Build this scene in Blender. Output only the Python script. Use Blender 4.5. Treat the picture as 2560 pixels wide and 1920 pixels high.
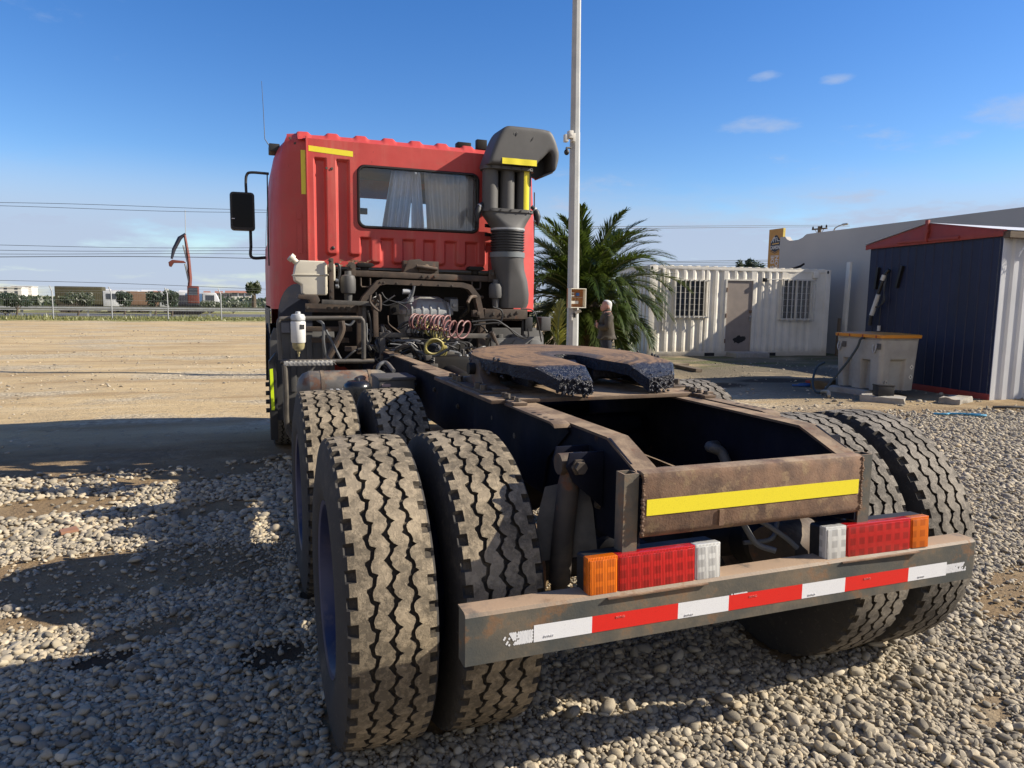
import bpy, bmesh, math, random
import numpy as np
from mathutils import Vector, Matrix, noise as mnoise

for o in list(bpy.data.objects): bpy.data.objects.remove(o)
SC = bpy.context.scene
COL = SC.collection
R = math.radians
random.seed(7)

# ------------------------------------------------------------------ camera
# frame of reference: truck's rear axle at y = 0, x to the truck's right, y towards its cab, metres
cam = bpy.data.cameras.new('camera'); camo = bpy.data.objects.new('camera', cam); COL.objects.link(camo)
cam.sensor_width = 36.0; cam.lens = 36.0 * 1765.0 / 2560.0
cam.clip_start = 0.05; cam.clip_end = 3000
_yaw, _pitch, _roll = 0.36197, 0.11583, 0.01388
_f = Vector((math.sin(_yaw)*math.cos(_pitch), math.cos(_yaw)*math.cos(_pitch), -math.sin(_pitch)))
_r = Vector((math.cos(_yaw), -math.sin(_yaw), 0)); _u = _r.cross(_f)
_r2 = _r*math.cos(_roll) + _u*math.sin(_roll); _u2 = _u*math.cos(_roll) - _r*math.sin(_roll)
camo.matrix_world = Matrix(((_r2.x, _u2.x, -_f.x, -1.4815), (_r2.y, _u2.y, -_f.y, -2.4096), (_r2.z, _u2.z, -_f.z, 1.5109), (0, 0, 0, 1)))
SC.camera = camo

# ------------------------------------------------------------------ sky and sun
SUN_EL = R(32.5); SUN_AZ = R(70)            # azimuth: from straight behind the truck round to its right
sun_dir = Vector((math.sin(SUN_AZ)*math.cos(SUN_EL), -math.cos(SUN_AZ)*math.cos(SUN_EL), math.sin(SUN_EL)))
sl = bpy.data.lights.new('sun', 'SUN'); sl.energy = 5.0; sl.angle = R(0.53); sl.color = (1.0, 0.91, 0.77)
so = bpy.data.objects.new('sun', sl); COL.objects.link(so)
so.rotation_euler = sun_dir.to_track_quat('Z', 'Y').to_euler()
so.location = (20, -10, 30)

world = bpy.data.worlds.new('World'); SC.world = world; world.use_nodes = True
wn, wl = world.node_tree.nodes, world.node_tree.links
wn.clear()
def wnode(t, **k):
    n = wn.new(t)
    for a, b in k.items(): setattr(n, a, b)
    return n
w_out = wnode('ShaderNodeOutputWorld'); w_bg = wnode('ShaderNodeBackground')
w_sky = wnode('ShaderNodeTexSky', sky_type='NISHITA', sun_disc=False, sun_elevation=SUN_EL,
              sun_rotation=math.atan2(sun_dir.x, sun_dir.y), altitude=30, air_density=1.0, dust_density=0.25, ozone_density=3.0)
w_bg.inputs['Strength'].default_value = 0.094
# thin clouds: a bank low over the land all round and a few small puffs higher up
w_tc = wnode('ShaderNodeTexCoord'); w_sep = wnode('ShaderNodeSeparateXYZ'); wl.new(w_tc.outputs['Generated'], w_sep.inputs[0])
def wmath(op, a, b=None, c=None, clamp=False):
    n = wnode('ShaderNodeMath', operation=op, use_clamp=clamp)
    for i, v in enumerate((a, b, c)):
        if v is None: continue
        if isinstance(v, (int, float)): n.inputs[i].default_value = v
        else: wl.new(v, n.inputs[i])
    return n.outputs[0]
def wramp(v, a, b):
    n = wnode('ShaderNodeMapRange', interpolation_type='SMOOTHSTEP'); wl.new(v, n.inputs[0])
    n.inputs[1].default_value = a; n.inputs[2].default_value = b
    return n.outputs[0]
zc = wmath('MAXIMUM', w_sep.outputs['Z'], 0.0)
den = wmath('ADD', zc, 0.16)
w_cmb = wnode('ShaderNodeCombineXYZ')
wl.new(wmath('DIVIDE', w_sep.outputs['X'], den), w_cmb.inputs[0]); wl.new(wmath('DIVIDE', w_sep.outputs['Y'], den), w_cmb.inputs[1])
def wnoise(scale, detail, rough, off):
    mp = wnode('ShaderNodeMapping'); mp.inputs['Location'].default_value = off
    wl.new(w_cmb.outputs[0], mp.inputs[0])
    n = wnode('ShaderNodeTexNoise'); wl.new(mp.outputs[0], n.inputs['Vector'])
    n.inputs['Scale'].default_value = scale; n.inputs['Detail'].default_value = detail; n.inputs['Roughness'].default_value = rough
    return n.outputs['Fac']
n1 = wnoise(1.1, 7, 0.55, (3.1, 0.7, 0)); n2 = wnoise(2.2, 8, 0.6, (1.3, 4.1, 2))
bank = wmath('MULTIPLY', wramp(zc, 0.19, 0.07), wramp(n1, 0.30, 0.50))
WR, WU = (0.9360, -0.3519, 0.0), (0.0, 0.0, 1.0)
def puff_at(d, a, h):
    dv = wnode('ShaderNodeVectorMath', operation='SUBTRACT'); wl.new(w_tc.outputs['Generated'], dv.inputs[0]); dv.inputs[1].default_value = d
    q = []
    for ax, sc_ in ((WR, a), (WU, h)):
        n_ = wnode('ShaderNodeVectorMath', operation='DOT_PRODUCT'); wl.new(dv.outputs[0], n_.inputs[0]); n_.inputs[1].default_value = ax
        v_ = wmath('DIVIDE', n_.outputs['Value'], sc_); q.append(wmath('MULTIPLY', v_, v_))
    return wmath('MULTIPLY', wramp(wmath('ADD', wmath('ADD', q[0], q[1]), wmath('MULTIPLY', wnoise(9, 7, 0.6, (0, 0, 0)), 2.2)), 2.0, 0.75), 0.62)
puff = wmath('MULTIPLY', wmath('MULTIPLY', wramp(n2, 0.585, 0.74), wramp(zc, 0.46, 0.22)), 0.55)
for d_, a_, h_ in (((0.615, 0.7553, 0.2262), 0.055, 0.013), ((0.6101, 0.7411, 0.2804), 0.022, 0.007), ((0.6725, 0.6888, 0.2707), 0.022, 0.007), ((0.8018, 0.556, 0.2192), 0.05, 0.02), ((0.79, 0.605, 0.098), 0.20, 0.030), ((0.56, 0.824, 0.075), 0.16, 0.035)): puff = wmath('MAXIMUM', puff, puff_at(d_, a_, h_))
cloud = wmath('MULTIPLY', wmath('ADD', bank, puff, clamp=True), 0.92)
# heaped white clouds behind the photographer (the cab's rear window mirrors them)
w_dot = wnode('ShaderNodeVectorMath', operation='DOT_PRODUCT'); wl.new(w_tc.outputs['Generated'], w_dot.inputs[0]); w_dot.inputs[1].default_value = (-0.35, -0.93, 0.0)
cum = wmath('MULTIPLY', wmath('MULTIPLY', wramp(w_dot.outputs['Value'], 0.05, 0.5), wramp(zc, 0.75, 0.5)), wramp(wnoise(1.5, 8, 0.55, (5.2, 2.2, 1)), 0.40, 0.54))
w_mix = wnode('ShaderNodeMix', data_type='RGBA'); wl.new(cloud, w_mix.inputs['Factor'])
w_hsv = wnode('ShaderNodeHueSaturation'); w_hsv.inputs['Hue'].default_value = 0.512; w_hsv.inputs['Saturation'].default_value = 1.32; w_hsv.inputs['Value'].default_value = 1.0
wl.new(w_sky.outputs[0], w_hsv.inputs['Color'])
wl.new(w_hsv.outputs[0], w_mix.inputs['A']); w_mix.inputs['B'].default_value = (2.95, 3.5, 4.6, 1)
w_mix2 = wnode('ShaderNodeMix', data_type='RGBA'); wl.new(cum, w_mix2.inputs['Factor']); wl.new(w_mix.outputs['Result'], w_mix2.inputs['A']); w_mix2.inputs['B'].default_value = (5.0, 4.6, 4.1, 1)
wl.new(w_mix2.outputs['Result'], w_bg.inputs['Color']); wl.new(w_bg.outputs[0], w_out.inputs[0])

vs = SC.view_settings
SC.display_settings.display_device = 'sRGB'
vs.view_transform = 'Standard'; vs.look = 'None'; vs.exposure = 0.8; vs.gamma = 1.0; vs.use_curve_mapping = False
SC.cycles.max_bounces = 6; SC.cycles.diffuse_bounces = 3; SC.cycles.transparent_max_bounces = 12
SC.cycles.use_denoising = True

# ------------------------------------------------------------------ helpers
class G:
    """gathers shapes for one mesh"""
    def __init__(s): s.v = []; s.f = []; s.mi = []; s.m = 0
    def add(s, vs, fs):
        n = len(s.v); s.v += [tuple(p) for p in vs]
        for f in fs: s.f.append([i + n for i in f]); s.mi.append(s.m)
        return s
    def box(s, a, b):
        x0, y0, z0 = a; x1, y1, z1 = b
        return s.add([(x0,y0,z0),(x1,y0,z0),(x1,y1,z0),(x0,y1,z0),(x0,y0,z1),(x1,y0,z1),(x1,y1,z1),(x0,y1,z1)],
                     [(0,3,2,1),(4,5,6,7),(0,1,5,4),(1,2,6,5),(2,3,7,6),(3,0,4,7)])
    def bar(s, p, q, w, h, up=(0, 0, 1), ext=0.0):
        p, q = Vector(p), Vector(q); d = (q - p).normalized(); p = p - d*ext; q = q + d*ext
        a = d.cross(Vector(up))
        if a.length < 1e-4: a = d.cross(Vector((0, 1, 0)))
        a = a.normalized()*w/2; b = a.cross(d).normalized()*h/2
        vs = [p-a-b, p+a-b, p+a+b, p-a+b, q-a-b, q+a-b, q+a+b, q-a+b]
        return s.add(vs, [(3,2,1,0),(4,5,6,7),(0,1,5,4),(1,2,6,5),(2,3,7,6),(3,0,4,7)])
    def tube(s, pts, r, n=8, cap=True, close=False):
        pts = [Vector(p) for p in pts]; m = len(pts)
        rs = r if isinstance(r, (list, tuple)) else [r]*m
        vs = []; nrm = None
        for i, p in enumerate(pts):
            a = pts[(i-1) % m] if (i > 0 or close) else pts[0]
            b = pts[(i+1) % m] if (i < m-1 or close) else pts[-1]
            t = (b - a)
            t = t.normalized() if t.length > 1e-9 else Vector((0, 0, 1))
            if nrm is None:
                nrm = t.cross(Vector((0, 0, 1)))
                if nrm.length < 0.1: nrm = t.cross(Vector((1, 0, 0)))
            nrm = (nrm - t*nrm.dot(t)).normalized(); bn = t.cross(nrm)
            for k in range(n):
                an = 2*math.pi*k/n
                vs.append(p + (nrm*math.cos(an) + bn*math.sin(an))*rs[i])
        fs = []
        for i in range(m if close else m-1):
            j = (i+1) % m
            for k in range(n):
                l = (k+1) % n
                fs.append((i*n+k, i*n+l, j*n+l, j*n+k))
        if cap and not close: fs += [tuple(range(n))[::-1], tuple(range((m-1)*n, m*n))]
        return s.add(vs, fs)
    def cyl(s, p, q, r, r2=None, n=16):
        return s.tube([p, q], [r, r if r2 is None else r2], n)
    def lathe(s, prof, p, d, n=24):
        """prof: (along, radius) pairs"""
        p, d = Vector(p), Vector(d).normalized()
        return s.tube([p + d*a for a, _ in prof], [max(r, 1e-4) for _, r in prof], n) if all(prof[i][0] < prof[i+1][0] for i in range(len(prof)-1)) else s._lathe(prof, p, d, n)
    def _lathe(s, prof, p, d, n):
        a = d.orthogonal().normalized(); b = d.cross(a); vs = []; fs = []; m = len(prof)
        for al, r in prof:
            for k in range(n):
                t = 2*math.pi*k/n; vs.append(p + d*al + (a*math.cos(t) + b*math.sin(t))*r)
        for i in range(m-1):
            for k in range(n):
                l = (k+1) % n; fs.append((i*n+k, i*n+l, (i+1)*n+l, (i+1)*n+k))
        return s.add(vs, fs)
    def prism(s, poly, ax, a, b):
        """poly in the two other axes (in x,y,z order), extruded along axis ax from a to b"""
        def pt(u, v, w): return (w, u, v) if ax == 0 else ((u, w, v) if ax == 1 else (u, v, w))
        n = len(poly)
        vs = [pt(u, v, a) for u, v in poly] + [pt(u, v, b) for u, v in poly]
        return s.add(vs, [tuple(range(n))[::-1], tuple(range(n, 2*n))] + [(i, (i+1) % n, n+(i+1) % n, n+i) for i in range(n)])
    def ball(s, c, r, n=12, m=8, sq=(1, 1, 1)):
        vs = []; fs = []
        for i in range(m+1):
            th = math.pi*i/m
            for k in range(n):
                ph = 2*math.pi*k/n
                vs.append((c[0]+r*sq[0]*math.sin(th)*math.cos(ph), c[1]+r*sq[1]*math.sin(th)*math.sin(ph), c[2]+r*sq[2]*math.cos(th)))
        for i in range(m):
            for k in range(n):
                l = (k+1) % n; fs.append((i*n+k, (i+1)*n+k, (i+1)*n+l, i*n+l))
        return s.add(vs, fs)
    def sheet(s, rows, close=False):
        """rows of equally many points"""
        n = len(rows[0]); vs = [p for r in rows for p in r]; fs = []
        for i in range(len(rows)-1):
            for k in range(n if close else n-1):
                l = (k+1) % n; fs.append((i*n+k, i*n+l, (i+1)*n+l, (i+1)*n+k))
        return s.add(vs, fs)
    def loft(s, rings, cap=True):
        n = len(rings[0]); s.sheet(rings, True); b = len(s.v) - n*len(rings)
        if cap:
            s.f.append([b+i for i in range(n)][::-1]); s.mi.append(s.m)
            e = b + n*(len(rings)-1); s.f.append([e+i for i in range(n)]); s.mi.append(s.m)
        return s
    def bolt(s, p, d, r=0.014, h=0.014):
        p = Vector(p); d = Vector(d).normalized()
        return s.tube([p, p+d*h*0.35, p+d*h*0.36, p+d*h], [r*1.35, r*1.35, r, r], 6)
    def mesh(s, name, mats, bevel=0.0, smooth=35, seg=2):
        me = bpy.data.meshes.new(name); me.from_pydata(s.v, [], s.f)
        for m in (mats if isinstance(mats, (list, tuple)) else [mats]): me.materials.append(m)
        if s.m or any(s.mi): me.polygons.foreach_set('material_index', s.mi)
        bm = bmesh.new(); bm.from_mesh(me); bmesh.ops.recalc_face_normals(bm, faces=bm.faces)
        if bevel:
            es = [e for e in bm.edges if len(e.link_faces) == 2 and e.calc_face_angle(0) > R(40)]
            if es: bmesh.ops.bevel(bm, geom=es, offset=bevel, segments=seg, profile=0.6, affect='EDGES', clamp_overlap=True)
        bm.to_mesh(me); bm.free()
        if smooth: me.shade_smooth(); me.set_sharp_from_angle(angle=R(smooth))
        me.update()
        return me
    def obj(s, name, mats, parent=None, bevel=0.0, smooth=35, seg=2):
        return link(name, s.mesh(name, mats, bevel, smooth, seg), parent)

def link(name, data, parent=None, loc=None, rot=None):
    o = bpy.data.objects.new(name, data); COL.objects.link(o)
    if parent is not None: o.parent = parent
    if loc is not None: o.location = loc
    if rot is not None: o.rotation_euler = rot
    return o
def tag(o, label=None, cat=None, group=None, kind=None):
    for k, v in (('label', label), ('category', cat), ('group', group), ('kind', kind)):
        if v: o[k] = v
    return o
def thing(name, label, cat, loc=(0, 0, 0), rz=0.0, group=None):
    o = bpy.data.objects.new(name, None); COL.objects.link(o); o.empty_display_size = 0.2
    o.location = loc; o.rotation_euler = (0, 0, rz)
    return tag(o, label, cat, group)
def copy_tree(o, parent=None):
    c = o.copy(); COL.objects.link(c); c.parent = parent
    for ch in list(o.children): copy_tree(ch, c)
    return c
def spline(pts, n=6):
    """Catmull-Rom through the points"""
    P = [Vector(p) for p in pts]; P = [P[0]*2-P[1]] + P + [P[-1]*2-P[-2]]; out = []
    for i in range(1, len(P)-2):
        for k in range(n):
            t = k/n; a, b, c, d = P[i-1], P[i], P[i+1], P[i+2]
            out.append(0.5*((2*b) + (c-a)*t + (2*a-5*b+4*c-d)*t*t + (3*b-a-3*c+d)*t**3))
    out.append(P[-2].copy())
    return out
def rrect(cx, cy, w, h, r, n=5):
    out = []
    for sx, sy, a0 in ((1, 1, 0), (-1, 1, 90), (-1, -1, 180), (1, -1, 270)):
        for k in range(n+1):
            a = R(a0 + 90*k/n); out.append((cx+sx*(w/2-r)+r*math.cos(a), cy+sy*(h/2-r)+r*math.sin(a)))
    return out

# ------------------------------------------------------------------ materials
def nmat(name):
    m = bpy.data.materials.new(name); m.use_nodes = True
    return m, m.node_tree.nodes, m.node_tree.links, m.node_tree.nodes['Principled BSDF']
def rgb(c): return (c[0], c[1], c[2], 1.0)
class NT:
    """small node-tree writer"""
    def __init__(s, m): s.n = m.node_tree.nodes; s.l = m.node_tree.links; s.tc = None
    def coord(s, kind='Object'):
        if s.tc is None: s.tc = s.n.new('ShaderNodeTexCoord')
        return s.tc.outputs[kind]
    def noise(s, scale, detail=5, rough=0.55, vec=None, stretch=None):
        v = vec or s.coord()
        if stretch:
            mp = s.n.new('ShaderNodeMapping'); mp.inputs['Scale'].default_value = stretch; s.l.new(v, mp.inputs[0]); v = mp.outputs[0]
        n = s.n.new('ShaderNodeTexNoise'); s.l.new(v, n.inputs['Vector'])
        n.inputs['Scale'].default_value = scale; n.inputs['Detail'].default_value = detail; n.inputs['Roughness'].default_value = rough
        return n.outputs['Fac']
    def step(s, v, a, b):
        n = s.n.new('ShaderNodeMapRange'); n.interpolation_type = 'SMOOTHSTEP'; s.l.new(v, n.inputs[0])
        n.inputs[1].default_value = a; n.inputs[2].default_value = b; return n.outputs[0]
    def math(s, op, a, b=0.0, clamp=False):
        n = s.n.new('ShaderNodeMath'); n.operation = op; n.use_clamp = clamp
        for i, v in enumerate((a, b)):
            if isinstance(v, (int, float)): n.inputs[i].default_value = v
            else: s.l.new(v, n.inputs[i])
        return n.outputs[0]
    def mix(s, f, a, b):
        n = s.n.new('ShaderNodeMix'); n.data_type = 'RGBA'
        if isinstance(f, (int, float)): n.inputs['Factor'].default_value = f
        else: s.l.new(f, n.inputs['Factor'])
        for k, v in (('A', a), ('B', b)):
            if isinstance(v, tuple): n.inputs[k].default_value = rgb(v)
            else: s.l.new(v, n.inputs[k])
        return n.outputs['Result']
    def up(s):
        g = s.n.new('ShaderNodeNewGeometry'); x = s.n.new('ShaderNodeSeparateXYZ'); s.l.new(g.outputs['Normal'], x.inputs[0]); return x.outputs['Z']
    def rand(s):
        return s.n.new('ShaderNodeObjectInfo').outputs['Random']
    def bump(s, h, strength, dist=0.01, prev=None):
        b = s.n.new('ShaderNodeBump'); b.inputs['Strength'].default_value = strength; b.inputs['Distance'].default_value = dist
        s.l.new(h, b.inputs['Height'])
        if prev is not None: s.l.new(prev, b.inputs['Normal'])
        return b.outputs[0]

def M(name, c, c2=None, scale=6.0, rough=0.6, metal=0.0, rust=None, dust=None, bump=0.0, bscale=80.0, coat=0.0, spec=0.5, rvar=0.12, stretch=None, bdist=0.004):
    """painted / bare surface: two tones by noise, optional rust (colour, threshold, scale) and settled dust (colour, amount)"""
    m, n, l, b = nmat(name); t = NT(m)
    col = t.mix(t.step(t.noise(scale, 6, 0.6, stretch=stretch), 0.3, 0.7), c, c2 or tuple(v*0.8 for v in c))
    rg = t.math('ADD', t.math('MULTIPLY', t.noise(scale*2.3, 5), rvar*2), rough-rvar, True)
    met = None
    if rust:
        rc, th, rs = rust
        f = t.step(t.noise(rs, 9, 0.68), th, th+0.09)
        rcol = t.mix(t.noise(rs*5, 5), rc, tuple(v*0.45 for v in rc))
        col = t.mix(f, col, rcol); rg = t.math('MAXIMUM', rg, t.math('MULTIPLY', f, 0.85))
        met = f
    if dust:
        dc, amt = dust
        f = t.math('MULTIPLY', t.math('MULTIPLY', t.step(t.up(), 0.15, 0.85), t.step(t.noise(9, 8, 0.65), 0.60-amt*0.45, 0.85-amt*0.45)), min(1.0, amt+0.15))
        f2 = t.math('MULTIPLY', t.step(t.noise(5, 8, 0.7), 0.48, 0.8), amt*0.55)
        f = t.math('MAXIMUM', f, f2)
        col = t.mix(f, col, dc); rg = t.math('MAXIMUM', rg, t.math('MULTIPLY', f, 0.95))
    l.new(col, b.inputs['Base Color']); l.new(rg, b.inputs['Roughness'])
    b.inputs['Metallic'].default_value = metal; b.inputs['Specular IOR Level'].default_value = spec
    if coat: b.inputs['Coat Weight'].default_value = coat; b.inputs['Coat Roughness'].default_value = 0.15
    if bump: l.new(t.bump(t.noise(bscale, 6, 0.6), bump, bdist), b.inputs['Normal'])
    return m
def glassmat(name, tint=(0.9, 0.95, 0.97), ior=1.5, dirt=0.06):
    m, n, l, b = nmat(name); n.remove(b); t = NT(m)
    out = n['Material Output']
    tr = n.new('ShaderNodeBsdfTransparent'); tr.inputs[0].default_value = rgb(tint)
    gl = n.new('ShaderNodeBsdfGlossy'); gl.inputs['Roughness'].default_value = 0.02; gl.inputs['Color'].default_value = (1, 1, 1, 1)
    df = n.new('ShaderNodeBsdfDiffuse'); df.inputs[0].default_value = (0.5, 0.48, 0.43, 1)
    fr = n.new('ShaderNodeFresnel'); fr.inputs[0].default_value = ior
    m1 = n.new('ShaderNodeMixShader'); l.new(fr.outputs[0], m1.inputs[0]); l.new(tr.outputs[0], m1.inputs[1]); l.new(gl.outputs[0], m1.inputs[2])
    m2 = n.new('ShaderNodeMixShader'); l.new(t.math('MULTIPLY', t.noise(5, 6), dirt*2), m2.inputs[0]); l.new(m1.outputs[0], m2.inputs[1]); l.new(df.outputs[0], m2.inputs[2])
    l.new(m2.outputs[0], out.inputs[0]); return m

DUST = (0.34, 0.255, 0.165); RUST = (0.13, 0.055, 0.028)
def red_paint():
    m, n, l, b = nmat('cab_red_paint'); t = NT(m)
    col = t.mix(t.step(t.noise(1.4, 6, 0.6), 0.3, 0.7), (0.49, 0.053, 0.043), (0.40, 0.043, 0.036))
    col = t.mix(t.math('MULTIPLY', t.step(t.noise(9, 7, 0.65, stretch=(1, 1, 0.10)), 0.50, 0.76), 0.55), col, (0.50, 0.135, 0.10))        # chalky run-off streaks
    col = t.mix(t.math('MULTIPLY', t.step(t.noise(5, 8, 0.7), 0.52, 0.74), 0.42), col, (0.27, 0.10, 0.065))                             # settled dust
    col = t.mix(t.math('MULTIPLY', t.step(t.noise(60, 4, 0.6, stretch=(1, 1, 0.3)), 0.70, 0.74), 0.6), col, (0.11, 0.02, 0.016))           # chips
    l.new(col, b.inputs['Base Color'])
    l.new(t.math('ADD', 0.36, t.math('MULTIPLY', t.noise(7, 7, 0.65), 0.32)), b.inputs['Roughness'])
    l.new(t.bump(t.noise(2.2, 3), 0.25, 0.03, t.bump(t.noise(220, 3), 0.04, 0.002)), b.inputs['Normal'])
    return m
m_red = red_paint()
m_black_plastic = M('black_plastic', (0.018, 0.018, 0.019), (0.011, 0.011, 0.012), 7, 0.55, bump=0.08, bscale=300, bdist=0.001)
m_grey_plastic = M('grey_intake_plastic', (0.085, 0.083, 0.080), (0.062, 0.061, 0.060), 3, 0.62, dust=((0.2, 0.17, 0.13), 0.10), bump=0.10, bscale=350, bdist=0.001)
m_frame = M('chassis_frame_paint', (0.007, 0.009, 0.020), (0.004, 0.005, 0.010), 4, 0.72, rust=((0.07, 0.035, 0.02), 0.62, 7), dust=(DUST, 0.07), bump=0.12, bscale=70, spec=0.12)
m_frame_top = M('dusty_rusted_steel', (0.115, 0.075, 0.047), (0.055, 0.036, 0.025), 9, 0.85, rust=((0.15, 0.068, 0.034), 0.54, 11), dust=((0.33, 0.235, 0.145), 0.55), bump=0.25, bscale=110)
m_rust = M('rusty_crossmember', (0.20, 0.115, 0.068), (0.085, 0.050, 0.034), 13, 0.85, rust=((0.29, 0.19, 0.105), 0.53, 17), dust=(DUST, 0.45), bump=0.35, bscale=130)
m_bumper = M('worn_bumper_steel', (0.050, 0.056, 0.054), (0.125, 0.105, 0.075), 5, 0.62, rust=((0.20, 0.115, 0.06), 0.54, 10), dust=((0.30, 0.205, 0.13), 0.78), bump=0.22, bscale=120)
m_brown_steel = M('brown_bracket_steel', (0.075, 0.050, 0.034), (0.034, 0.025, 0.019), 8, 0.75, rust=(RUST, 0.58, 12), dust=(DUST, 0.36), bump=0.2, bscale=120)
m_grey_steel = M('grey_tube_steel', (0.095, 0.085, 0.072), (0.045, 0.041, 0.036), 9, 0.6, dust=(DUST, 0.30), bump=0.1, bscale=150)
m_alu = M('cast_aluminium', (0.46, 0.47, 0.47), (0.30, 0.31, 0.31), 5, 0.55, metal=0.35, dust=((0.16, 0.14, 0.11), 0.30), bump=0.1, bscale=90)
m_treadplate = M('aluminium_treadplate', (0.46, 0.45, 0.42), (0.33, 0.32, 0.29), 9, 0.5, metal=0.5, dust=(DUST, 0.3))
m_black_steel = M('greasy_black_steel', (0.008, 0.008, 0.009), (0.014, 0.012, 0.010), 6, 0.6, dust=(DUST, 0.10), bump=0.15, bscale=90, spec=0.2)
m_hose = M('black_rubber_hose', (0.014, 0.014, 0.015), (0.020, 0.019, 0.018), 9, 0.45, dust=(DUST, 0.06))
m_hose_grey = M('grey_rubber_hose', (0.10, 0.105, 0.11), (0.07, 0.072, 0.075), 9, 0.6, dust=(DUST, 0.25))
m_coil_red = M('red_air_hose', (0.21, 0.085, 0.082), (0.13, 0.05, 0.048), 9, 0.55, dust=(DUST, 0.30))
m_coil_yellow = M('yellow_air_hose', (0.42, 0.36, 0.11), (0.30, 0.25, 0.085), 9, 0.55, dust=(DUST, 0.25))
m_bolt = M('bolt_steel', (0.10, 0.085, 0.07), (0.06, 0.05, 0.042), 30, 0.6, metal=0.4, dust=(DUST, 0.4))
m_white_plastic = M('aged_white_plastic', (0.58, 0.54, 0.44), (0.50, 0.46, 0.37), 4, 0.5, dust=(DUST, 0.2))
m_seal = M('window_rubber_seal', (0.012, 0.012, 0.012), None, 5, 0.45)
m_glass = glassmat('window_glass', tint=(0.95, 0.97, 0.98), ior=1.7, dirt=0.02)
m_cloth = M('pale_blue_curtain', (0.66, 0.75, 0.90), (0.58, 0.68, 0.86), 3, 0.9, bump=0.05, bscale=60)
m_cloth2 = M('grey_curtain', (0.62, 0.64, 0.68), (0.54, 0.56, 0.60), 3, 0.9)
m_interior = M('cab_lining_grey', (0.14, 0.145, 0.15), (0.11, 0.115, 0.12), 4, 0.9)
m_mirror = M('mirror_glass', (0.006, 0.008, 0.012), None, 3, 0.12, spec=0.12, rvar=0.01)
m_rim = M('dark_blue_rim_paint', (0.022, 0.028, 0.085), (0.015, 0.018, 0.05), 6, 0.5, dust=(DUST, 0.25), rust=(RUST, 0.66, 8))
m_grease = M('black_grease', (0.010, 0.010, 0.016), (0.016, 0.016, 0.028), 14, 0.32, bump=0.9, bscale=55, bdist=0.012, rvar=0.15)

def tape(name, c, c2=None, rough=0.35):
    m, n, l, b = nmat(name); t = NT(m)
    v = n.new('ShaderNodeTexVoronoi'); v.feature = 'DISTANCE_TO_EDGE'; v.inputs['Scale'].default_value = 190; l.new(t.coord(), v.inputs['Vector'])
    f = t.step(v.outputs['Distance'], 0.0, 0.09)
    col = t.mix(f, tuple(x*0.88 for x in c), c)
    col = t.mix(t.math('MULTIPLY', t.step(t.noise(12, 8, 0.7), 0.55, 0.85), 0.45), col, tuple(x*0.72+0.02 for x in c))
    l.new(col, b.inputs['Base Color']); b.inputs['Roughness'].default_value = rough
    return m
m_tape_y = tape('yellow_reflective_tape', (0.80, 0.68, 0.035))
m_tape_lime = tape('lime_reflective_tape', (0.62, 0.80, 0.02))
m_tape_r = tape('red_reflective_tape', (0.66, 0.022, 0.016))
m_tape_w = tape('white_reflective_tape', (0.72, 0.73, 0.74))
def worn_white():
    m, n, l, b = nmat('flaked_white_tape'); t = NT(m)
    out = n['Material Output']
    b.inputs['Base Color'].default_value = (0.66, 0.67, 0.68, 1); b.inputs['Roughness'].default_value = 0.4
    return m
m_tape_flake = worn_white()

def lensmat(name, c, dark):
    m, n, l, b = nmat(name); t = NT(m)
    w = n.new('ShaderNodeTexWave'); w.wave_type = 'BANDS'; w.bands_direction = 'X'; w.inputs['Scale'].default_value = 62; l.new(t.coord(), w.inputs['Vector'])
    w2 = n.new('ShaderNodeTexVoronoi'); w2.inputs['Scale'].default_value = 26; w2.inputs['Randomness'].default_value = 0.0; w2.distance = 'CHEBYCHEV'; l.new(t.coord(), w2.inputs['Vector'])
    f = t.math('MULTIPLY', t.step(w2.outputs['Distance'], 0.36, 0.24), 0.50)
    col = t.mix(f, c, dark)
    l.new(col, b.inputs['Base Color']); b.inputs['Roughness'].default_value = 0.18
    b.inputs['Coat Weight'].default_value = 0.6; b.inputs['Coat Roughness'].default_value = 0.06
    b.inputs['Subsurface Weight'].default_value = 0.25; b.inputs['Subsurface Radius'].default_value = (0.01, 0.01, 0.01); b.inputs['Subsurface Scale'].default_value = 0.6
    l.new(t.bump(w.outputs['Fac'], 0.5, 0.003), b.inputs['Normal'])
    return m
m_lens_r = lensmat('red_lamp_lens', (0.47, 0.010, 0.011), (0.14, 0.002, 0.004))
m_lens_a = lensmat('amber_lamp_lens', (0.64, 0.14, 0.006), (0.30, 0.05, 0.003))
m_lens_w = lensmat('clear_lamp_lens', (0.60, 0.60, 0.57), (0.24, 0.24, 0.24))

def rubber(name, dust_c, amt, base=(0.022, 0.022, 0.023)):
    m, n, l, b = nmat(name); t = NT(m)
    big = t.step(t.noise(4.5, 8, 0.70), 0.60-amt*0.20, 0.76-amt*0.20); fine = t.step(t.noise(46, 7, 0.75), 0.60-amt*0.18, 0.68-amt*0.12)
    f = t.math('ADD', t.math('MULTIPLY', big, 0.66), t.math('MULTIPLY', fine, 0.42), True)
    f = t.math('MULTIPLY', f, min(1, amt+0.3))
    film = t.mix(t.noise(3, 5), tuple(v*0.30 for v in dust_c), tuple(v*0.46 for v in dust_c))
    col = t.mix(amt, base, film)
    col = t.mix(f, col, t.mix(t.noise(60, 4), dust_c, tuple(v*0.72 for v in dust_c)))
    l.new(col, b.inputs['Base Color']); b.inputs['Roughness'].default_value = 0.85; b.inputs['Specular IOR Level'].default_value = 0.3
    l.new(t.bump(t.math('ADD', f, t.math('MULTIPLY', t.noise(160, 5, 0.7), 0.7)), 0.55, 0.005), b.inputs['Normal'])
    return m
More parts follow.
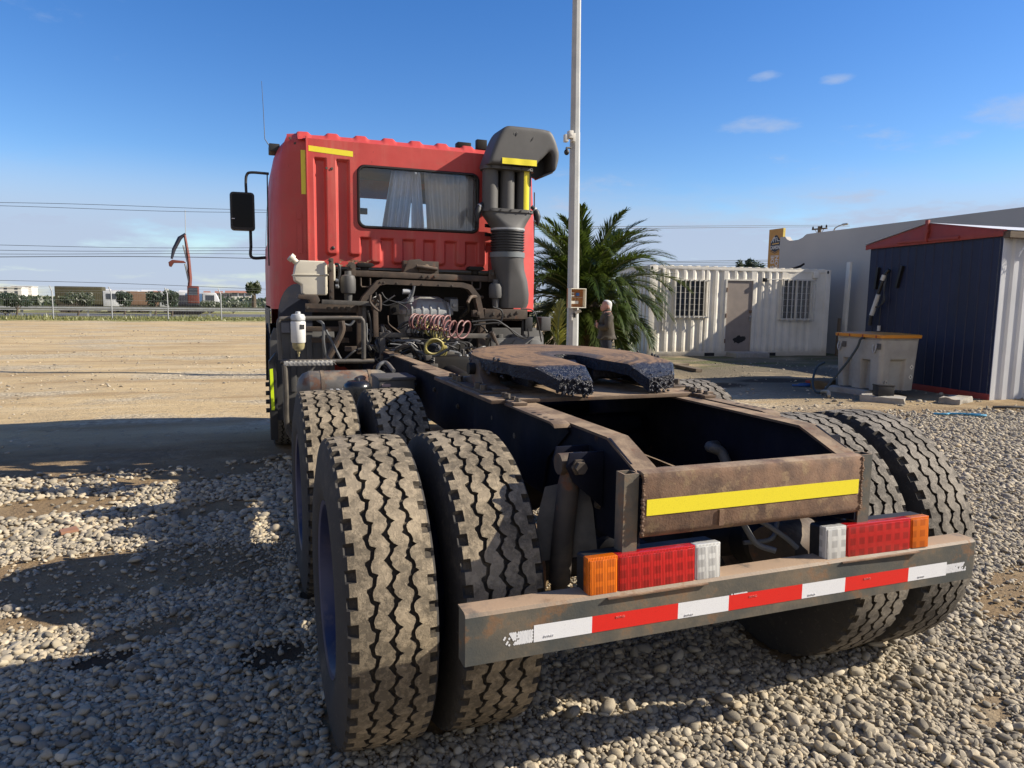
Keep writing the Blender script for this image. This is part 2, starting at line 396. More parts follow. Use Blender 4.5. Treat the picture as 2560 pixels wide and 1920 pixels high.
m_tread_tan = rubber('tread_rubber_caked_with_dust', (0.37, 0.30, 0.205), 0.78)
m_tread_grey = rubber('tread_rubber_grey_dust', (0.30, 0.265, 0.215), 0.80)
m_rubber = rubber('tyre_groove_rubber', (0.19, 0.15, 0.10), 0.42, (0.016, 0.016, 0.017))
m_sidewall = rubber('tyre_sidewall_rubber', (0.20, 0.17, 0.13), 0.22, (0.024, 0.024, 0.026))

# ------------------------------------------------------------------ ground
def ground_mat():
    m, n, l, b = nmat('yard_dirt'); t = NT(m)
    p = t.coord()
    sx = n.new('ShaderNodeSeparateXYZ'); l.new(p, sx.inputs[0]); X, Y = sx.outputs[0], sx.outputs[1]
    base = t.mix(t.step(t.noise(0.55, 6, 0.6), 0.35, 0.65), (0.50, 0.375, 0.205), (0.42, 0.315, 0.18))
    # wheel tracks and drag marks across the yard
    streak = t.noise(0.8, 7, 0.65, stretch=(0.25, 1.7, 1))
    base = t.mix(t.math('MULTIPLY', t.step(streak, 0.50, 0.62), 0.75), base, (0.31, 0.215, 0.11))
    base = t.mix(t.math('MULTIPLY', t.step(streak, 0.46, 0.34), 0.55), base, (0.56, 0.45, 0.28))
    # compacted grey gravel patches
    grav = t.math('MULTIPLY', t.step(t.noise(0.42, 5, 0.6, stretch=(0.6, 1.3, 1)), 0.50, 0.60), 0.75)
    v = n.new('ShaderNodeTexVoronoi'); v.inputs['Scale'].default_value = 17; l.new(p, v.inputs['Vector'])
    vs_ = n.new('ShaderNodeSeparateColor'); l.new(v.outputs['Color'], vs_.inputs[0])
    peb = t.mix(vs_.outputs[0], (0.25, 0.21, 0.15), (0.56, 0.48, 0.34))
    speck = t.math('MAXIMUM', grav, t.math('MULTIPLY', t.step(t.noise(7, 6, 0.7), 0.56, 0.62), 0.55))
    base = t.mix(speck, base, peb)
    # damp, oily ground round the shed and the container
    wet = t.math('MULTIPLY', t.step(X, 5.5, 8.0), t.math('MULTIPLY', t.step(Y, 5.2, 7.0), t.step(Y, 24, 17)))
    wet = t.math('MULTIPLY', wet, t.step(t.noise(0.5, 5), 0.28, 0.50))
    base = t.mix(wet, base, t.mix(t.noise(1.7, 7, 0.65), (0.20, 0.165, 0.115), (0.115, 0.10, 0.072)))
    moss = t.math('MULTIPLY', wet, t.math('MULTIPLY', t.step(Y, 10.5, 12.8), t.step(t.noise(1.1, 6, 0.7, stretch=(0.5, 2, 1)), 0.45, 0.58)))
    base = t.mix(t.math('MULTIPLY', moss, 0.8), base, (0.085, 0.105, 0.03))
    # fallow grass along and beyond the fence
    gr = t.math('MULTIPLY', t.step(t.math('ADD', Y, t.math('MULTIPLY', t.noise(0.35, 5), 5.0)), 47.5, 50.5), 0.9)
    base = t.mix(gr, base, t.mix(t.step(t.noise(0.22, 7, 0.7, stretch=(0.5, 1, 1)), 0.35, 0.65), (0.16, 0.19, 0.055), (0.30, 0.26, 0.13)))
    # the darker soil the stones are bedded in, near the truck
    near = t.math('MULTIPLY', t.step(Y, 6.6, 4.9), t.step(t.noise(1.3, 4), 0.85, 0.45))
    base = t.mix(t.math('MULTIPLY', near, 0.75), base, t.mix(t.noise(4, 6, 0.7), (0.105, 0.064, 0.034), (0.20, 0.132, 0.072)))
    fine = t.noise(55, 6, 0.75)
    base = t.mix(t.math('MULTIPLY', t.step(fine, 0.45, 0.7), 0.30), base, (0.16, 0.125, 0.085))
    # oil drips
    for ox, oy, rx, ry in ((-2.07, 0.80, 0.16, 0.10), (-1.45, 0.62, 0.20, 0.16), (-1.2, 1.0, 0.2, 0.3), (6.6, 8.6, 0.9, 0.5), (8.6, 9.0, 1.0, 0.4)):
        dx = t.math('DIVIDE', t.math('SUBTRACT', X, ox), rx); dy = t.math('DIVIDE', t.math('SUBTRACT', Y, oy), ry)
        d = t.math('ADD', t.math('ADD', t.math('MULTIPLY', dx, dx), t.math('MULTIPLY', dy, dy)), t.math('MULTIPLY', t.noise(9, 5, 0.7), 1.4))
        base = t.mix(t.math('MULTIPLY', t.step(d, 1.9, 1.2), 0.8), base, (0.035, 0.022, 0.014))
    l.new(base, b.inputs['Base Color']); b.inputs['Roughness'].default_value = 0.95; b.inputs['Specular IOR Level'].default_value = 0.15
    h = t.math('ADD', t.math('MULTIPLY', t.noise(3.0, 8, 0.65), 1.0), t.math('ADD', t.math('MULTIPLY', t.noise(38, 6, 0.7), 0.55), t.math('MULTIPLY', t.math('MULTIPLY', v.outputs['Distance'], speck), -0.9)))
    l.new(t.bump(h, 0.9, 0.035), b.inputs['Normal'])
    return m
m_ground = ground_mat()

def gz(x, y):
    """height of the yard: almost level, a little uneven away from the wheels"""
    k = min(1.0, max(0.0, (math.hypot(x*0.8, y-2.0) - 2.2)/4.0))
    return k*(0.035*mnoise.noise((x*0.45, y*0.45, 0)) + 0.012*mnoise.noise((x*1.7, y*1.7, 3))) - 0.004*(1-k)
xs = sorted(set([-2400, -900, -400, -200, -120, -80, -55, -40, -30, -24, 2400, 900, 400, 200, 120, 80, 60, 45, 36, 30] + [round(-20+i*0.35, 3) for i in range(130)]))
ys = sorted(set([-60, -30, -15, -9, 1900, 1200, 700, 420, 260, 180, 130, 100, 85, 75, 66] + [round(-6+i*0.35, 3) for i in range(85)] + [24.5+i*1.0 for i in range(38)]))
g = G(); g.sheet([[(x, y, gz(x, y) if (-20 < x < 26 and y < 60) else 0.0) for x in xs] for y in ys])
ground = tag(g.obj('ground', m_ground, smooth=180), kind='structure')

# ------------------------------------------------------------------ gravel
def stone_mat():
    m, n, l, b = nmat('river_gravel'); t = NT(m)
    r = t.rand()
    cr = n.new('ShaderNodeValToRGB'); l.new(r, cr.inputs[0]); e = cr.color_ramp.elements
    e[0].position = 0; e[0].color = (0.13, 0.12, 0.10, 1); e[1].position = 1; e[1].color = (0.58, 0.51, 0.38, 1)
    for pos, c in ((0.2, (0.27, 0.24, 0.185)), (0.45, (0.42, 0.365, 0.265)), (0.6, (0.29, 0.26, 0.21)), (0.75, (0.50, 0.41, 0.27)), (0.85, (0.37, 0.325, 0.25))):
        q = e.new(pos); q.color = rgb(c)
    f = t.noise(28, 7, 0.65)
    col = t.mix(t.math('MULTIPLY', t.step(f, 0.38, 0.72), 0.5), cr.outputs[0], (0.23, 0.175, 0.11))
    col = t.mix(t.math('MULTIPLY', t.step(t.noise(90, 4), 0.55, 0.7), 0.22), col, (0.46, 0.42, 0.36))
    l.new(col, b.inputs['Base Color']); b.inputs['Roughness'].default_value = 0.88; b.inputs['Specular IOR Level'].default_value = 0.25
    l.new(t.bump(t.noise(120, 5, 0.65), 0.35, 0.003), b.inputs['Normal'])
    return m
m_stone = stone_mat()
pebbles = bpy.data.collections.new('pebble_shapes')
for i in range(12):
    bm = bmesh.new(); bmesh.ops.create_icosphere(bm, subdivisions=2, radius=0.5)
    off = Vector((i*7.3, i*3.1, i)); ang = i % 2 == 1
    planes = [Vector((random.gauss(0, 1), random.gauss(0, 1), random.gauss(0, 1))).normalized() for _ in range(9)]
    for v in bm.verts:
        d = v.co.normalized(); k = 1 + 0.30*mnoise.noise(d*0.9+off) + 0.12*mnoise.noise(d*2.2+off)
        p = d*0.5*k
        for pl in planes[:(9 if ang else 3)]:
            lim = 0.36 if ang else 0.43
            e = p.dot(pl) - lim
            if e > 0: p = p - pl*e*(0.85 if ang else 0.7)
        v.co = p
    me = bpy.data.meshes.new('pebble'); bm.to_mesh(me); bm.free(); me.materials.append(m_stone); me.shade_smooth()
    if ang: me.set_sharp_from_angle(angle=R(32))
    pebbles.objects.link(bpy.data.objects.new('pebble', me))

rng = np.random.default_rng(11)
def fbm(x, y, s, seed):
    out = np.zeros_like(x); a = 1.0
    for o in range(4):
        r2 = np.random.default_rng(seed+o); acc = np.zeros_like(x)
        for _ in range(7):
            an = r2.uniform(0, 6.283); ph = r2.uniform(0, 6.283); k = s*(2**o)*r2.uniform(0.7, 1.4)
            acc += np.sin((x*np.cos(an)+y*np.sin(an))*k+ph)
        out += a*acc/7; a *= 0.55
    return out
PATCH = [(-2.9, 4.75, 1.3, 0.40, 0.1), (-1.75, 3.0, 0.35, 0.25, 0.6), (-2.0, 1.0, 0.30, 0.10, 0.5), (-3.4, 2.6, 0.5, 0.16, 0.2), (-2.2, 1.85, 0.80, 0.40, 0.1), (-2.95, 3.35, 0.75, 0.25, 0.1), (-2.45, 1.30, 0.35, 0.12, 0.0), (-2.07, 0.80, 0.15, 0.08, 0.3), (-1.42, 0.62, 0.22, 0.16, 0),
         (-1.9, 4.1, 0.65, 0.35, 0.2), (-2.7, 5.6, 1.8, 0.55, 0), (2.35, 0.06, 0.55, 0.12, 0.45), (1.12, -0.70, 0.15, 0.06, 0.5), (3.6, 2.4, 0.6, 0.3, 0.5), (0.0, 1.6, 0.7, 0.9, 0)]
def gravel_density(x, y):
    nz = fbm(x, y, 2.2, 5)
    # how far the stones reach: to about y = 5 beside the cab, a little less out by the shed
    lim = 5.3 + 0.55*fbm(x, y, 0.9, 21) - 0.05*np.abs(x-4)
    d = np.clip((lim - y)/0.9, 0, 1)
    for cx, cy, rx, ry, a in PATCH:
        u = ((x-cx)*np.cos(a)+(y-cy)*np.sin(a))/rx; v = (-(x-cx)*np.sin(a)+(y-cy)*np.cos(a))/ry
        q = u*u+v*v+0.9*nz
        d = np.minimum(d, np.clip((q-0.45)/0.9, 0.07, 1))
    return np.clip(d*(1.0+0.10*nz), 0.0, 1)
def jitter(x0, x1, y0, y1, c):
    gx, gy = np.meshgrid(np.arange(x0, x1, c), np.arange(y0, y1, c*0.87))
    gx = gx + (np.arange(gx.shape[0]) % 2)[:, None]*c*0.5
    gx = gx.ravel() + rng.uniform(-0.42, 0.42, gx.size)*c; gy = gy.ravel() + rng.uniform(-0.42, 0.42, gy.size)*c
    return gx, gy
pts = []; scl = []
def lay(x0, x1, y0, y1, c, mean, zf, keep=None, dmul=1.0):
    x, y = jitter(x0, x1, y0, y1, c)
    d = gravel_density(x, y)*dmul
    k = rng.uniform(0, 1, x.size) < d
    if keep is not None: k &= keep(x, y)
    x, y, d = x[k], y[k], d[k]
    s = mean*np.exp(rng.normal(0, 0.30, x.size)); s = np.clip(s, mean*0.45, mean*2.1)
    sv = np.stack([s*rng.uniform(1.0, 1.55, x.size), s*rng.uniform(0.8, 1.1, x.size), s*rng.uniform(0.5, 0.8, x.size)], 1)
    z = np.array([gz(a, b) for a, b in zip(x, y)]) + sv[:, 2]*zf*rng.uniform(0.3, 1.0, x.size)
    pts.append(np.stack([x, y, z], 1)); scl.append(sv)
inv = lambda x, y: (x > -3.4-0.30*(y+2)) & (x < 3.6+0.95*(y+2.0))          # a generous margin round what can be seen
lay(-4.0, 4.4, -1.5, 2.6, 0.0200, 0.0185, 0.45, inv)
lay(-4.0, 4.4, -1.5, 2.6, 0.036, 0.0235, 0.85, inv)
lay(-4.0, 4.4, -1.5, 2.6, 0.15, 0.034, 0.8, inv)
lay(-3.6, 3.6, -1.4, 2.4, 0.0185, 0.0105, 0.9, inv, 1.2)
lay(-5.4, 12.2, 2.6, 6.4, 0.036, 0.033, 0.5, inv)
lay(4.4, 12.2, -1.0, 2.6, 0.036, 0.033, 0.5, inv)
x = rng.uniform(-14, 14, 4500); y = 5.5 + 28*rng.uniform(0, 1, 4500)**1.8                   # loose stones on the bare dirt beyond
k = (fbm(x, y, 0.5, 77) > -0.05) & ~((x > 9.2) & (y > 13.5)); x, y = x[k], y[k]
s = 0.032*np.exp(rng.normal(0, 0.35, x.size)); pts.append(np.stack([x, y, np.array([gz(a, b) for a, b in zip(x, y)])+s*0.12], 1)); scl.append(np.stack([s*1.3, s, s*0.6], 1))
P_ = np.concatenate(pts); S_ = np.concatenate(scl); N_ = len(P_)
# nothing pokes through the tyres' footprints
foot = np.ones(N_, bool)
for fx in (-1.105, -0.77, 0.77, 1.105):
    for fy in (0.0, 1.304): foot &= ~((np.abs(P_[:, 0]-fx) < 0.15) & (np.abs(P_[:, 1]-fy) < 0.16))
P_, S_ = P_[foot], S_[foot]; N_ = len(P_)
Rv = np.stack([rng.normal(0, 0.28, N_), rng.normal(0, 0.28, N_), rng.uniform(0, 6.283, N_)], 1)
gm = bpy.data.meshes.new('gravel'); gm.vertices.add(N_); gm.vertices.foreach_set('co', P_.ravel())
for nm, arr in (('rot', Rv), ('scl', S_)):
    a = gm.attributes.new(nm, 'FLOAT_VECTOR', 'POINT'); a.data.foreach_set('vector', arr.ravel())
a = gm.attributes.new('pick', 'INT', 'POINT'); a.data.foreach_set('value', rng.integers(0, 12, N_).astype(np.int32))
gm.update()
gravel = tag(link('gravel', gm), 'grey and tan river gravel strewn round the truck', 'gravel', kind='stuff')
ng = bpy.data.node_groups.new('scatter_stones', 'GeometryNodeTree')
ng.interface.new_socket('Geometry', in_out='INPUT', socket_type='NodeSocketGeometry'); ng.interface.new_socket('Geometry', in_out='OUTPUT', socket_type='NodeSocketGeometry')
gi, go = ng.nodes.new('NodeGroupInput'), ng.nodes.new('NodeGroupOutput')
ci = ng.nodes.new('GeometryNodeCollectionInfo'); ci.inputs['Collection'].default_value = pebbles
ci.inputs['Separate Children'].default_value = True; ci.inputs['Reset Children'].default_value = True
ip = ng.nodes.new('GeometryNodeInstanceOnPoints'); ip.inputs['Pick Instance'].default_value = True
def nattr(nm, dt):
    q = ng.nodes.new('GeometryNodeInputNamedAttribute'); q.data_type = dt; q.inputs['Name'].default_value = nm; return q.outputs['Attribute']
ng.links.new(gi.outputs[0], ip.inputs['Points']); ng.links.new(ci.outputs[0], ip.inputs['Instance'])
ng.links.new(nattr('pick', 'INT'), ip.inputs['Instance Index']); ng.links.new(nattr('rot', 'FLOAT_VECTOR'), ip.inputs['Rotation']); ng.links.new(nattr('scl', 'FLOAT_VECTOR'), ip.inputs['Scale'])
ng.links.new(ip.outputs[0], go.inputs[0])
gravel.modifiers.new('scatter', 'NODES').node_group = ng
print('gravel stones', N_)

# ------------------------------------------------------------------ the truck: chassis
truck = thing('tractor_truck', 'red cab-over tractor truck with bare rear chassis and dual tyres, parked on gravel', 'truck')
RW = 0.522                                       # tyre radius

def tyre_mesh(name, tread_mat):
    """four ribs, three zig-zag grooves, notched shoulders"""
    NP, ST = 43, 10; n = NP*ST; tw = 0.245; hw = tw/2
    def zig(t):
        t = t % 1.0
        if t < 0.30: return -1+0.5*t/0.30
        if t < 0.50: return -0.5+1.5*(t-0.30)/0.20
        if t < 0.80: return 1-0.5*(t-0.50)/0.30
        return 0.5-1.5*(t-0.80)/0.20
    gw, gd, amp = 0.0048, 0.014, 0.0082
    centres = (-0.058, 0.0, 0.058)
    crown = lambda x: RW - 0.007*(x/hw)**2
    side = [(0.131, RW-0.018), (0.139, RW-0.06), (0.147, RW-0.11), (0.149, RW-0.15), (0.143, RW-0.19), (0.132, RW-0.222), (0.129, RW-0.226), (0.126, RW-0.238)]
    g = G(); rows = []; flags = None
    for i in range(n):
        th = 2*math.pi*i/n; ph = i/ST
        notch = (i % ST) in (2, 3, 4, 5)
        prof = []
        for x, r in side[::-1]: prof.append((-x, r, 's'))
        def edge(sg, nt):
            a = (sg*hw, crown(hw) - (0.016 if nt else 0.0), 'n' if nt else 't')
            b = (sg*(hw-0.019), crown(hw-0.019) - (0.011 if nt else 0.0), 'n' if nt else 't')
            c = (sg*(hw-0.0215), crown(hw-0.0215), 't')
            return [a, b, c] if sg < 0 else [c, b, a]
        prof += edge(-1, notch)
        for j, cx in enumerate(centres):
            z = zig(ph + j*0.18)*amp; w = gw + (0.0032 if (i % ST) in (0, 4) else 0.0)
            wl_ = w + (0.0085 if (i % ST) == 9 else 0.0); wr_ = w + (0.0085 if (i % ST) == 4 else 0.0)
            for dx, dd in ((-wl_-0.0012, 0), (-wl_, gd), (wr_, gd), (wr_+0.0012, 0)):
                xx = cx + z + dx; prof.append((xx, crown(xx)-dd, 'g' if dd else 't'))
        prof += edge(1, (i % ST) in (7, 8, 9))
        for x, r in side: prof.append((x, r, 's'))
        rows.append([(x, r*math.cos(th), r*math.sin(th)) for x, r, _ in prof])
        if flags is None: flags = []
        flags.append([q for _, _, q in prof])
    m = len(rows[0])
    g.v = [p for r in rows for p in r]
    for i in range(n):
        j = (i+1) % n
        for k in range(m-1):
            g.f.append((i*m+k, j*m+k, j*m+k+1, i*m+k+1))
            fl = (flags[i][k], flags[i][k+1], flags[j][k], flags[j][k+1])
            g.mi.append(2 if 's' in fl else (0 if all(q == 't' for q in fl) else 1))
    return g.mesh(name, [tread_mat, m_rubber, m_sidewall], smooth=28)
def rim_mesh(flip):
    g = G(); s = -1 if flip else 1
    prof = [(-0.125, 0.292), (-0.135, 0.300), (-0.13, 0.285), (-0.10, 0.27), (0.02, 0.262), (0.10, 0.27), (0.13, 0.285), (0.135, 0.300), (0.125, 0.292)]
    g._lathe([(a*s, r) for a, r in prof], Vector((0, 0, 0)), Vector((1, 0, 0)), 40)
    disc = [(0.09, 0.262), (0.085, 0.235), (0.115, 0.19), (0.12, 0.15), (0.12, 0.12)]
    g._lathe([(a*s, r) for a, r in disc], Vector((0, 0, 0)), Vector((1, 0, 0)), 40)
    return g.mesh('rim', m_rim, smooth=40)
def hub_mesh(flip):
    g = G(); s = -1 if flip else 1
    g._lathe([(0.12*s, 0.122), (0.06*s, 0.115), (0.03*s, 0.10), (-0.09*s, 0.088), (-0.10*s, 0.08), (-0.10*s, 0.001)], Vector((0, 0, 0)), Vector((1, 0, 0)), 24)
    for k in range(10):
        a = 2*math.pi*k/10; g.bolt((0.12*s, 0.165*math.cos(a), 0.165*math.sin(a)), (-s, 0, 0), 0.016, 0.035)
    return g.mesh('hub', m_black_steel, smooth=40)
tyre_tan, tyre_grey = tyre_mesh('tyre', m_tread_tan), tyre_mesh('tyre', m_tread_grey)
rim_o, rim_i, hub_o, hub_i = rim_mesh(False), rim_mesh(True), hub_mesh(False), hub_mesh(True)
def wheel(x, y, tyre, outward_left, hub, spin, label=None):
    w = link('wheel', None, truck, (x, y, RW)); w.empty_display_size = 0.1
    if label: w['label'] = label
    t = link('tyre', tyre, w, rot=(spin, 0, 0)); link('rim', rim_o if outward_left else rim_i, w)
    if hub: link('hub', hub_o if x < 0 else hub_i, w)
    return w
XO, XI = 1.107, 0.769
for k, (yy, sp) in enumerate(((0.0, 0.03), (1.304, 0.5))):
    wheel(-XO, yy, tyre_tan, True, True, sp, 'left outer tyre caked with tan dust')
    wheel(-XI, yy, tyre_tan, False, False, sp+0.6)
    wheel(XI, yy, tyre_grey, True, False, sp+1.1)
    wheel(XO, yy, tyre_grey, False, True, sp+0.2)
for s in (-1, 1):                                   # steered front wheels
    wheel(s*1.10, 5.25, tyre_grey, s < 0, True, 0.3)

# ladder frame: two C rails
def rail_poly():
    return [(5.9, 1.09), (-0.46, 1.09), (-0.475, 1.088), (-0.655, 1.018), (-0.665, 1.0), (-0.665, 0.80), (-0.5, 0.775), (5.9, 0.775)]
for s in (-1, 1):
    g = G()
    g.prism(rail_poly(), 0, s*0.420, s*0.412)
    o = g.obj('chassis_rail', m_frame, truck)
    f = G()
    top = [(5.9, 1.091), (-0.462, 1.091), (-0.662, 1.016)]
    L = [(s*0.4215, y, z) for y, z in top]; Rr = [(s*0.345, y, z) for y, z in top]
    L2 = [(s*0.4215, y, z-0.009) for y, z in top]; R2 = [(s*0.345, y, z-0.009) for y, z in top]
    f.sheet([L, Rr]); f.sheet([R2, L2]); f.sheet([Rr, R2]); f.sheet([L2, L])
    f.obj('top_flange', m_frame_top, o, smooth=30)
    b = G(); b.box((min(s*0.412, s*0.345), -0.6, 0.775), (max(s*0.412, s*0.345), 5.9, 0.784)); b.obj('bottom_flange', m_frame, o)
    for k, (yb, zb, rb) in enumerate(((-0.36, 0.93, 0.02), (-0.20, 0.96, 0.012), (0.33, 0.95, 0.013), (0.62, 0.98, 0.011), (-0.42, 0.86, 0.012), (1.2, 0.95, 0.012), (1.7, 0.98, 0.012), (2.2, 0.95, 0.012))):
        q = G().bolt((s*0.4205, yb, zb), (s, 0, 0), rb, 0.012); q.obj('bolt', m_bolt, o)
    # flat mounting strip with a row of holes, on the rail's outer edge
    st = G()
    st.prism([(0.30, 1.096), (-0.17, 1.096), (-0.20, 1.09), (-0.21, 1.078), (-0.20, 1.08), (-0.17, 1.087), (0.30, 1.087)], 0, s*0.425, s*0.49)
    so_ = st.obj('mounting_strip', m_frame_top, truck, bevel=0.002)
    for k in range(4): G().cyl((s*0.468, 0.03-k*0.055, 1.0955), (s*0.468, 0.03-k*0.055, 1.0965), 0.010, n=10).obj('bolt_hole', m_black_steel, so_)
    g2 = G(); g2.prism([(0.9, 0.785), (0.9, 1.086), (-0.16, 1.086), (-0.20, 1.06), (-0.02, 0.93), (0.02, 0.80)], 0, s*0.4225, s*0.4305)
    g2.obj('fifth_wheel_side_angle', m_frame, truck, bevel=0.001)
    p = G(); p.box((min(s*0.425, s*0.485), 0.20, 1.097), (max(s*0.425, s*0.485), 0.33, 1.109)); pp = p.obj('clamp_pad', m_frame_top, truck, bevel=0.002)
    for k in range(2): G().bolt((s*0.455, 0.235+0.05*k, 1.109), (0, 0, 1), 0.011, 0.016).obj('bolt', m_bolt, pp)

# rear cross member with its yellow stripe
cm = G()
cm.prism([(-0.680, 0.838), (-0.683, 0.85), (-0.684, 1.005), (-0.678, 1.022), (-0.66, 1.026), (-0.625, 1.024), (-0.625, 1.016), (-0.66, 1.016), (-0.672, 1.004), (-0.672, 0.85), (-0.66, 0.836), (-0.63, 0.836), (-0.63, 0.828), (-0.668, 0.828)], 0, -0.415, 0.415)
cmo = cm.obj('rear_cross_member', m_rust, truck, bevel=0.0015)
t = G(); t.box((-0.405, -0.6856, 0.898), (0.40, -0.6843, 0.946)); t.obj('reflective_tape', m_tape_y, cmo)
for x in (-0.415, 0.415):
    w = G()
    for k in range(26):
        z = 0.84 + 0.007*k; w.ball((x+random.uniform(-.003, .003), -0.682, z), random.uniform(0.004, 0.007), 6, 4)
    w.obj('weld_bead', m_rust, cmo)
tab = G(); tab.box((-0.152, -0.690, 0.845), (-0.135, -0.6845, 0.894)); tab.obj('drain_tab', m_rust, cmo)
for s in (-1, 1):                                   # square stub posts either side
    p = G(); x0, x1 = sorted((s*0.424, s*0.472)); th = 0.004
    p.box((x0, -0.668, 0.62), (x1, -0.664, 1.022)); p.box((x0, -0.624, 0.62), (x1, -0.620, 1.022))
    p.box((x0, -0.664, 0.62), (x0+th, -0.624, 1.022)); p.box((x1-th, -0.664, 0.62), (x1, -0.624, 1.022))
    p.obj('bumper_stub_post', m_bumper, truck)
# inner cross members, axles, springs
for y in (0.75, 1.35, 2.3, 3.2):
    c = G(); c.cyl((-0.41, y, 0.90), (0.41, y, 0.90), 0.055, n=14); c.obj('cross_member', m_frame, truck)
for y in (0.0, 1.304):
    a = G(); a.cyl((-0.72, y, RW), (0.72, y, RW), 0.075, n=16)
    a.lathe([(-0.24, 0.05), (-0.2, 0.12), (-0.1, 0.20), (0.0, 0.22), (0.1, 0.19), (0.2, 0.11), (0.22, 0.06)], (0.0, y+0.02, RW), (0, 1, 0.08), 20)
    a.obj('drive_axle', m_black_steel, truck)
    for s in (-1, 1):
        d = G(); d._lathe([(0, 0.19), (0.16*s, 0.19), (0.16*s, 0.06)], Vector((s*0.50, y, RW)), Vector((1, 0, 0)), 24); d.obj('brake_drum', m_rust, truck)
        bc = G(); bc.lathe([(0.0, 0.05), (0.02, 0.085), (0.06, 0.088), (0.1, 0.085), (0.13, 0.05), (0.16, 0.03)], (s*0.30, y-0.26, 0.60), (0, -1, 0.35), 18); bc.obj('brake_chamber', m_black_steel, truck)
for s in (-1, 1):
    for k in range(8):
        L = 0.80 - 0.075*k; z0 = 0.70 - 0.021*k; lf = G()
        rows = []
        for j in range(13):
            u = -1 + 2*j/12; y = 0.652 + L*u; zz = z0 + 0.10*(1-u*u)*0.6 - 0.04
            rows.append([(s*0.47, y, zz), (s*0.555, y, zz), (s*0.555, y, zz-0.016), (s*0.47, y, zz-0.016)])
        lf.loft(rows); lf.obj('leaf_spring', m_frame_top, truck, smooth=30)
# shock absorber with its bracket on the left rail
for s in (-1, 1):
    sh = G()
    sh.tube([(s*0.515, -0.40, 0.985), (s*0.52, -0.40, 0.93), (s*0.53, -0.39, 0.78), (s*0.54, -0.385, 0.60)], [0.028, 0.036, 0.036, 0.036], 16)
    sh.tube([(s*0.54, -0.385, 0.60), (s*0.545, -0.38, 0.40)], 0.027, 14)
    sho = sh.obj('shock_absorber', M('shock_body', (0.05, 0.042, 0.035), (0.03, 0.026, 0.024), 8, 0.7, rust=(RUST, 0.55, 9), dust=(DUST, 0.4)) if s < 0 else m_brown_steel, truck)
    e = G(); e.cyl((s*0.475, -0.40, 1.0), (s*0.56, -0.40, 1.0), 0.034, n=18); e.obj('upper_eye', m_brown_steel, sho)
    b = G(); b.bolt((s*0.515, -0.434, 1.0), (0, -1, 0), 0.02, 0.02)
    br = G(); br.prism([(s*0.425, 1.045), (s*0.545, 1.045), (s*0.555, 1.0), (s*0.53, 0.95), (s*0.425, 0.86)], 1, -0.455, -0.445)
    G().prism([(s*0.425, 1.045), (s*0.545, 1.045), (s*0.555, 1.0), (s*0.53, 0.95), (s*0.425, 0.90)], 1, -0.352, -0.343).obj('shock_bracket', m_frame, truck, bevel=0.003)
    bo = br.obj('shock_bracket', m_frame, truck, bevel=0.003)
    G().bolt((s*0.515, -0.456, 1.0), (0, -1, 0), 0.020, 0.026).obj('bolt', m_bolt, bo)
# air bag-like brake chamber and mud flap bracket behind the left shock
fl = G(); fl.sheet([[(-0.56, -0.30, 0.90), (-0.43, -0.34, 0.93)], [(-0.60, -0.33, 0.80), (-0.43, -0.40, 0.84)], [(-0.60, -0.34, 0.66), (-0.43, -0.44, 0.70)]])
fl.obj('splash_plate', m_grey_steel, truck)

# rear bumper beam: a channel with its ends cut square
bp = G()
sec = [(-0.700, 0.540), (-0.700, 0.675), (-0.694, 0.684), (-0.686, 0.687), (-0.630, 0.687), (-0.630, 0.681), (-0.688, 0.681), (-0.694, 0.672), (-0.694, 0.546), (-0.640, 0.546), (-0.640, 0.537), (-0.69, 0.536)]
bp.prism(sec, 0, -0.957, 0.957)
bpo = bp.obj('rear_bumper', m_bumper, truck, smooth=30)
bpo['label'] = 'worn steel rear bumper with red and white tape'
for s in (-1, 1): endc = G(); endc.box((min(s*0.957, s*0.953), -0.694, 0.546), (max(s*0.957, s*0.953), -0.64, 0.681)); endc.obj('end_cap', m_bumper, bpo)
zt, zb = 0.627, 0.574
seg = [(-0.760, -0.581, m_tape_w), (-0.581, -0.294, m_tape_r), (-0.294, -0.111, m_tape_w), (-0.111, 0.175, m_tape_r), (0.175, 0.355, m_tape_w), (0.355, 0.639, m_tape_r), (0.639, 0.822, m_tape_w)]
for a, b, mm in seg:
    q = G(); dz = -0.010*(a+0.76)/1.6; dz2 = -0.010*(b+0.76)/1.6
    q.add([(a, -0.7012, zb+dz+0.004), (b, -0.7012, zb+dz2+0.004), (b, -0.7012, zt+dz2), (a, -0.7012, zt+dz)], [(0, 1, 2, 3)])
    q.add([(a, -0.7004, zb+dz+0.004), (b, -0.7004, zb+dz2+0.004), (b, -0.7004, zt+dz2), (a, -0.7004, zt+dz)], [(3, 2, 1, 0)])
    q.obj('reflective_tape', mm, bpo, smooth=0)
# flaking ends of the tape: many small lozenges, thinning outwards
def flakes(x0, x1, dense_right, zlo, zhi, seed):
    rr = random.Random(seed); q = G(); c = 0.005
    nx = int((x1-x0)/c); nz = int((zhi-zlo)/(c*0.9))
    for i in range(nx):
        for j in range(nz):
            u = (i+0.5)/nx; u = u if dense_right else 1-u
            x = x0+(i+0.5*(j % 2))*c; z = zlo+j*c*0.9
            nn = mnoise.noise((x*55+seed, z*60, seed))+0.6*mnoise.noise((x*140, z*150, seed))
            if nn*1.1 + (u-0.36)*2.4 > 0.0: yf_ = -0.7006-0.0006*rr.random(); q.add([(x-c*.75, yf_, z), (x, yf_, z-c*.85), (x+c*.75, yf_, z), (x, yf_, z+c*.85)], [(0, 1, 2, 3)])
    return q
flakes(-0.862, -0.758, True, 0.582, 0.618, 3).obj('flaked_tape', m_tape_flake, bpo, smooth=0)
